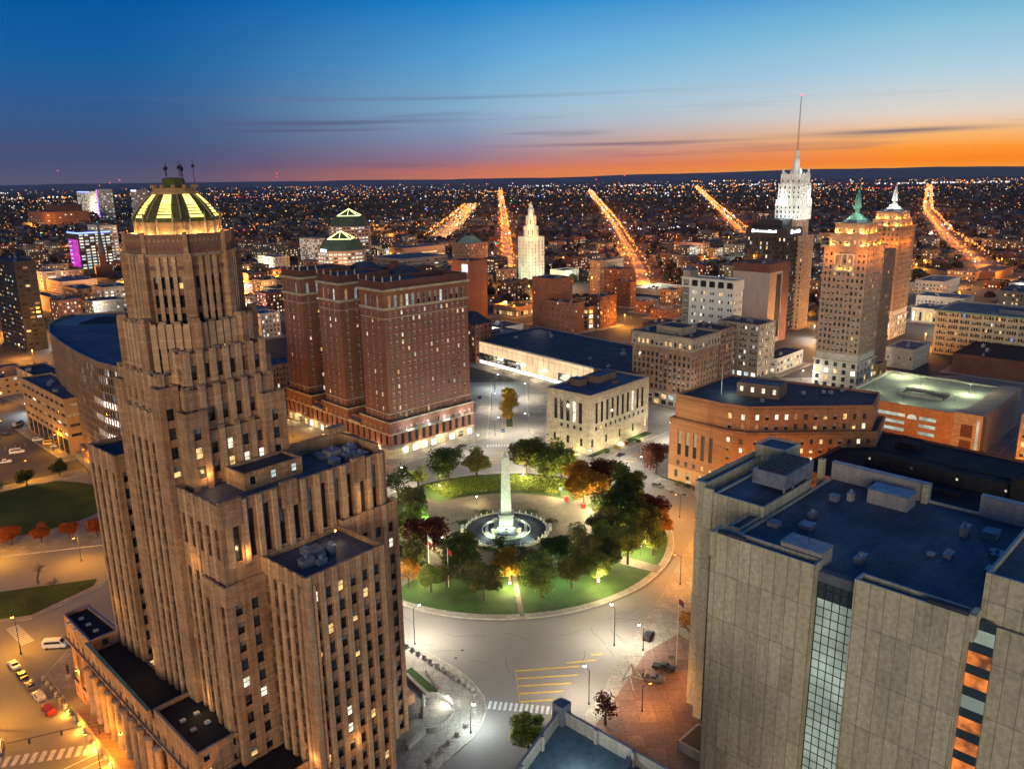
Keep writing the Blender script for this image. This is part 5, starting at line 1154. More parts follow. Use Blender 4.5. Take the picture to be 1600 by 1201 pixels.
# ------------------------------------------------------------------ trees
def leaf_crown(b, r, cx, cy, cz, rx, rz, n, ls, mat, blobs=12, hole=.0):
    cs = []
    for i in range(blobs):
        a = r.uniform(0, 2*PI); d = math.sqrt(r.random())*.62; h = r.uniform(-.75,.8); k = math.sqrt(max(.1, 1-h*h))
        cs.append((cx+rx*d*k*math.cos(a), cy+rx*d*k*math.sin(a), cz+rz*h*.72, r.uniform(.2,.42)))
    for i in range(n):
        c = cs[i % blobs]; a = r.uniform(0,2*PI); t = math.acos(r.uniform(-1,1)); q = r.random()**.45*c[3]
        x, y, z = c[0]+rx*q*math.sin(t)*math.cos(a), c[1]+rx*q*math.sin(t)*math.sin(a), c[2]+rz*q*math.cos(t)
        u = Vector((r.gauss(0,1), r.gauss(0,1), r.gauss(0,.6))).normalized(); v = u.cross(Vector((r.gauss(0,1), r.gauss(0,1), r.gauss(0,1)))).normalized(); s = ls*r.uniform(.6,1.3)
        p = Vector((x,y,z)); b.face([p-u*s, p-v*s*.6, p+u*s, p+v*s*.6], mat)
def limbs(b, r, p, d, L, rad, depth, spread=.55, mat='bark', upw=.25):
    q = p+d*L; b.tube(p, q, rad, rad*.68, mat, 5 if depth > 1 else 4)
    if depth == 0: return
    for i in range(r.choice((2,3,3)) if depth > 1 else 3):
        nd = (d+Vector((r.gauss(0,spread), r.gauss(0,spread), r.gauss(0,spread*.6)+upw*.4))).normalized()
        limbs(b, r, q-d*L*r.uniform(0,.25), nd, L*r.uniform(.62,.82), rad*.6, depth-1, spread, mat, upw)
TREE = {}
def tree_meshes(shape, mat, seed):
    k = (shape, mat, seed)
    if k in TREE: return TREE[k]
    r = random.Random(seed*7+3); t = MB(); c = MB()
    if shape == 'round': H, rx, rz, n, ls = 9.2, 4.5, 3.9, 6000, .235
    elif shape == 'tall': H, rx, rz, n, ls = 10.6, 4.1, 4.8, 6400, .235
    elif shape == 'thin': H, rx, rz, n, ls = 9, 3.2, 3.4, 520, .30
    elif shape == 'small': H, rx, rz, n, ls = 6, 2.8, 2.5, 2400, .2
    elif shape == 'bare': H, rx, rz, n, ls = 8, 3, 3, 0, .3
    cz = H-rz
    if shape in ('bare','thin'): limbs(t, r, Vector((0,0,0)), Vector((0,0,1)), H*.24, .26, 5 if shape == 'bare' else 4, .5)
    else:
        t.tube((0,0,0),(0,0,cz-rz*.5),.24,.17,'bark',7)
        for i in range(6):
            a = i*PI/3+r.random(); t.tube((0,0,cz-rz*.7+r.random()),(rx*.55*math.cos(a),rx*.55*math.sin(a),cz+r.uniform(-.2,.6)*rz),.13,.05,'bark',5)
        t.tube((0,0,cz-rz*.5),(0,0,cz+rz*.5),.17,.05,'bark',5)
    if n: leaf_crown(c, r, 0, 0, cz, rx, rz, n, ls, mat, 24)
    TREE[k] = (t.mesh('trunk'), c.mesh('crown') if n else None); return TREE[k]
def tree(x, y, shape, mat, label, sc=1., seed=0, z=0., name='tree', group=None):
    tm, cm = tree_meshes(shape, mat, seed % 3); sc *= 1.9 if abs(x) < 60 and y > 195 and y < 320 else 1.25; o = thing(name, label, 'tree', (x,y,z), random.Random(seed).uniform(0,6), group); o.scale = (sc,sc,sc*.8)
    for nm, me in (('trunk', tm), ('crown', cm)):
        if me: q = bpy.data.objects.new(nm, me); COL.objects.link(q); q.parent = o
gz2 = gz
for i, (x, y, sh, m, s, lb) in enumerate([
 (-26,303,'round','leaf_dark',1.15,'large dark green tree nearest the hotel corner of the island'),
 (-15,309,'round','leaf_mixed',.95,'reddish brown tree left of the obelisk top'),
 (5.5,309,'tall','leaf_mixed',1.2,'tall dark brown tree just right of the obelisk top'),
 (14,302,'round','leaf_green',1.1,'green tree between the brown tree and yellow green tree'),
 (19.5,304,'tall','leaf_green',1.15,'yellow green lit tree at the far right rim of the island'),
 (26.5,279,'round','leaf_fire',1.35,'orange and yellow autumn tree lit from inside'),
 (34.5,284,'tall','leaf_red',1.1,'tree with a dark red top behind the orange tree'),
 (42,274,'tall','leaf_dark',1.2,'tall dark tree at the right side of the island'),
 (48,258,'round','leaf_red',.95,'dark red tree on the outer right kerb of the island'),
 (39,254,'round','leaf_dark',1.1,'dark tree behind the green lit lamp on the right'),
 (33,246,'round','leaf_mixed',1.1,'brownish green tree in the right hand grove'),
 (41,243,'round','leaf_green',1.05,'tree glowing bright green beside the right kerb'),
 (31,262,'thin','leaf_dark',1.15,'thin leaved tree beside the bright plaza light'),
 (21.5,226,'tall','leaf_mixed',1.05,'tree with reddish tip and green lower crown at the lawn right of the obelisk'),
 (25,219,'small','leaf_green',1.2,'small bright yellow green lit tree on the lower right lawn'),
 (8,212,'round','leaf_green',1.05,'dark green tree right of the lawn signpost'),
 (-9,211,'round','leaf_mixed',.95,'brown and green tree on the lawn left of the signpost'),
 (-1.5,221,'round','leaf_yellow',.85,'small tree glowing yellow green below the fountain'),
 (-17,226,'round','leaf_dark',1.0,'dark rounded tree lower left of the fountain'),
 (-20.5,219,'small','leaf_mixed',.9,'small reddish tree beside the left flagpole'),
 (-29,238,'round','leaf_red',1.15,'dark red tree near the left flagpole'),
 (-34,262,'small','leaf_green',1.1,'low green tree at the left edge of the plaza'),
 (-3,230,'thin','leaf_dark',.9,'thin tree in the shade directly below the fountain'),
 (13,232,'round','leaf_dark',.8,'dark tree between the fountain and lower lawn'),
 (36,232,'round','leaf_green',.95,'green tree filling the lower edge of the right grove'),
 (-44,286,'thin','leaf_dark',1.15,'sparse street tree beside the city hall roof corner'),
 (37,262,'round','leaf_dark',1.0,'dark green tree in the middle of the right grove'),
 (44,250,'round','leaf_mixed',.95,'brown tree between the dark red tree and the green lit one'),
 (29,252,'small','leaf_mixed',1.2,'low brownish tree at the plaza edge of the grove'),
 (39,269,'round','leaf_mixed',.95,'brown tree behind the tall dark tree on the right'),
 (12,310,'round','leaf_mixed',1.0,'brown tree at the far rim between the tall brown and green trees'),
 (-33,230,'round','leaf_mixed',.9,'mixed tree at the left edge beside city hall'),
 (-28,246,'small','leaf_red',1.0,'small dark red tree behind the large red one'),
 (28,226,'round','leaf_dark',.8,'dark tree behind the small bright lit tree'),
 (17,217,'round','leaf_mixed',.85,'brownish tree between the dark green tree and reddish tipped one'),
 (-12,216,'small','leaf_dark',1.1,'low dark tree behind the brown and green lawn tree'),
 (4,224,'small','leaf_mixed',1.1,'low brown tree just right of the yellow green tree'),
 (-25,216,'round','leaf_green',.7,'green tree at the lower left rim by the flagpoles'),
 (30,236,'tall','leaf_green',.9,'green tree at the lower edge of the right grove near the path'),
 (-36,247,'round','leaf_green',.95,'bushy green tree at the left rim near the plaza path'),
 (-37,272,'round','leaf_mixed',.9,'autumn tree at the left rim above the plaza path'),
 (-16,236,'small','leaf_mixed',1.2,'low autumn tree between the fountain and flagpoles'),
 (-32,219,'small','leaf_fire',1.0,'small orange tree at the lower left kerb'),
 (50,251,'small','leaf_fire',1.1,'small orange tree on the right kerb'),
 (45,238,'small','leaf_green',1.1,'small green tree on the right kerb below the bright one'),
 ]): tree(x, y, sh, m, lb, s, i, gz2)
tree(-38,300,'small','leaf_green','small green lit tree on the left lawn corner',1,31,gz2)
for i, (x, y, s) in enumerate(((-2,395,1.),(-1,404,1.1),(-1.5,414,1.),(-2.2,424,.95),(-2.5,386,.85))): tree(x, y, 'small', 'leaf_yellow', ('yellow tree in the street median, %s of the row' % ('second','middle','fourth','farthest','nearest')[i]), s*1.6, i, .1, group='median trees')
tree(20.,155.5,'thin','leaf_red','dark red half bare tree beside the roof of the concrete office block',1.0,3,.2)
tree(46.5,189,'thin','leaf_fire','orange brown sparse tree against the court tower',1.2,4,.2)
tree(2.5,147.5,'round','leaf_green','green tree below the crosswalk behind the roof edge',1.0,5,.2)
tree(59.3,311.5,'round','leaf_red','dark purple red tree at the corner of the orange brick offices',1.0,6,.2)
for i, (x, y) in enumerate(((-172.2,252.7),(-163.2,254.6),(-154.9,257),(-146.2,259),(-181,250.5))): tree(x, y, 'round', 'leaf_orange', 'round bright orange tree lit by street lamps, %s in the row' % ('second','third','fourth','rightmost','leftmost')[i], .78, i, .15, group='orange trees')
tree(-147.7,225.2,'bare','bark','leafless spreading tree on the small left lawn',1.1,1,.1)
tree(-140,221,'bare','bark','smaller leafless tree leaning beside the spreading bare tree',.8,2,.1); tree(-144,212,'bare','bark','pale leafless shrub tree nearest the crosswalk',.6,0,.1)
for i, (x, y) in enumerate(((-199.2,307.7),(-192,318.8),(-206,296))): tree(x, y, 'round', 'leaf_dark', 'dark round tree by the parking lot fence, %s' % ('middle one','nearest the curved courthouse','at the left edge')[i], .85, i, .1)
for i, (x, y) in enumerate(((75,283),(80,279),(85,276.5),(68,290),(63,296))): b = MB(); r = random.Random(i); 
for i, (x, y, m) in enumerate(((66,299,'leaf_green'),(69,296,'leaf_dark'),(72,293,'leaf_dark'),(75.5,290,'leaf_yellow'),(47,343,'leaf_yellow'),(52,349,'leaf_orange'),(58,352,'leaf_dark'),(42,338,'leaf_dark'))):
    b = MB(); r = random.Random(i+50)
    for k in range(130): b.octa((r.gauss(0,.6), r.gauss(0,.6), .3+abs(r.gauss(0,.6))), .2, m)
    o = b.build('shrub'); o.location = (x,y,.2); tag(o, ('clipped shrub beside the orange brick offices, number %s from the corner' % ('one','two','three','four')[i]) if i < 4 else 'shrub on the %s of the limestone courthouse path' % ('yellow edge','orange far end','dark far end','dark near end')[i-4], 'shrub')
# hedges / shrub masses on the far lawn of the island
b = MB(); r = random.Random(9)
for k in range(9000):
    a = R(r.uniform(58,128)); rr = r.uniform(37,53); p = Vector((C[0]+rr*math.cos(a), C[1]+rr*math.sin(a), gz+.05+abs(r.gauss(0,.9))*(1-((rr-45)/10)**2)))
    u = Vector((r.gauss(0,1), r.gauss(0,1), r.gauss(0,1))).normalized()*.22; v = u.orthogonal()*.9; b.face([p-u,p-v,p+u,p+v], 'leaf_green')
tag(b.build('ground_cover'), 'mixed shrubs and ground cover on the far lawn', None, None, 'stuff')

# ------------------------------------------------------------------ vehicles
def car_proto(kind, paint, label):
    o = thing('parked_car' if kind != 'van' else 'parked_van', label, 'car' if kind != 'van' else 'van'); b = MB()
    L, W = (4.7,1.8) if kind == 'car' else (4.9,1.9) if kind == 'suv' else (5.6,2.0) if kind == 'truck' else (6.0,2.1)
    if kind == 'car': prof = [(-2.3,.35),(-2.35,.75),(-2.2,.95),(-1.5,1.0),(-.9,1.4),(.5,1.42),(1.15,1.0),(2.1,.88),(2.35,.7),(2.35,.35)]; gl = (-1.35,1.05,1.0,1.38)
    elif kind == 'suv': prof = [(-2.4,.4),(-2.45,1.1),(-2.2,1.6),(-1.9,1.72),(.5,1.74),(1.15,1.2),(2.2,1.08),(2.45,.8),(2.45,.4)]; gl = (-2.1,1.0,1.15,1.62)
    elif kind == 'truck': prof = [(-2.8,.5),(-2.8,1.1),(-.7,1.1),(-.6,1.8),(.7,1.82),(1.3,1.25),(2.6,1.15),(2.8,.8),(2.8,.5)]; gl = (-.5,1.2,1.2,1.72)
    else: prof = [(-3,.4),(-3.0,2.2),(-2.8,2.4),(1.5,2.4),(2.3,1.5),(2.9,1.2),(3,.5),(3,.4)]; gl = (-2.6,2.1,1.45,2.1)
    n = len(prof); w = W/2
    ins = lambda z: w*(1. if z < 1.05 else .86)
    Lf = [(x,-ins(z),z) for x, z in prof]; Rt = [(x,ins(z),z) for x, z in prof]
    b.face(Lf[::-1] if False else Lf, paint); b.face(Rt[::-1], paint)
    for i in range(n):
        j = (i+1) % n; b.face([Lf[i],Rt[i],Rt[j],Lf[j]], paint)
    b.build('body', o)
    g = MB(); x0, x1, z0, z1 = gl
    for s_ in (-1,1): g.face([(x0+.1,s_*(w*.93+.03),z0),(x1-.05,s_*(w*.93+.03),z0),(x1-.65,s_*(w*.86+.02),z1),(x0+.35,s_*(w*.86+.02),z1)], 'glass_dark')
    ws = {'car':((.52,1.41),(1.13,1.03)),'suv':((.52,1.73),(1.14,1.24)),'truck':((.72,1.8),(1.28,1.3)),'van':((1.55,2.36),(2.28,1.54))}[kind]
    (xa,za),(xb,zb) = ws; k = w*.78
    g.face([(xb+.03,-k,zb+.03),(xb+.03,k,zb+.03),(xa+.03,k*.95,za-.02),(xa+.03,-k*.95,za-.02)], 'glass_dark')
    if kind == 'car': g.face([(-1.52,-k,1.03),(-1.52,k,1.03),(-.92,k*.95,1.39),(-.92,-k*.95,1.39)][::-1], 'glass_dark')
    g.build('window_glass', o)
    for sx in (-1,1):
        for sy in (-1,1):
            h = MB(); x, y = sx*L*.3, sy*(w-.08); h.tube((x,y-.12,.34),(x,y+.12,.34),.34,.34,'rubber',12); h.tube((x,y+sy*.125,.34),(x,y+sy*.14,.34),.19,.17,'chrome',10); h.build('wheel', o)
    fx = prof[-2][0]; rx_ = prof[1][0]
    for sy in (-1,1):
        h = MB(); h.box(fx-.05,fx+.02,sy*w*.72-.18,sy*w*.72+.18,.62,.78,'headlamp'); h.build('headlight', o)
        h = MB(); h.box(rx_-.02,rx_+.05,sy*w*.75-.15,sy*w*.75+.15,.7,.86,'taillamp'); h.build('taillight', o)
    if kind == 'truck':
        h = MB(); h.box(-2.7,-.75,-w+.12,w-.12,1.08,1.11,'rubber'); h.build('cargo_bed', o)
    return o
plain('headlamp', (.7,.7,.65), .2); plain('taillamp', (.35,.02,.02), .3)
for nm, c in (('paint_white',(.75,.74,.7)),('paint_black',(.02,.02,.022)),('paint_silver',(.4,.4,.41)),('paint_red',(.25,.02,.02)),('paint_grey',(.1,.1,.11)),('paint_blue',(.04,.07,.16)),('paint_yellow',(.7,.45,.03))): plain(nm, c, .3, 0, .5)
PR = {}
def car(kind, paint, x, y, deg, label, z=.03, group=None):
    k = (kind, paint)
    if k not in PR:
        PR[k] = car_proto(kind, paint, label); o = PR[k]; o.location = (x,y,z); o.rotation_euler = (0,0,R(deg))
    else: o = copy_tree(PR[k], (x,y,z), R(deg), label)
    return o
car('car','paint_white',-129,181.5,137,'white car at the upper end of the row parked west of city hall')
car('car','paint_black',-124.3,177,137,'black car second in the row parked west of city hall')
car('car','paint_grey',-119.6,172.5,137,'dark grey car third in the row parked west of city hall')
car('suv','paint_silver',-115,168.2,137,'silver grey SUV fourth in the row parked west of city hall')
car('suv','paint_red',-109.8,163,137,'dark red SUV at the lower end of the row parked west of city hall')
car('suv','paint_white',-114,150.5,118,'white SUV driving in the amber street at the left edge')
car('van','paint_white',-123.,190,5,'white passenger van at the north west corner of city hall',.16)
car('suv','paint_black',35.6,190.5,64,'black SUV with pale roof waiting at the kerb by the court')
car('truck','paint_grey',33.5,171.5,-16,'grey pickup truck with red tail lights on the brick plaza',.22)
car('truck','paint_black',37,176,-22,'black pickup truck behind the grey one on the brick plaza',.22)
car('car','paint_black',47.7,334.9,50,'black car in the street between the limestone courthouse and orange brick offices')
car('suv','paint_grey',57.4,297.5,-40,'dark car parked at the kerb in front of the orange brick offices')
car('car','paint_black',-23.5,350,46,'black car nearest the lit hotel entrance awning')
car('car','paint_grey',-30.5,342.5,46,'dark grey car behind the black one beside the hotel')
car('car','paint_blue',-4.7,372.3,90,'dark blue car waiting before the crosswalk beside the yellow trees')
car('car','paint_black',-18,433.8,84,'black car parked in the bright street beyond the hotel')
car('car','paint_grey',-57,309,-50,'dark car partly hidden at the corner below the hotel')
car('van','paint_white',-228.5,349.9,25,'white van in the amber parking lot, upper middle')
car('truck','paint_white',-226.1,336.5,20,'white pickup truck in the amber parking lot, lowest left')
car('suv','paint_white',-229,368,20,'white car with a blue lamp near the lot wall')
car('van','paint_yellow',-219.8,362,15,'pale box van nearest the amber office wing')
car('truck','paint_silver',-214.5,358.5,200,'silver pickup behind the box van')
car('van','paint_silver',-254,394,80,'silver van in the upper dark lot, left'); car('car','paint_grey',-243,391,120,'grey car in the upper dark lot, right'); car('car','paint_black',-250,377,20,'dark car at the left edge of the upper lot')
for i, (x, y) in enumerate(((186,462),(190,470),(196,476),(181,448),(206,500),(214,512),(203,486),(199,492),(176,440),(220,528))):
    car(('car','suv')[i % 2], ('paint_white','paint_black','paint_red','paint_silver')[i % 4], x, y, 48+(180 if i % 3 == 0 else 0), ('car in the bright street left of the liberty tower, %s along' % ('first','second','third','fourth','fifth','sixth','seventh','eighth','ninth','tenth')[i]))

# ------------------------------------------------------------------ street furniture
def lamp_proto(h, head, arm=1.6):
    o = thing('street_lamp', 'x', 'street lamp'); b = MB(); b.tube((0,0,0),(0,0,h),.11,.07,'dark_metal',7); b.lathe([(.22,0),(.2,.5),(.12,.7)], (0,0), 'dark_metal', 8); b.build('pole', o)
    b = MB(); b.tube((0,0,h-.3),(arm,0,h+.25),.05,.045,'dark_metal',5); b.build('arm', o)
    b = MB(); b.box(arm-.15,arm+.65,-.16,.16,h+.2,h+.36,'dark_metal'); b.build('lamp_head', o)
    b = MB(); b.lathe([(.05,h-.05),(.4,h+.04),(.4,h+.2)], (arm+.25,0), head, 8); b.build('lamp_glass', o)
    return o
LP = {}
def street_lamp(x, y, col, power, label, deg=0, h=9., z=0., group=None, head=None):
    hd = head or {'o':'lamp_orange','w':'lamp_white','c':'lamp_cool'}[col]; k = (hd, h)
    if k not in LP: LP[k] = lamp_proto(h, hd); o = LP[k]; o.location = (x,y,z); o.rotation_euler = (0,0,R(deg)); o['label'] = label
    else: o = copy_tree(LP[k], (x,y,z), R(deg), label)
    if group: o['group'] = group
    power *= {'o':.38 if x < -60 else .8,'w':1.1,'c':1.}[col]; c = {'o':(1,.40,.02) if x < -60 else (1,.36,.03),'w':(1,.90,.74),'c':(.78,.92,1)}[col]
    point('lamp_light', (x+1.85*math.cos(R(deg)), y+1.85*math.sin(R(deg)), z+h-.25), power, c, .35)
    return o
for i, (x, y, c, p, d, h, lb) in enumerate([
 (-26.8,188.8,'w',8500,40,11,'tall lamp on the kerb at the upper end of the bollard row'),
 (-10.3,153.5,'c',2200,70,6,'white lamp post beside the lower bollards'),
 (17,163,'w',3600,120,9,'white lamp right of the crosswalk by the concrete office roof'),
 (33.2,184.5,'w',1500,120,6.5,'lamp above the waiting black SUV'),
 (4.7,322,'w',4200,-90,9.5,'lamp post behind the obelisk on the far kerb'),
 (33.5,318,'w',4200,225,9,'bright lamp between the island and limestone courthouse'),
 (53.5,305,'w',3800,180,10,'tall lamp at the corner of the orange brick offices'),
 (46,326,'w',3600,40,8,'lamp on the hatched median'),
 (-16.4,341,'w',3800,-60,9,'lamp at the crosswalk corner of the hotel'),
 (-8.5,366,'w',4200,0,9,'lamp on the left of the street beyond the crosswalk'),
 (8,372,'w',3800,180,9,'lamp on the right of the street beyond the crosswalk'),
 (-11,410,'w',4200,0,9,'second lamp on the left of the median tree street'),
 (9,430,'w',4200,180,9,'second lamp on the right of the median tree street'),
 (-10,452,'c',5200,0,9,'very bright cool lamp beyond the hotel corner'),
 (60,268,'o',4200,190,9,'orange lamp on the kerb beside the red tree'),
 (62,245,'o',6500,180,9.5,'orange lamp near the court tower, upper'),
 (50,219,'o',4200,160,9.5,'orange lamp near the court tower, lower'),
 (66,222,'o',9500,150,8,'orange lamp in the lane behind the court tower'),
 (95,262,'o',7350,140,9,'orange lamp between the court and orange brick offices'),
 (112,272,'o',4725,140,9,'second orange lamp lighting the orange brick offices'),
 (83,268,'o',4725,140,8,'third orange lamp lighting the bend of the orange brick offices'),
 (132,270,'o',4725,140,9,'fourth orange lamp lighting the orange brick offices'),
 (29,160,'o',2200,20,7,'orange lamp on the brick plaza'),
 (44,166,'o',2000,120,7,'orange lamp on the brick plaza by the court wall'),
 (-36,212,'w',3600,30,9,'lamp behind the right edge of city hall'),
 (-42,232,'w',3600,10,9,'lamp on the kerb left of the island'),
 (-48,262,'w',3600,0,9,'lamp on the left kerb opposite the plaza'),
 (-46,300,'w',3800,-20,9,'lamp at the crosswalk below the hotel corner'),
 (26,187,'w',5200,110,11,'lamp at the lower right kerb of the roadway'),
 (-64,323,'o',5200,-130,9,'orange lamp on the avenue below the hotel, nearest'),
 (-84,345,'o',6500,-130,9,'orange lamp on the avenue below the hotel, second'),
 (-106,368,'o',7500,-130,9,'orange lamp on the avenue below the hotel, third'),
 (-128,392,'o',8500,-130,9,'orange lamp on the avenue below the hotel, fourth'),
 (-150,418,'o',8500,-130,9,'orange lamp on the avenue below the hotel, farthest'),
 (-100,322,'o',5500,50,9,'orange lamp on the city hall side of the avenue'),
 (-130.5,187,'o',13000,140,10,'tall orange lamp beside the left crosswalk'),
 (-118,157,'o',13000,170,10,'orange lamp low at the left edge'),
 (-88,143.5,'o',9000,190,9,'orange lamp at the lower end of the bollards west of city hall'),
 (-102,167,'o',1300,-140,9,'orange lamp on the pavement below the colonnade'),
 (-84,146,'o',900,-60,8,'orange lamp washing the columns of city hall'),
 (-70,128,'o',1500,-140,8,'orange lamp at the south end of the columns'),
 (-50,108,'o',5200,-100,8,'orange lamp at the south west corner of city hall'),
 (-150,166,'o',16000,0,10,'orange lamp across the left street'),
 (-142,240,'o',10000,-100,9,'orange lamp in front of the orange trees'),
 (-170,238,'o',12000,80,9,'orange lamp across from the orange trees'),
 (-155,200,'o',9000,100,9,'orange lamp beside the small left lawn'),
 (-124,238,'o',5200,200,9,'orange lamp behind the city hall north corner'),
 (-196,268,'o',5200,-90,9,'orange lamp at the left edge above the trees'),
 (-203,312,'o',10000,60,9,'orange lamp on the near edge of the parking lot'),
 (-235,330,'o',8500,30,10,'orange lamp in the middle of the parking lot'),
 (-213,352,'o',8500,0,8,'orange lamp at the foot of the amber office wing'),
 (-188,331,'o',5500,100,7,'orange lamp between the parking lot and curved courthouse'),
 (-250,372,'o',5500,0,9,'orange lamp on the wall between the two lots'),
 (-262,415,'c',4200,-60,6,'white lamp on the low amber building'),
 (-285,432,'o',9500,-60,8,'orange lamp beyond the upper lot'),
 (-155,300,'o',3000,200,7,'orange lamp at the foot of the curved courthouse'),
 (168,450,'w',5000,45,9,'white lamp in the bright street, nearest'),(186,470,'w',6000,45,9,'white lamp in the bright street, second'),(202,492,'w',7000,45,9,'white lamp in the bright street, third'),(150,425,'w',4000,45,9,'white lamp at the end of the bright street'),
 (228,520,'o',30000,45,9,'orange lamp at the foot of the white crowned tower'),(240,540,'o',30000,45,9,'orange lamp between the white crowned tower and liberty tower'),(222,560,'o',30000,45,9,'orange lamp behind the low shop block'),(250,590,'o',34000,45,9,'far orange lamp behind the liberty tower'),
 (172,312,'o',9500,30,8,'orange lamp in front of the garage'),(150,330,'o',6500,30,8,'orange lamp between the garage and orange brick offices'),(196,302,'o',8500,90,8,'orange lamp at the garage stair tower'),
 (84,390,'w',4500,0,9,'lamp at the painted shopfront corner'),(102,392,'w',4500,0,9,'lamp right of the painted shopfront'),(74,352,'w',4200,120,9,'lamp beside the limestone courthouse steps'),
 ]): street_lamp(x, y, c, p, lb, d, h, .1)
for i, (x, y, z, c, p, lb) in enumerate([(44,262,3.4,'w',1100,'added globe lamp low behind the tall dark tree'),(34,239,3.4,'w',900,'added globe lamp among the lower grove trees'),(30,279,3.6,'w',1100,'second, added globe lamp inside the orange tree'),(-33,250,3.4,'w',900,'globe lamp beside the dark red tree'),(4,303,3.4,'w',900,'globe lamp among the trees behind the obelisk'),(-29,293,3.4,'w',900,'globe lamp at the upper left lawn corner'),(18,288,3.4,'w',900,'globe lamp right behind the fountain'),(29,275,3.4,'w',900,'globe lamp inside the orange tree'),(30,267,3.2,'c',700,'globe lamp below the orange tree'),(33,258,3.2,'w',1600,'globe lamp washing the plaza white'),(37,253,3.,'c',500,'greenish globe lamp in the grove'),(41,238,3.4,'w',900,'globe lamp glowing green in the right tree'),(25,216,3.,'w',900,'globe lamp glowing in the small right tree'),(-1.5,217,2.,'w',1000,'globe lamp under the yellow green tree'),(9,219,3.6,'c',450,'globe lamp behind the dark green tree'),(16,221,3.6,'c',400,'globe lamp left of the reddish tipped tree'),(-31,257,3.4,'c',900,'greenish globe lamp at the left lawn'),(-24,246,3.4,'w',700,'globe lamp near the red tree'),(24,296,3.4,'w',900,'globe lamp in the yellow green tree'),(-26,222,3.4,'w',500,'globe lamp at the lower left path'),(-14,282,3.,'w',300,'globe lamp behind the fountain on the left')]):  # first three lamps are added to brighten the dark grove
    o = thing('globe_lamp', lb, 'lamp', (x,y,gz)); b = MB(); b.tube((0,0,0),(0,0,z-.3),.07,.05,'dark_metal',6); b.build('pole', o)
    b = MB(); b.lathe([(.05,z-.25),(.22,z-.12),(.28,z+.05),(.18,z+.25),(.02,z+.3)], (0,0), {'w':'lamp_white','c':'lamp_cool'}[c], 10); b.build('globe', o, True)
    point('lamp_light', (x,y,gz+z+.75), p*(5. if c == 'w' else 2.4), {'w':(1,.82,.4),'c':(.55,1,.75)}[c], .32)
bo = thing('round_bollard', 'round grey stone bollard on a square foot along the curved kerb by city hall', 'bollard', (0,0,0), 0, 'bollards along the curved kerb')
b = MB(); b.lathe([(.55,.15),(.55,.3),(.3,.32),(.46,.5),(.58,.8),(.5,1.1),(.25,1.28),(.02,1.32)], (0,0), 'concrete', 12); b.build('ball', bo, True); b = MB(); b.box(-.6,.6,-.6,.6,.1,.3,'concrete'); b.build('foot', bo)
bp = [(-29.7,190.1),(-28.1,188.3),(-26.4,186.4),(-24.7,184.6),(-22.9,182.9),(-21.2,180.9),(-19.4,179.2),(-17.7,177.7),(-15.9,175.8),(-14.2,174.2),(-12.5,172.6),(-11.0,170.8),(-9.8,168.3),(-9.2,165.8),(-8.9,161.9),(-9.1,159.4),(-10.9,155.2),(-12.6,152.3),(-14.2,149.8),(-15.8,147.4),(-17.4,145),(-19,142.6)]
for i, (x, y) in enumerate(bp):
    dx, dy = -1.0, -.9 if i < 12 else .3; p = (x+dx*.7, y+dy*.7, .06)
    if i == 0: bo.location = p
    else: copy_tree(bo, p, .7)
for i in range(15):
    t = i/14; o = copy_tree(bo, (-118+32*t, 175.5-31*t, .06), .8, 'round stone bollard in the row between parked cars and city hall columns'); o['group'] = 'bollards beside the parked cars'
# bronze-on-plinth statues, barriers, flags, memorial court
def figure(name, label, x, y, z, mat, h=2.4, plinth=2.2, deg=0):
    o = thing(name, label, 'statue', (x,y,z), R(deg)); b = MB(); b.prism(rect(-.9,.9,-.9,.9), 0, plinth*.25, 'concrete'); b.prism(rect(-.65,.65,-.65,.65), plinth*.25, plinth, 'concrete', scale=.93); b.build('plinth', o)
    s = h/1.8; b = MB(); z0 = plinth
    b.lathe([(.2*s,z0),(.19*s,z0+.45*s),(.24*s,z0+.85*s),(.2*s,z0+1.1*s),(.25*s,z0+1.38*s),(.11*s,z0+1.5*s),(.08*s,z0+1.55*s),(.12*s,z0+1.65*s),(.11*s,z0+1.75*s),(.02,z0+1.82*s)], (0,0), mat, 12)
    for q in (-1,1): b.tube((0,q*.24*s,z0+1.36*s),(.05*s,q*.32*s,z0+1.02*s),.075*s,.06*s,mat,6); b.tube((.05*s,q*.32*s,z0+1.02*s),(.2*s,q*.24*s,z0+.82*s),.06*s,.045*s,mat,6); b.octa((.22*s,q*.23*s,z0+.8*s), .07*s, mat)
    b.build('figure', o, True); return o
figure('statue','white lit standing statue on a plinth in the memorial court beside city hall',-21.3,159.5,.3,'white_terracotta',3.2,2.6,40)
figure('statue','dark standing statue at the north end of the bollards west of city hall',-112,176,.15,'dark_metal',2.6,1.4,200)
ms = thing('memorial_wall', 'low curved stone wall enclosing a paved court beside the city hall portico', 'wall', (0,0,.15))
b = MB(); pw = circ((-21,160), 6.2, 20, -80, 95)
for p, q in zip(pw, pw[1:]):
    u = Vector((q[0]-p[0], q[1]-p[1])).normalized(); n = Vector((u.y,-u.x))*.5; b.prism([tuple(Vector(p)+n), tuple(Vector(q)+n), q, p], 0, 1.3, 'concrete')
b.build('curved_wall', ms); b = MB(); b.prism([(-23.5,148.),(-20,153.8),(-20.6,154.2),(-24.2,148.4)][::1], 0, 1.2, 'concrete'); b.prism([(-27.6,174.2),(-21.6,166.0),(-21.0,166.4),(-27,174.8)], 0, 1.1, 'concrete'); b.build('side_wall', ms)
point('memorial_light', (-16.4,163.6,2.4), 500, (1,1,.9), .3); 
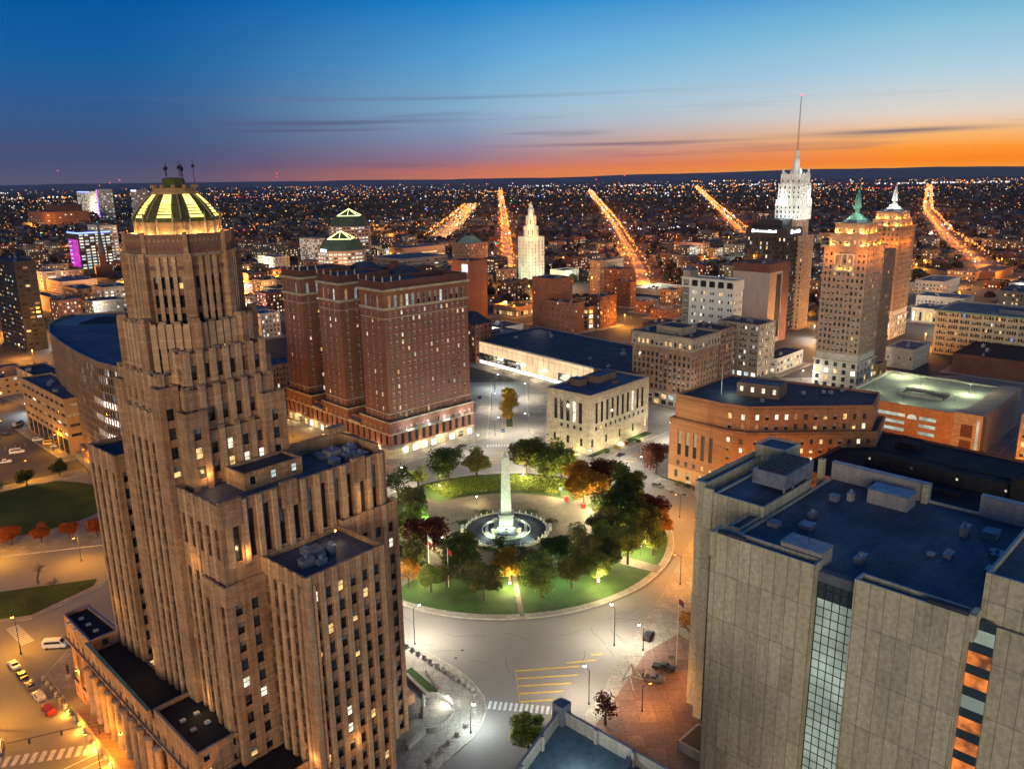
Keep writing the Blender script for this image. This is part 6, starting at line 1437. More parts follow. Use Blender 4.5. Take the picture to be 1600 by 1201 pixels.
o = thing('flood_lamp','bright low lamp at the rim of the memorial court','lamp',(-16.2,164,.3)); b = MB(); b.tube((0,0,0),(0,0,1.5),.06,.05,'dark_metal',6); b.build('pole', o); b = MB(); b.octa((0,0,1.7),.28,'lamp_white'); b.build('lamp_glass', o)
o = thing('barrier_rail','row of short white and red posts joined by rails on the plaza by city hall','barrier',(0,0,.2)); 
for i in range(12):
    b = MB(); x, y = -22.6+.55*i*.62, 176.2-.62*i; b.tube((x,y,0),(x,y,1.0),.1,.1,'pale_stone' if 0 < i < 11 else 'taillamp',6); b.build('post', o)
b = MB(); b.tube((-22.6,176.2,.8),(-22.6+.55*11*.62,176.2-.62*11,.8),.05,.05,'frame_white',5); b.build('rail', o)
def flag(x, y, h, label, cols, z):
    o = thing('flag_pole', label, 'flag pole', (x,y,z)); b = MB(); b.tube((0,0,0),(0,0,h),.12,.06,'frame_white',8); b.octa((0,0,h),.16,'chrome'); b.build('pole', o)
    b = MB(); n = len(cols)
    for k, c in enumerate(cols):
        for q in range(4):
            x0, x1 = .08+q*.3, .38+q*.3; f = lambda X: .16*math.sin(X*4); za = h-.4-k*.8/1; b.face([(x0,f(x0),za-.8-x0*.8),(x1,f(x1),za-.8-x1*.8),(x1,f(x1),za-x1*.8),(x0,f(x0),za-x0*.8)], c)
    b.build('flag', o)
flag(40.5,178,19,'tall flag pole with a dark furled flag on the brick plaza by the court',['paint_red','paint_blue'],.2)
flag(-26.5,226,14,'left flag pole with a red and white flag on the island lawn',['copper_green','white_paint','taillamp'],gz); flag(-20,219,13,'right flag pole with a red flag on the island lawn',['taillamp','taillamp'],gz)
flag(15,343,9,'thin flag pole in front of the limestone courthouse',['paint_blue'],.2)
o = thing('sign_post','slim green sign post standing on the lower lawn of the island','sign post',(.2,204,gz)); b = MB(); b.tube((0,0,0),(0,0,5.2),.09,.07,'dark_metal',6); b.build('pole', o); b = MB(); b.box(-.25,.25,-.06,.06,3,5,'copper_green'); b.build('panel', o)
for x, y, lb in ((-28,264,'red folded kiosk left of the plaza'),(20,284,'red kiosk behind the plaza on the right'),(26,277,'red kiosk under the orange tree'),(-24,228,'red planter cart by the flag poles')):
    o = thing('kiosk', lb, 'kiosk', (x,y,gz+.03), .4); b = MB(); b.prism(rect(-.7,.7,-.6,.6), .2, 1.7, 'taillamp', scale=.85); b.build('body', o); b = MB(); b.box(-.9,.9,-.8,.8,1.7,1.85,'paint_red'); b.box(-.6,-.4,-.5,.5,0,.2,'rubber'); b.box(.4,.6,-.5,.5,0,.2,'rubber'); b.build('canopy', o)
o = thing('frame_sculpture','folded steel frame sculpture on the brick plaza','sculpture',(26,172,.2)); b = MB()
for p, q in (((0,0,0),(2.5,1.6,3.4)),((2.5,1.6,3.4),(5,-.8,.6)),((5,-.8,.6),(1.5,-2,2.6)),((1.5,-2,2.6),(0,0,0)),((2.5,1.6,3.4),(3.2,2.6,.0)),((1.5,-2,2.6),(2.2,-4.4,0)),((5,-.8,.6),(6.2,.8,2.2))): b.tube(p,q,.14,.14,'pale_stone',5)
b.build('frame', o)
o = thing('planter_wall','low dark planter box round the base of the court tower','planter',(43,150,0),R(45)); b = MB(); b.box(-8,0,-4,4,0,2.4,'concrete'); b.box(-7.5,-.5,-3.5,3.5,2.35,2.45,'bark'); b.build('box', o)
o = thing('entrance_frame','open dark steel canopy frame before the west columns of city hall','canopy',(-87,156,.1),R(49)); b = MB()
for p, q in (((0,0,0),(0,0,3)),((0,4,0),(0,4,3)),((3,0,0),(3,0,3)),((3,4,0),(3,4,3)),((0,0,3),(0,4,3)),((3,0,3),(3,4,3)),((0,0,3),(3,0,3)),((0,4,3),(3,4,3)),((0,0,1.5),(0,4,1.5)),((0,2,0),(0,2,3))): b.tube(p,q,.1,.1,'dark_metal',5)
b.build('frame', o)
o = thing('traffic_signal','long arm traffic signal over the lower left crossing','traffic signal',(-91.5,151,.1),R(205)); b = MB(); b.tube((0,0,0),(0,0,6.2),.14,.1,'dark_metal',7); b.tube((0,0,6),(17,0,6.6),.1,.06,'dark_metal',6); b.build('pole', o)
for x in (7,13): b = MB(); b.box(x-.2,x+.2,-.2,.2,5.2,6.3,'dark_metal'); b.octa((x,-.22,5.5),.12,'lamp_green'); b.build('signal_head', o)
o = thing('white_sign','small white sign board on the grass by the orange brick offices','sign',(70,299.5,.2),R(-42)); b = MB(); b.box(-1.2,1.2,-.08,.08,.4,1.5,'white_paint'); b.box(-1,-.9,-.05,.05,0,.4,'dark_metal'); b.box(.9,1,-.05,.05,0,.4,'dark_metal'); b.build('board', o)
sheet('lawn', [(60,308),(78,290),(88,281.5),(92,281),(88,283.8),(79.5,289),(63,306.5),(61,309)], 'grass', .36)
sheet('lawn', frame_rect((34.,336.),47,-1.8,12,-3.2,0), 'grass', .37); sheet('lawn', frame_rect((34.,336.),47,24,44,-4,0), 'grass', .37)
# ------------------------------------------------------------------ avenues running to the horizon
AV = [([(-2,1000),(-4,1250),(-18,2516),(-80,7200)],'long straight avenue left of the terraced white tower'),
      ([(150,900),(172,1067),(269,2095),(632,6439)],'slanting avenue in the centre right'),
      ([(470,1620),(500,1746),(764,3017),(1806,7947)],'bent avenue left of the dark glass tower'),
      ([(600,1010),(629,1070),(826,1530),(1303,2546),(3513,6880)],'wide avenue at the far right'),
      ([(-150,1640),(-148,1758),(-151,2364),(-172,3597)],'bright expressway behind the hotel')]
def along(pts, step, start=0.):
    out = []; d = start
    for p, q in zip(pts, pts[1:]):
        p, q = Vector(p), Vector(q); L = (q-p).length; u = (q-p)/L
        while d < L: out.append((p+u*d, u)); d += step*(1 if p.y < 2500 else 1.6)
        d -= L
    return out
AL = []
for ai, (pts, lb) in enumerate(AV):
    b = MB(); w = 11 if ai in (3,4) else 7
    if ai == 4: w = 26
    for p, q in zip(pts, pts[1:]):
        p, q = Vector(p), Vector(q); u = (q-p).normalized(); n = Vector((-u.y,u.x))*w; b.face([(*(p-n),.06+ai*.004),(*(q-n),.06+ai*.004),(*(q+n),.06+ai*.004),(*(p+n),.06+ai*.004)], 'asphalt')
    o = b.build('avenue'); tag(o, kind='structure')
    for p, u in along(pts, 38):
        n = Vector((-u.y,u.x))*(w+1)
        for s in (-1,1): AL.append((p+n*s*random.uniform(.75,1.15)+u*random.uniform(-9,9), ai, lb))
        if ai == 4: AL.append((p+Vector((random.uniform(-14,14),0)), ai, lb))
    for k, (p, u) in enumerate(along(pts, 105, 40)):
        if p.y < 3600: point('avenue_light', (p.x, p.y, 16), 42000*(1+p.y/2200), (1,.25,.018) if ai != 4 else (1,.42,.1), 1.5)
AL.sort(key=lambda t: t[0].length)
def avenue_lamp_mesh(r, head):
    b = MB(); b.tube((0,0,0),(0,0,10),.16,.12,'dark_metal',4); b.octa((0,0,10.3), r, head); return b.mesh('avenue_lamp')
am = {}
NI = 130
far = MB()
rr = random.Random(5)
for i, (p, ai, lb) in enumerate(AL):
    d = p.length; r = max(.9, d*.00105)*rr.choice((.5,.7,.9,1.,1.3,1.7)); hd = 'far_orange' if rr.random() < .8 else ('far_amber' if rr.random() < .6 else 'far_white')  # bulbs enlarged with distance, the size stands in for lamp glare
    if i < NI:
        k = (round(r,1), hd)
        if k not in am: am[k] = avenue_lamp_mesh(r, hd)
        o = bpy.data.objects.new('street_lamp', am[k]); COL.objects.link(o); o.location = (p.x,p.y,.1); tag(o, 'orange lamp along the '+lb, 'street lamp', 'lamps of the '+lb)
    else: far.octa((p.x,p.y,11), r, hd)
    if rr.random() < .8: far.octa((p.x+rr.uniform(-10,10), p.y+rr.uniform(-9,9), rr.uniform(1,9)), r*rr.uniform(.35,.8), rr.choice(('far_orange','far_amber','far_white','far_red')))
# scattered lights of the plain
def inview(x, y): return abs(x) < y*.70+60
CL = []
for i in range(330):
    t_ = rr.random(); y = 640*math.exp(t_*2.5) if i < 250 else 1/(1/4800-rr.random()*(1/4800-1/16500)); CL.append((rr.uniform(-.7,.7)*y, y, rr.uniform(.02,.06)*y*2.2, rr.choices((('far_orange','far_amber'),('far_white','far_amber'),('far_orange','far_red'),('far_white','far_white')),(60,16,8,16))[0], rr.choice((4,7,10,16,26))))
for cx, cy, sg, hd, n in CL:
    st_ = rr.choice((.5,.7,.9,1.2)); an = rr.choice((R(46),R(136),R(0),None))
    for k in range(n):
        if an is None: x, y = rr.gauss(cx,sg*.6), rr.gauss(cy,sg*.6)
        else: u = rr.uniform(-1,1)*sg*1.6; x, y = cx+u*math.cos(an), cy+u*math.sin(an)
        if y < 600: continue
        far.octa((x,y,rr.uniform(4,11)), y*.00058*st_*rr.choice((.5,.7,1.,1.,1.5)), rr.choice(hd))
for i in range(2600):
    y = 620*math.exp(rr.random()*2.4) if i < 2000 else 1/(1/5200-rr.random()*(1/5200-1/16500)); x = rr.uniform(-.7,.7)*y
    hd = rr.choices(('far_orange','far_amber','far_white','far_red','lamp_blue','lamp_green'), (50,22,24,2.2,.5,.7))[0]
    far.octa((x, y, rr.uniform(4,11)), y*.00050*rr.choice((.35,.45,.6,.8,1.1,1.6)), hd)  # light size grows with distance in place of glare
for (px, py, sx, sy, n, hd, s) in ((-1900,7400,500,700,30,'far_white',1.2),(2700,8600,700,900,50,'far_white',1.5),(4400,8200,900,300,90,'far_white',1.8),(1500,9500,400,900,36,'far_white',1.3),(400,10500,500,900,30,'far_white',1.1),(-3800,6900,500,250,30,'far_white',2.2),(-1800,5800,300,200,30,'far_red',1.2),(-520,1500,200,120,60,'far_orange',1.),(-340,2050,260,90,70,'far_orange',1.1),(-250,1750,160,90,40,'far_orange',1.),(330,1500,130,60,30,'far_orange',1.),(480,1150,160,70,50,'far_white',1.),(260,1000,100,40,30,'far_white',.9),(240,2000,180,60,24,'far_amber',1.),(-660,1300,200,120,70,'far_orange',.9),(-430,900,120,80,50,'far_orange',.8),(620,820,120,90,50,'far_orange',1.),(-1000,1900,300,200,50,'far_orange',.9),(-900,1500,160,80,40,'far_white',.8),(-300,900,80,70,40,'far_amber',.8),(-420,2500,500,60,50,'far_orange',1.),(1300,3400,500,300,70,'far_orange',.8),(1060,1750,240,200,40,'far_amber',1.),(-1550,3000,260,100,40,'far_white',1.1),(-250,680,60,40,24,'far_orange',.9)):
    for k in range(n):
        x, y = rr.gauss(px,sx*.5), rr.gauss(py,sy*.5); far.octa((x,y,rr.uniform(5,13)), y*.0006*s*rr.uniform(.4,1.2), hd if rr.random() < .8 else 'far_amber')
for x, y, z in ((-1850,3400,170),(-1300,2690,120),(-1330,2680,112),(-1010,3600,150),(-1015,3610,135),(-200,5200,130),(-1460,3100,130),(780,7400,90),(880,6300,120)): far.octa((x,y,z), y*.0009, 'far_red')
tag(far.build('distant_city_lights'), 'scattered street and window lights over the dark plain', None, None, 'stuff')
for x, y, p, c in ((-300,900,60000,'o'),(-430,900,70000,'o'),(-330,760,45000,'w'),(-480,780,60000,'o'),(-560,1060,90000,'o'),(-660,1300,120000,'o'),(-240,600,30000,'o'),(-262,540,26000,'o'),(-215,490,20000,'o'),(-360,690,38000,'w'),(-410,640,42000,'o'),(-340,520,26000,'o'),
                   (-60,620,12000,'w'),(20,590,12000,'w'),(80,560,11000,'w'),(25,700,16000,'o'),(96,690,20000,'o'),(140,740,22000,'o'),(150,860,30000,'w'),(60,900,30000,'w'),(-60,860,40000,'w'),(0,870,26000,'o'),(190,700,20000,'w'),(240,760,30000,'o'),(330,720,40000,'w'),(390,560,24000,'w'),(340,610,22000,'w'),(480,850,50000,'o'),(560,900,60000,'o'),(430,900,50000,'w'),(650,960,60000,'o'),(120,560,9000,'o'),(-520,1500,160000,'o'),(-340,2050,260000,'o'),(-250,1700,180000,'o'),(330,1130,60000,'w'),(500,1200,90000,'w'),(420,1000,50000,'w'),(-820,1500,150000,'o'),(-1380,2380,260000,'o'),(-1650,3230,300000,'w'),(280,1160,50000,'w'),(-170,860,40000,'w'),(-250,820,36000,'o'),(-330,1010,60000,'o'),(-200,1290,80000,'w'),(-560,960,60000,'o')):
    point('district_light', (x,y,16), p*1.6, {'o':(1,.36,.04),'w':(1,.88,.68)}[c], 1.5)  # added lights without lamp fixtures, brighten the streets between blocks
pr = random.Random(21)
for i in range(125):
    y = 500*math.exp(pr.random()*1.15); x = pr.uniform(-.66,.66)*y
    if (y < 580 and -170 < x < 280): continue
    c = (1,.36,.04) if pr.random() < .75 else (1,.88,.68); point('district_light', (x,y,9), 42000*(y/700), c, 1.)
    o = bpy.data.objects.new('street_lamp', avenue_lamp_mesh(.95*y/800, 'far_orange' if c[1] < .5 else 'far_white')); COL.objects.link(o); o.location = (x,y,.1)
    tag(o, ('orange' if c[1] < .5 else 'white')+' street lamp between the town blocks, '+('left' if x < -.25*y else 'right' if x > .25*y else 'centre')+(', nearer' if y < 850 else ', farther'), 'street lamp', 'lamps between the town blocks')
for pk, pn in (('paint_white','white'),('paint_black','black'),('paint_silver','silver'),('paint_red','red')):
    k = ('car',pk)
    if k not in PR: PR[k] = None
    src = PR[k]
    b = MB()
    for z0, z1, x0, x1, w_, m in ((.35,.95,-2.3,2.3,.9,pk),(.95,1.42,-1.3,.9,.75,'glass_dark'),(1.42,1.46,-.9,.5,.72,pk)): b.prism(rect(x0,x1,-w_,w_), z0, z1, m, scale=.92)
    for sx in (-1.4,1.4):
        for sy in (-.85,.85): b.tube((sx,sy-.1,.33),(sx,sy+.1,.33),.33,.33,'rubber',8)
    me = b.mesh('car')
    for i in range(26):
        y = pr.uniform(480,900); x = pr.uniform(-.6,.6)*y
        o = bpy.data.objects.new('parked_car', me); COL.objects.link(o); o.location = (x,y,.05); o.rotation_euler = (0,0,R(pr.choice((46,136))))
        tag(o, 'small '+pn+' car in the town streets beyond the square', 'car', 'cars in the town streets')
    if src is None: del PR[k]
# ------------------------------------------------------------------ low houses, sheds and woods of the plain
used = [(r_[2]+r_[6]*.35-r_[5]*.35, r_[3]+(r_[6]+r_[5])*.35, max(r_[5],r_[6])*.8+12) for r_ in T]+[(24,948,30),(-205,985,50),(-222,1130,50),(226,622,40),(208,640,45),(283,600,50),(-612,1180,60),(-535,1060,35),(390,520,120)]
def free(x, y, m=10):
    if any((x-a)**2+(y-b_)**2 < (c+m)**2 for a, b_, c in used): return False
    for pts, _ in AV:
        for p, q in zip(pts, pts[1:]):
            if p[1]-20 <= y <= q[1]+20:
                t = (y-p[1])/(q[1]-p[1]); 
                if abs(p[0]+(q[0]-p[0])*t-x) < 22+m: return False
    return True
hr = random.Random(11)
HM = {}
def shed_mesh(k):
    """a low town building: walls, parapet, roof, rows of real window quads, some lit"""
    if k in HM: return HM[k]
    r = random.Random(k); b = MB(); w, d, h = r.uniform(14,32), r.uniform(12,26), r.choice((5,7,9,12,15,19)); m = ('shed_red','shed_tan','shed_pale','dark_brick','brown_stone','shed_grey')[k % 6]; rf = r.choice(('roof_dark','roof_black','roof_grey','roof_blue'))
    b.prism(rect(0,w,0,d), 0, h, m, top=rf); b.prism(rect(.5,w-.5,.5,d-.5), h, h+.02, rf)
    for q in ((0,w,0,.4),(0,w,d-.4,d),(0,.4,.4,d-.4),(w-.4,w,.4,d-.4)): b.box(*q, h, h+.7, m)
    b.box(w*.3,w*.3+3,d*.5,d*.5+3,h,h+1.6,'roof_grey')
    for f in range(int(h/3.6)):
        for i in range(int(w/3.2)):
            x = 1.4+i*3.1; z = 1.3+f*3.5; b.box(x,x+1.4,-.08,-.02,z,z+1.6, r.choice(('glass_dark','glass_mid','lit_warm','lit_white','lit_dim','glass_dark')))
        for i in range(int(d/3.2)):
            y = 1.4+i*3.1; z = 1.3+f*3.5; b.box(-.08,-.02,y,y+1.4,z,z+1.6, r.choice(('glass_dark','glass_mid','lit_warm','glass_dark','lit_white','glass_dark')))
    HM[k] = b.mesh('low_building'); return HM[k]
SH = [shed_mesh(k) for k in range(18)]
def house_mesh(k):
    r = random.Random(k+90); b = MB(); w, d, h = r.uniform(8,12), r.uniform(9,14), r.uniform(5,7); m = ('shed_pale','shed_tan','shed_grey','shed_tan','shed_grey','shed_red')[k % 6]
    b.prism(rect(0,w,0,d), 0, h, m); b.v += [(-.4,-.4,h),(w+.4,-.4,h),(w+.4,d+.4,h),(-.4,d+.4,h),(w/2,-.4,h+3.6),(w/2,d+.4,h+3.6)]; n = len(b.v)-6
    for f in ((n,n+4,n+5,n+3),(n+1,n+2,n+5,n+4),(n,n+1,n+4),(n+2,n+3,n+5)): b.f.append(f); b.m.append(b.mi('roof_dark' if len(f) == 4 else m))
    b.box(w*.7,w*.7+.8,d*.4,d*.4+.8,h+1,h+4.4,'red_brick')
    for i in range(3):
        for f in range(2): b.box(1.2+i*2.4,2.3+i*2.4,-.06,-.02,1+f*2.7,2.4+f*2.7,r.choice(('glass_dark','lit_warm','glass_dark','glass_dark')))
    return b.mesh('house')
HS = [house_mesh(k) for k in range(8)]
SP = []; side = lambda x, y: 'left' if x < -.25*y else 'right' if x > .25*y else 'centre'
colr = ('red brick','tan','pale','dark brick','brown','grey')
for gy in range(40):
    for gx in range(-40, 41):
        a, c = gx*37, 470+gy*33
        x, y = a+hr.uniform(-7,7), c+hr.uniform(-6,6)
        if y > 1500 or abs(x) > y*.68 or (y < 565 and -180 < x < 430): continue
        if not free(x, y, 12) or hr.random() < (.16 if y < 1000 else .5): continue
        if x < -150 and y < 600: continue
        SP.append((x, y, hr.randrange(18)))
SP.sort(key=lambda t: math.hypot(t[0], t[1]))
for x, y, k in SP[:285]:
    o = bpy.data.objects.new('low_building', SH[k]); COL.objects.link(o); o.location = (x,y,0); o.rotation_euler = (0,0,R(46))
    tag(o, 'low flat roofed %s building, %s, %s' % (colr[k % 6], side(x,y)+(' of the picture' if side(x,y) != 'centre' else ' of the picture'), 'nearer blocks' if y < 900 else 'farther blocks'), 'building', 'low town buildings')
lb = MB(); ca, sa = math.cos(R(46)), math.sin(R(46))
for x, y, k in SP[285:]:
    n = len(lb.v); me = SH[k]; lb.v.extend((x+v.co.x*ca-v.co.y*sa, y+v.co.x*sa+v.co.y*ca, v.co.z) for v in me.vertices)
    for q in me.polygons: lb.f.append(tuple(n+a for a in q.vertices)); lb.m.append(lb.mi(me.materials[q.material_index].name))
tag(lb.build('farther_town_blocks'), 'mass of low town blocks farther out', None, None, 'stuff')
hs = MB(); n2 = 0
for i in range(2600):
    y = 1050*math.exp(hr.random()*1.5); x = hr.uniform(-.7,.7)*y
    if not free(x, y, 6): continue
    if y < 1900 and n2 < 230 and hr.random() < .5:
        o = bpy.data.objects.new('house', HS[hr.randrange(8)]); COL.objects.link(o); o.location = (x,y,0); o.rotation_euler = (0,0,R(hr.choice((46,136,0,90)))); n2 += 1
        tag(o, 'small gabled house between dark trees on the %s of the plain' % side(x,y), 'house', 'houses on the plain')
    else:
        w, d, h = hr.uniform(9,26), hr.uniform(9,20), hr.uniform(5,10); a = R(hr.choice((46,0,20))); ca, sa = math.cos(a), math.sin(a)
        P = [(x+u*ca-v*sa, y+u*sa+v*ca) for u, v in rect(-w/2,w/2,-d/2,d/2)]; hs.prism(P, 0, h, hr.choice(('shed_grey','shed_tan','dark_brick','shed_grey')), top='roof_dark'); 
        if hr.random() < .6: hs.prism(P, h, h+3.2, 'roof_dark', scale=.4)
tag(hs.build('distant_houses'), 'countless small houses on the far plain', None, None, 'stuff')
plain('wood_a', (.020,.017,.012), 1); plain('wood_b', (.030,.022,.015), 1); plain('wood_c', (.016,.020,.014), 1)
wd = MB()
for i in range(11000):
    y = 660*math.exp(hr.random()*2.6); x = hr.uniform(-.7,.7)*y
    if not free(x, y, 2) or (y < 900 and hr.random() < .75): continue
    r = hr.uniform(3,5.5)*(1 if y < 2500 else 2.0); h = hr.uniform(6,11); m = hr.choice(('wood_a','wood_b','wood_c'))
    for k in range(3 if y < 1800 else 1):
        n = len(wd.v); cx, cy, cz = x+hr.uniform(-r,r)*.6, y+hr.uniform(-r,r)*.6, h*.6
        seg = 5; a0 = hr.random()*3
        rings = [(r*.75,cz-r*.6),(r,cz),(r*.6,cz+r*.6)]
        for q, z in rings:
            for s_ in range(seg): a = a0+2*PI*s_/seg; j = hr.uniform(.75,1.2); wd.v.append((cx+q*j*math.cos(a), cy+q*j*math.sin(a), z+hr.uniform(-.5,.5)))
        wd.v.append((cx,cy,cz+r*.95))
        for q in range(2):
            for s_ in range(seg): t_ = (s_+1) % seg; wd.f.append((n+q*seg+s_, n+q*seg+t_, n+(q+1)*seg+t_, n+(q+1)*seg+s_)); wd.m.append(wd.mi(m))
        for s_ in range(seg): wd.f.append((n+2*seg+s_, n+2*seg+(s_+1) % seg, n+3*seg)); wd.m.append(wd.mi(m))
tag(wd.build('far_woodland'), 'dark bare tree cover of the suburbs', None, None, 'stuff')
b = MB(); prev = None
for i in range(61):                 # a low ridge along the skyline, a little higher to the right
    x = -14000+i*28000/60; h = 96+max(0,min(1,(x-500)/7000))*110+8*math.sin(i*.9)+5*math.sin(i*2.3)
    cur = ((x,17000,0),(x,18000,h),(x,24000,h*.9))
    if prev:
        for k in range(2): b.face([prev[k],cur[k],cur[k+1],prev[k+1]], 'far_hill_hazed')
    prev = cur
tag(b.build('hills'), kind='structure')

# ------------------------------------------------------------------ sky at blue hour
w = bpy.data.worlds.new('World'); S.world = w; w.use_nodes = True; nt = w.node_tree; nt.nodes.clear(); L = nt.links.new
out = nt.nodes.new('ShaderNodeOutputWorld'); bg = nt.nodes.new('ShaderNodeBackground'); L(bg.outputs[0], out.inputs[0])
tc = nt.nodes.new('ShaderNodeTexCoord'); sp = nt.nodes.new('ShaderNodeSeparateXYZ'); L(tc.outputs['Generated'], sp.inputs[0])
def mth(op, a=None, b_=None, c=None):
    n = nt.nodes.new('ShaderNodeMath'); n.operation = op
    for i, v in enumerate((a, b_, c)):
        if v is None: continue
        if isinstance(v, (int, float)): n.inputs[i].default_value = v
        else: L(v, n.inputs[i])
    return n.outputs[0]
el = mth('MULTIPLY', mth('ARCSINE', sp.outputs[2]), 180/PI)       # elevation in degrees
az = mth('MULTIPLY', mth('ARCTAN2', sp.outputs[0], sp.outputs[1]), 180/PI)
# sunrise glow side factor: 0 far left of the view, 1 at the sunrise bearing (right)
saz = mth('DIVIDE', mth('ADD', az, 34.), 68.)
cl = nt.nodes.new('ShaderNodeClamp'); L(saz, cl.inputs[0])
def ramp(stops):
    n = nt.nodes.new('ShaderNodeValToRGB'); e = n.color_ramp; t = mth('DIVIDE', mth('ADD', el, 1.0), 41.); L(t, n.inputs[0])
    while len(e.elements) < len(stops): e.elements.new(.5)
    for q, (d, c) in zip(e.elements, stops): q.position = (d+1)/41.; q.color = (*lin(c), 1)
    return n.outputs[0]
rl = ramp([(-1,(60,62,84)),(.3,(84,82,112)),(1.5,(70,80,118)),(4,(52,90,138)),(7.5,(18,94,158)),(11,(0,86,160)),(22,(20,72,136)),(40,(36,72,128))])
rm = ramp([(-1,(200,100,70)),(.0,(240,126,70)),(.5,(214,120,92)),(1.2,(164,124,142)),(2.6,(146,154,184)),(4.6,(142,186,214)),(8,(92,168,218)),(11.2,(30,136,208)),(24,(26,84,155)),(40,(36,72,128))])
rr_ = ramp([(-1,(255,120,10)),(.1,(255,160,20)),(.7,(255,134,26)),(1.4,(255,154,50)),(2.3,(250,188,118)),(3.5,(226,214,202)),(6,(176,208,224)),(8.5,(138,192,218)),(11.2,(76,158,210)),(24,(30,95,160)),(40,(36,72,128))])
def mixc(f, a, b_):
    n = nt.nodes.new('ShaderNodeMix'); n.data_type = 'RGBA'; L(f, n.inputs[0]); L(a, n.inputs[6]); L(b_, n.inputs[7]); return n.outputs[2]
f1 = nt.nodes.new('ShaderNodeMapRange'); L(cl.outputs[0], f1.inputs[0]); f1.inputs[1].default_value = .12; f1.inputs[2].default_value = .60; f1.interpolation_type = 'SMOOTHSTEP'
f2 = nt.nodes.new('ShaderNodeMapRange'); L(cl.outputs[0], f2.inputs[0]); f2.inputs[1].default_value = .45; f2.inputs[2].default_value = .88
col = mixc(f2.outputs[0], mixc(f1.outputs[0], rl, rm), rr_)
# thin stretched cloud bands low over the horizon
cb = nt.nodes.new('ShaderNodeCombineXYZ'); L(mth('MULTIPLY', az, .05), cb.inputs[0]); L(mth('MULTIPLY', mth('ADD', el, mth('MULTIPLY', az, -.012)), 1.15), cb.inputs[1]); cb.inputs[2].default_value = 3.7
nz = nt.nodes.new('ShaderNodeTexNoise'); L(cb.outputs[0], nz.inputs[0]); nz.inputs['Scale'].default_value = 1.; nz.inputs['Detail'].default_value = 5; nz.inputs['Roughness'].default_value = .5
cf = nt.nodes.new('ShaderNodeMapRange'); L(nz.outputs[0], cf.inputs[0]); cf.inputs[1].default_value = .55; cf.inputs[2].default_value = .72; cf.inputs[4].default_value = .55
hf = nt.nodes.new('ShaderNodeMapRange'); L(el, hf.inputs[0]); hf.inputs[1].default_value = 5.6; hf.inputs[2].default_value = 3.2
lf = nt.nodes.new('ShaderNodeMapRange'); L(el, lf.inputs[0]); lf.inputs[1].default_value = .3; lf.inputs[2].default_value = 1.0
cfac = mth('MULTIPLY', mth('MULTIPLY', cf.outputs[0], hf.outputs[0]), lf.outputs[0])
cm = nt.nodes.new('ShaderNodeMix'); cm.data_type = 'RGBA'; cm.blend_type = 'MIX'; L(cfac, cm.inputs[0]); L(col, cm.inputs[6]); cm.inputs[7].default_value = (*lin((84,78,112)), 1)
last = cm.outputs[2]
for (ca, ce, wa, we, dens, cc) in ((25.,2.45,5.0,.17,.75,(70,82,118)),(8.2,2.1,7.,.10,.6,(92,84,118)),(-11.5,3.7,7.,.13,.55,(84,78,112)),(-7,5.2,15,.12,.35,(104,104,140)),(-14,3.2,5,.07,.5,(84,76,108))):      # named long clouds
    da = mth('POWER', mth('ABSOLUTE', mth('DIVIDE', mth('ADD', az, -ca), wa)), 2.); wob = mth('MULTIPLY', mth('ADD', nz.outputs[0], -.5), .35)
    de = mth('POWER', mth('ABSOLUTE', mth('DIVIDE', mth('ADD', mth('ADD', mth('ADD', el, wob), -ce), mth('MULTIPLY', mth('ADD', az, -ca), -.012)), we)), 2.)
    f = mth('MULTIPLY', mth('POWER', 2.718, mth('MULTIPLY', mth('ADD', da, de), -1.)), dens)
    q = nt.nodes.new('ShaderNodeMix'); q.data_type = 'RGBA'; L(f, q.inputs[0]); L(last, q.inputs[6]); q.inputs[7].default_value = (*lin(cc), 1); last = q.outputs[2]
L(last, bg.inputs[0]); bg.inputs[1].default_value = 1.0
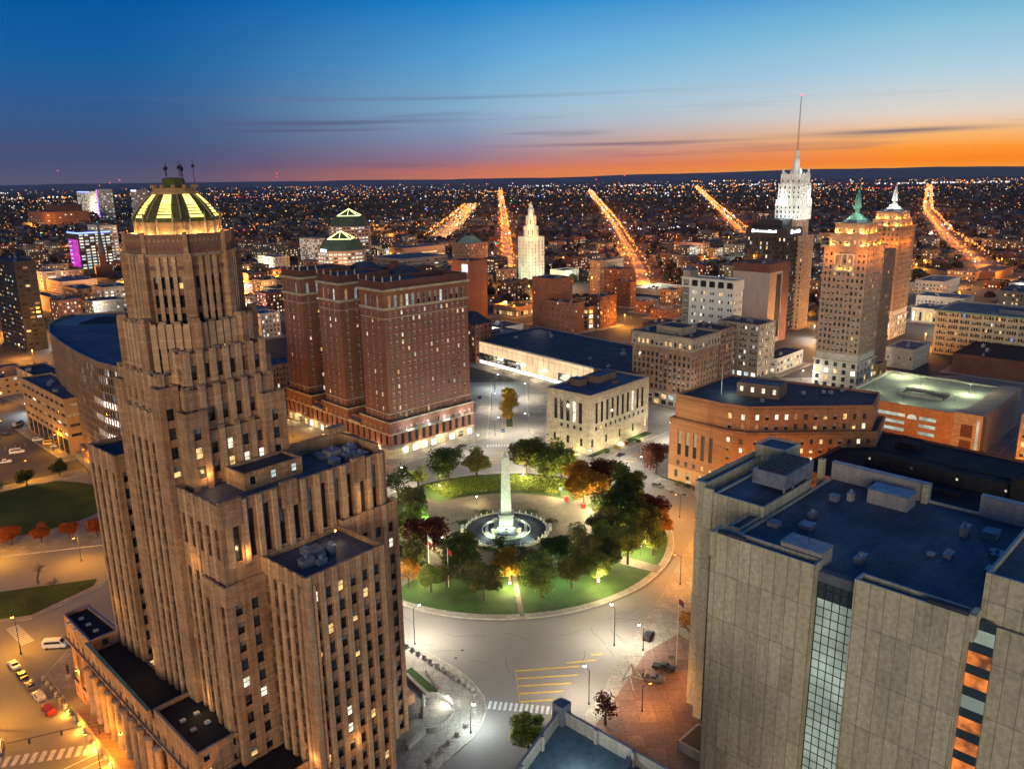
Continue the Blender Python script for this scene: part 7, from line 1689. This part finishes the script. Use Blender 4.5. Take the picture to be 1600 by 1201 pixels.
# added soft low sun behind the camera, standing in for the city's glow
sl_ = bpy.data.lights.new('city_glow_sun', 'SUN'); sl_.energy = SUN; sl_.angle = R(34); sl_.color = (1,.84,.62)
so = bpy.data.objects.new('city_glow_sun', sl_); COL.objects.link(so)
dirv = Vector((math.sin(R(14)), math.cos(R(14)), -math.tan(R(2.5)))); so.rotation_euler = dirv.to_track_quat('-Z','Y').to_euler(); so.location = (0,-50,200)
if HAZE:
    m = bpy.data.materials.new('haze'); m.use_nodes = True; n_ = m.node_tree; n_.nodes.clear(); o_ = n_.nodes.new('ShaderNodeOutputMaterial'); v_ = n_.nodes.new('ShaderNodeVolumePrincipled')
    v_.inputs['Color'].default_value = (.75,.82,1,1); v_.inputs['Density'].default_value = HAZE; v_.inputs['Anisotropy'].default_value = 0
    n_.links.new(v_.outputs[0], o_.inputs['Volume']); MATS['haze'] = m
    b = MB(); b.prism(rect(-31000,31000,-2500,41000), -1, 245, 'haze', bottom=True); o = b.build('haze'); tag(o, kind='stuff')
# ------------------------------------------------------------------ camera
cd = bpy.data.cameras.new('camera'); co = bpy.data.objects.new('camera', cd); COL.objects.link(co); S.camera = co
cd.sensor_fit = 'HORIZONTAL'; cd.sensor_width = 36; cd.lens = 36*1250/1600; cd.clip_end = 60000; cd.clip_start = 1
p = math.atan((600.5-277)/1250); f = Vector((0, math.cos(p), -math.sin(p))); U0 = Vector((0, math.sin(p), math.cos(p))); R0 = Vector((1,0,0)); c_, s_ = math.cos(.014), math.sin(.014)
RR = c_*R0-s_*U0; UU = s_*R0+c_*U0
co.matrix_world = Matrix(((RR.x,UU.x,-f.x,0),(RR.y,UU.y,-f.y,0),(RR.z,UU.z,-f.z,120),(0,0,0,1)))
S.view_settings.view_transform = 'Standard'; S.view_settings.look = 'None'; S.view_settings.exposure = 0; S.view_settings.gamma = 1
cy = S.cycles; cy.max_bounces = 4; cy.diffuse_bounces = 2; cy.glossy_bounces = 2; cy.transmission_bounces = 2; cy.transparent_max_bounces = 4
cy.sample_clamp_indirect = 2.0; cy.sample_clamp_direct = 0; cy.use_denoising = True; cy.caustics_reflective = False; cy.caustics_refractive = False; cy.use_light_tree = True
try: cy.denoiser = 'OPENIMAGEDENOISE'; cy.denoising_input_passes = 'RGB_ALBEDO_NORMAL'
except Exception: pass
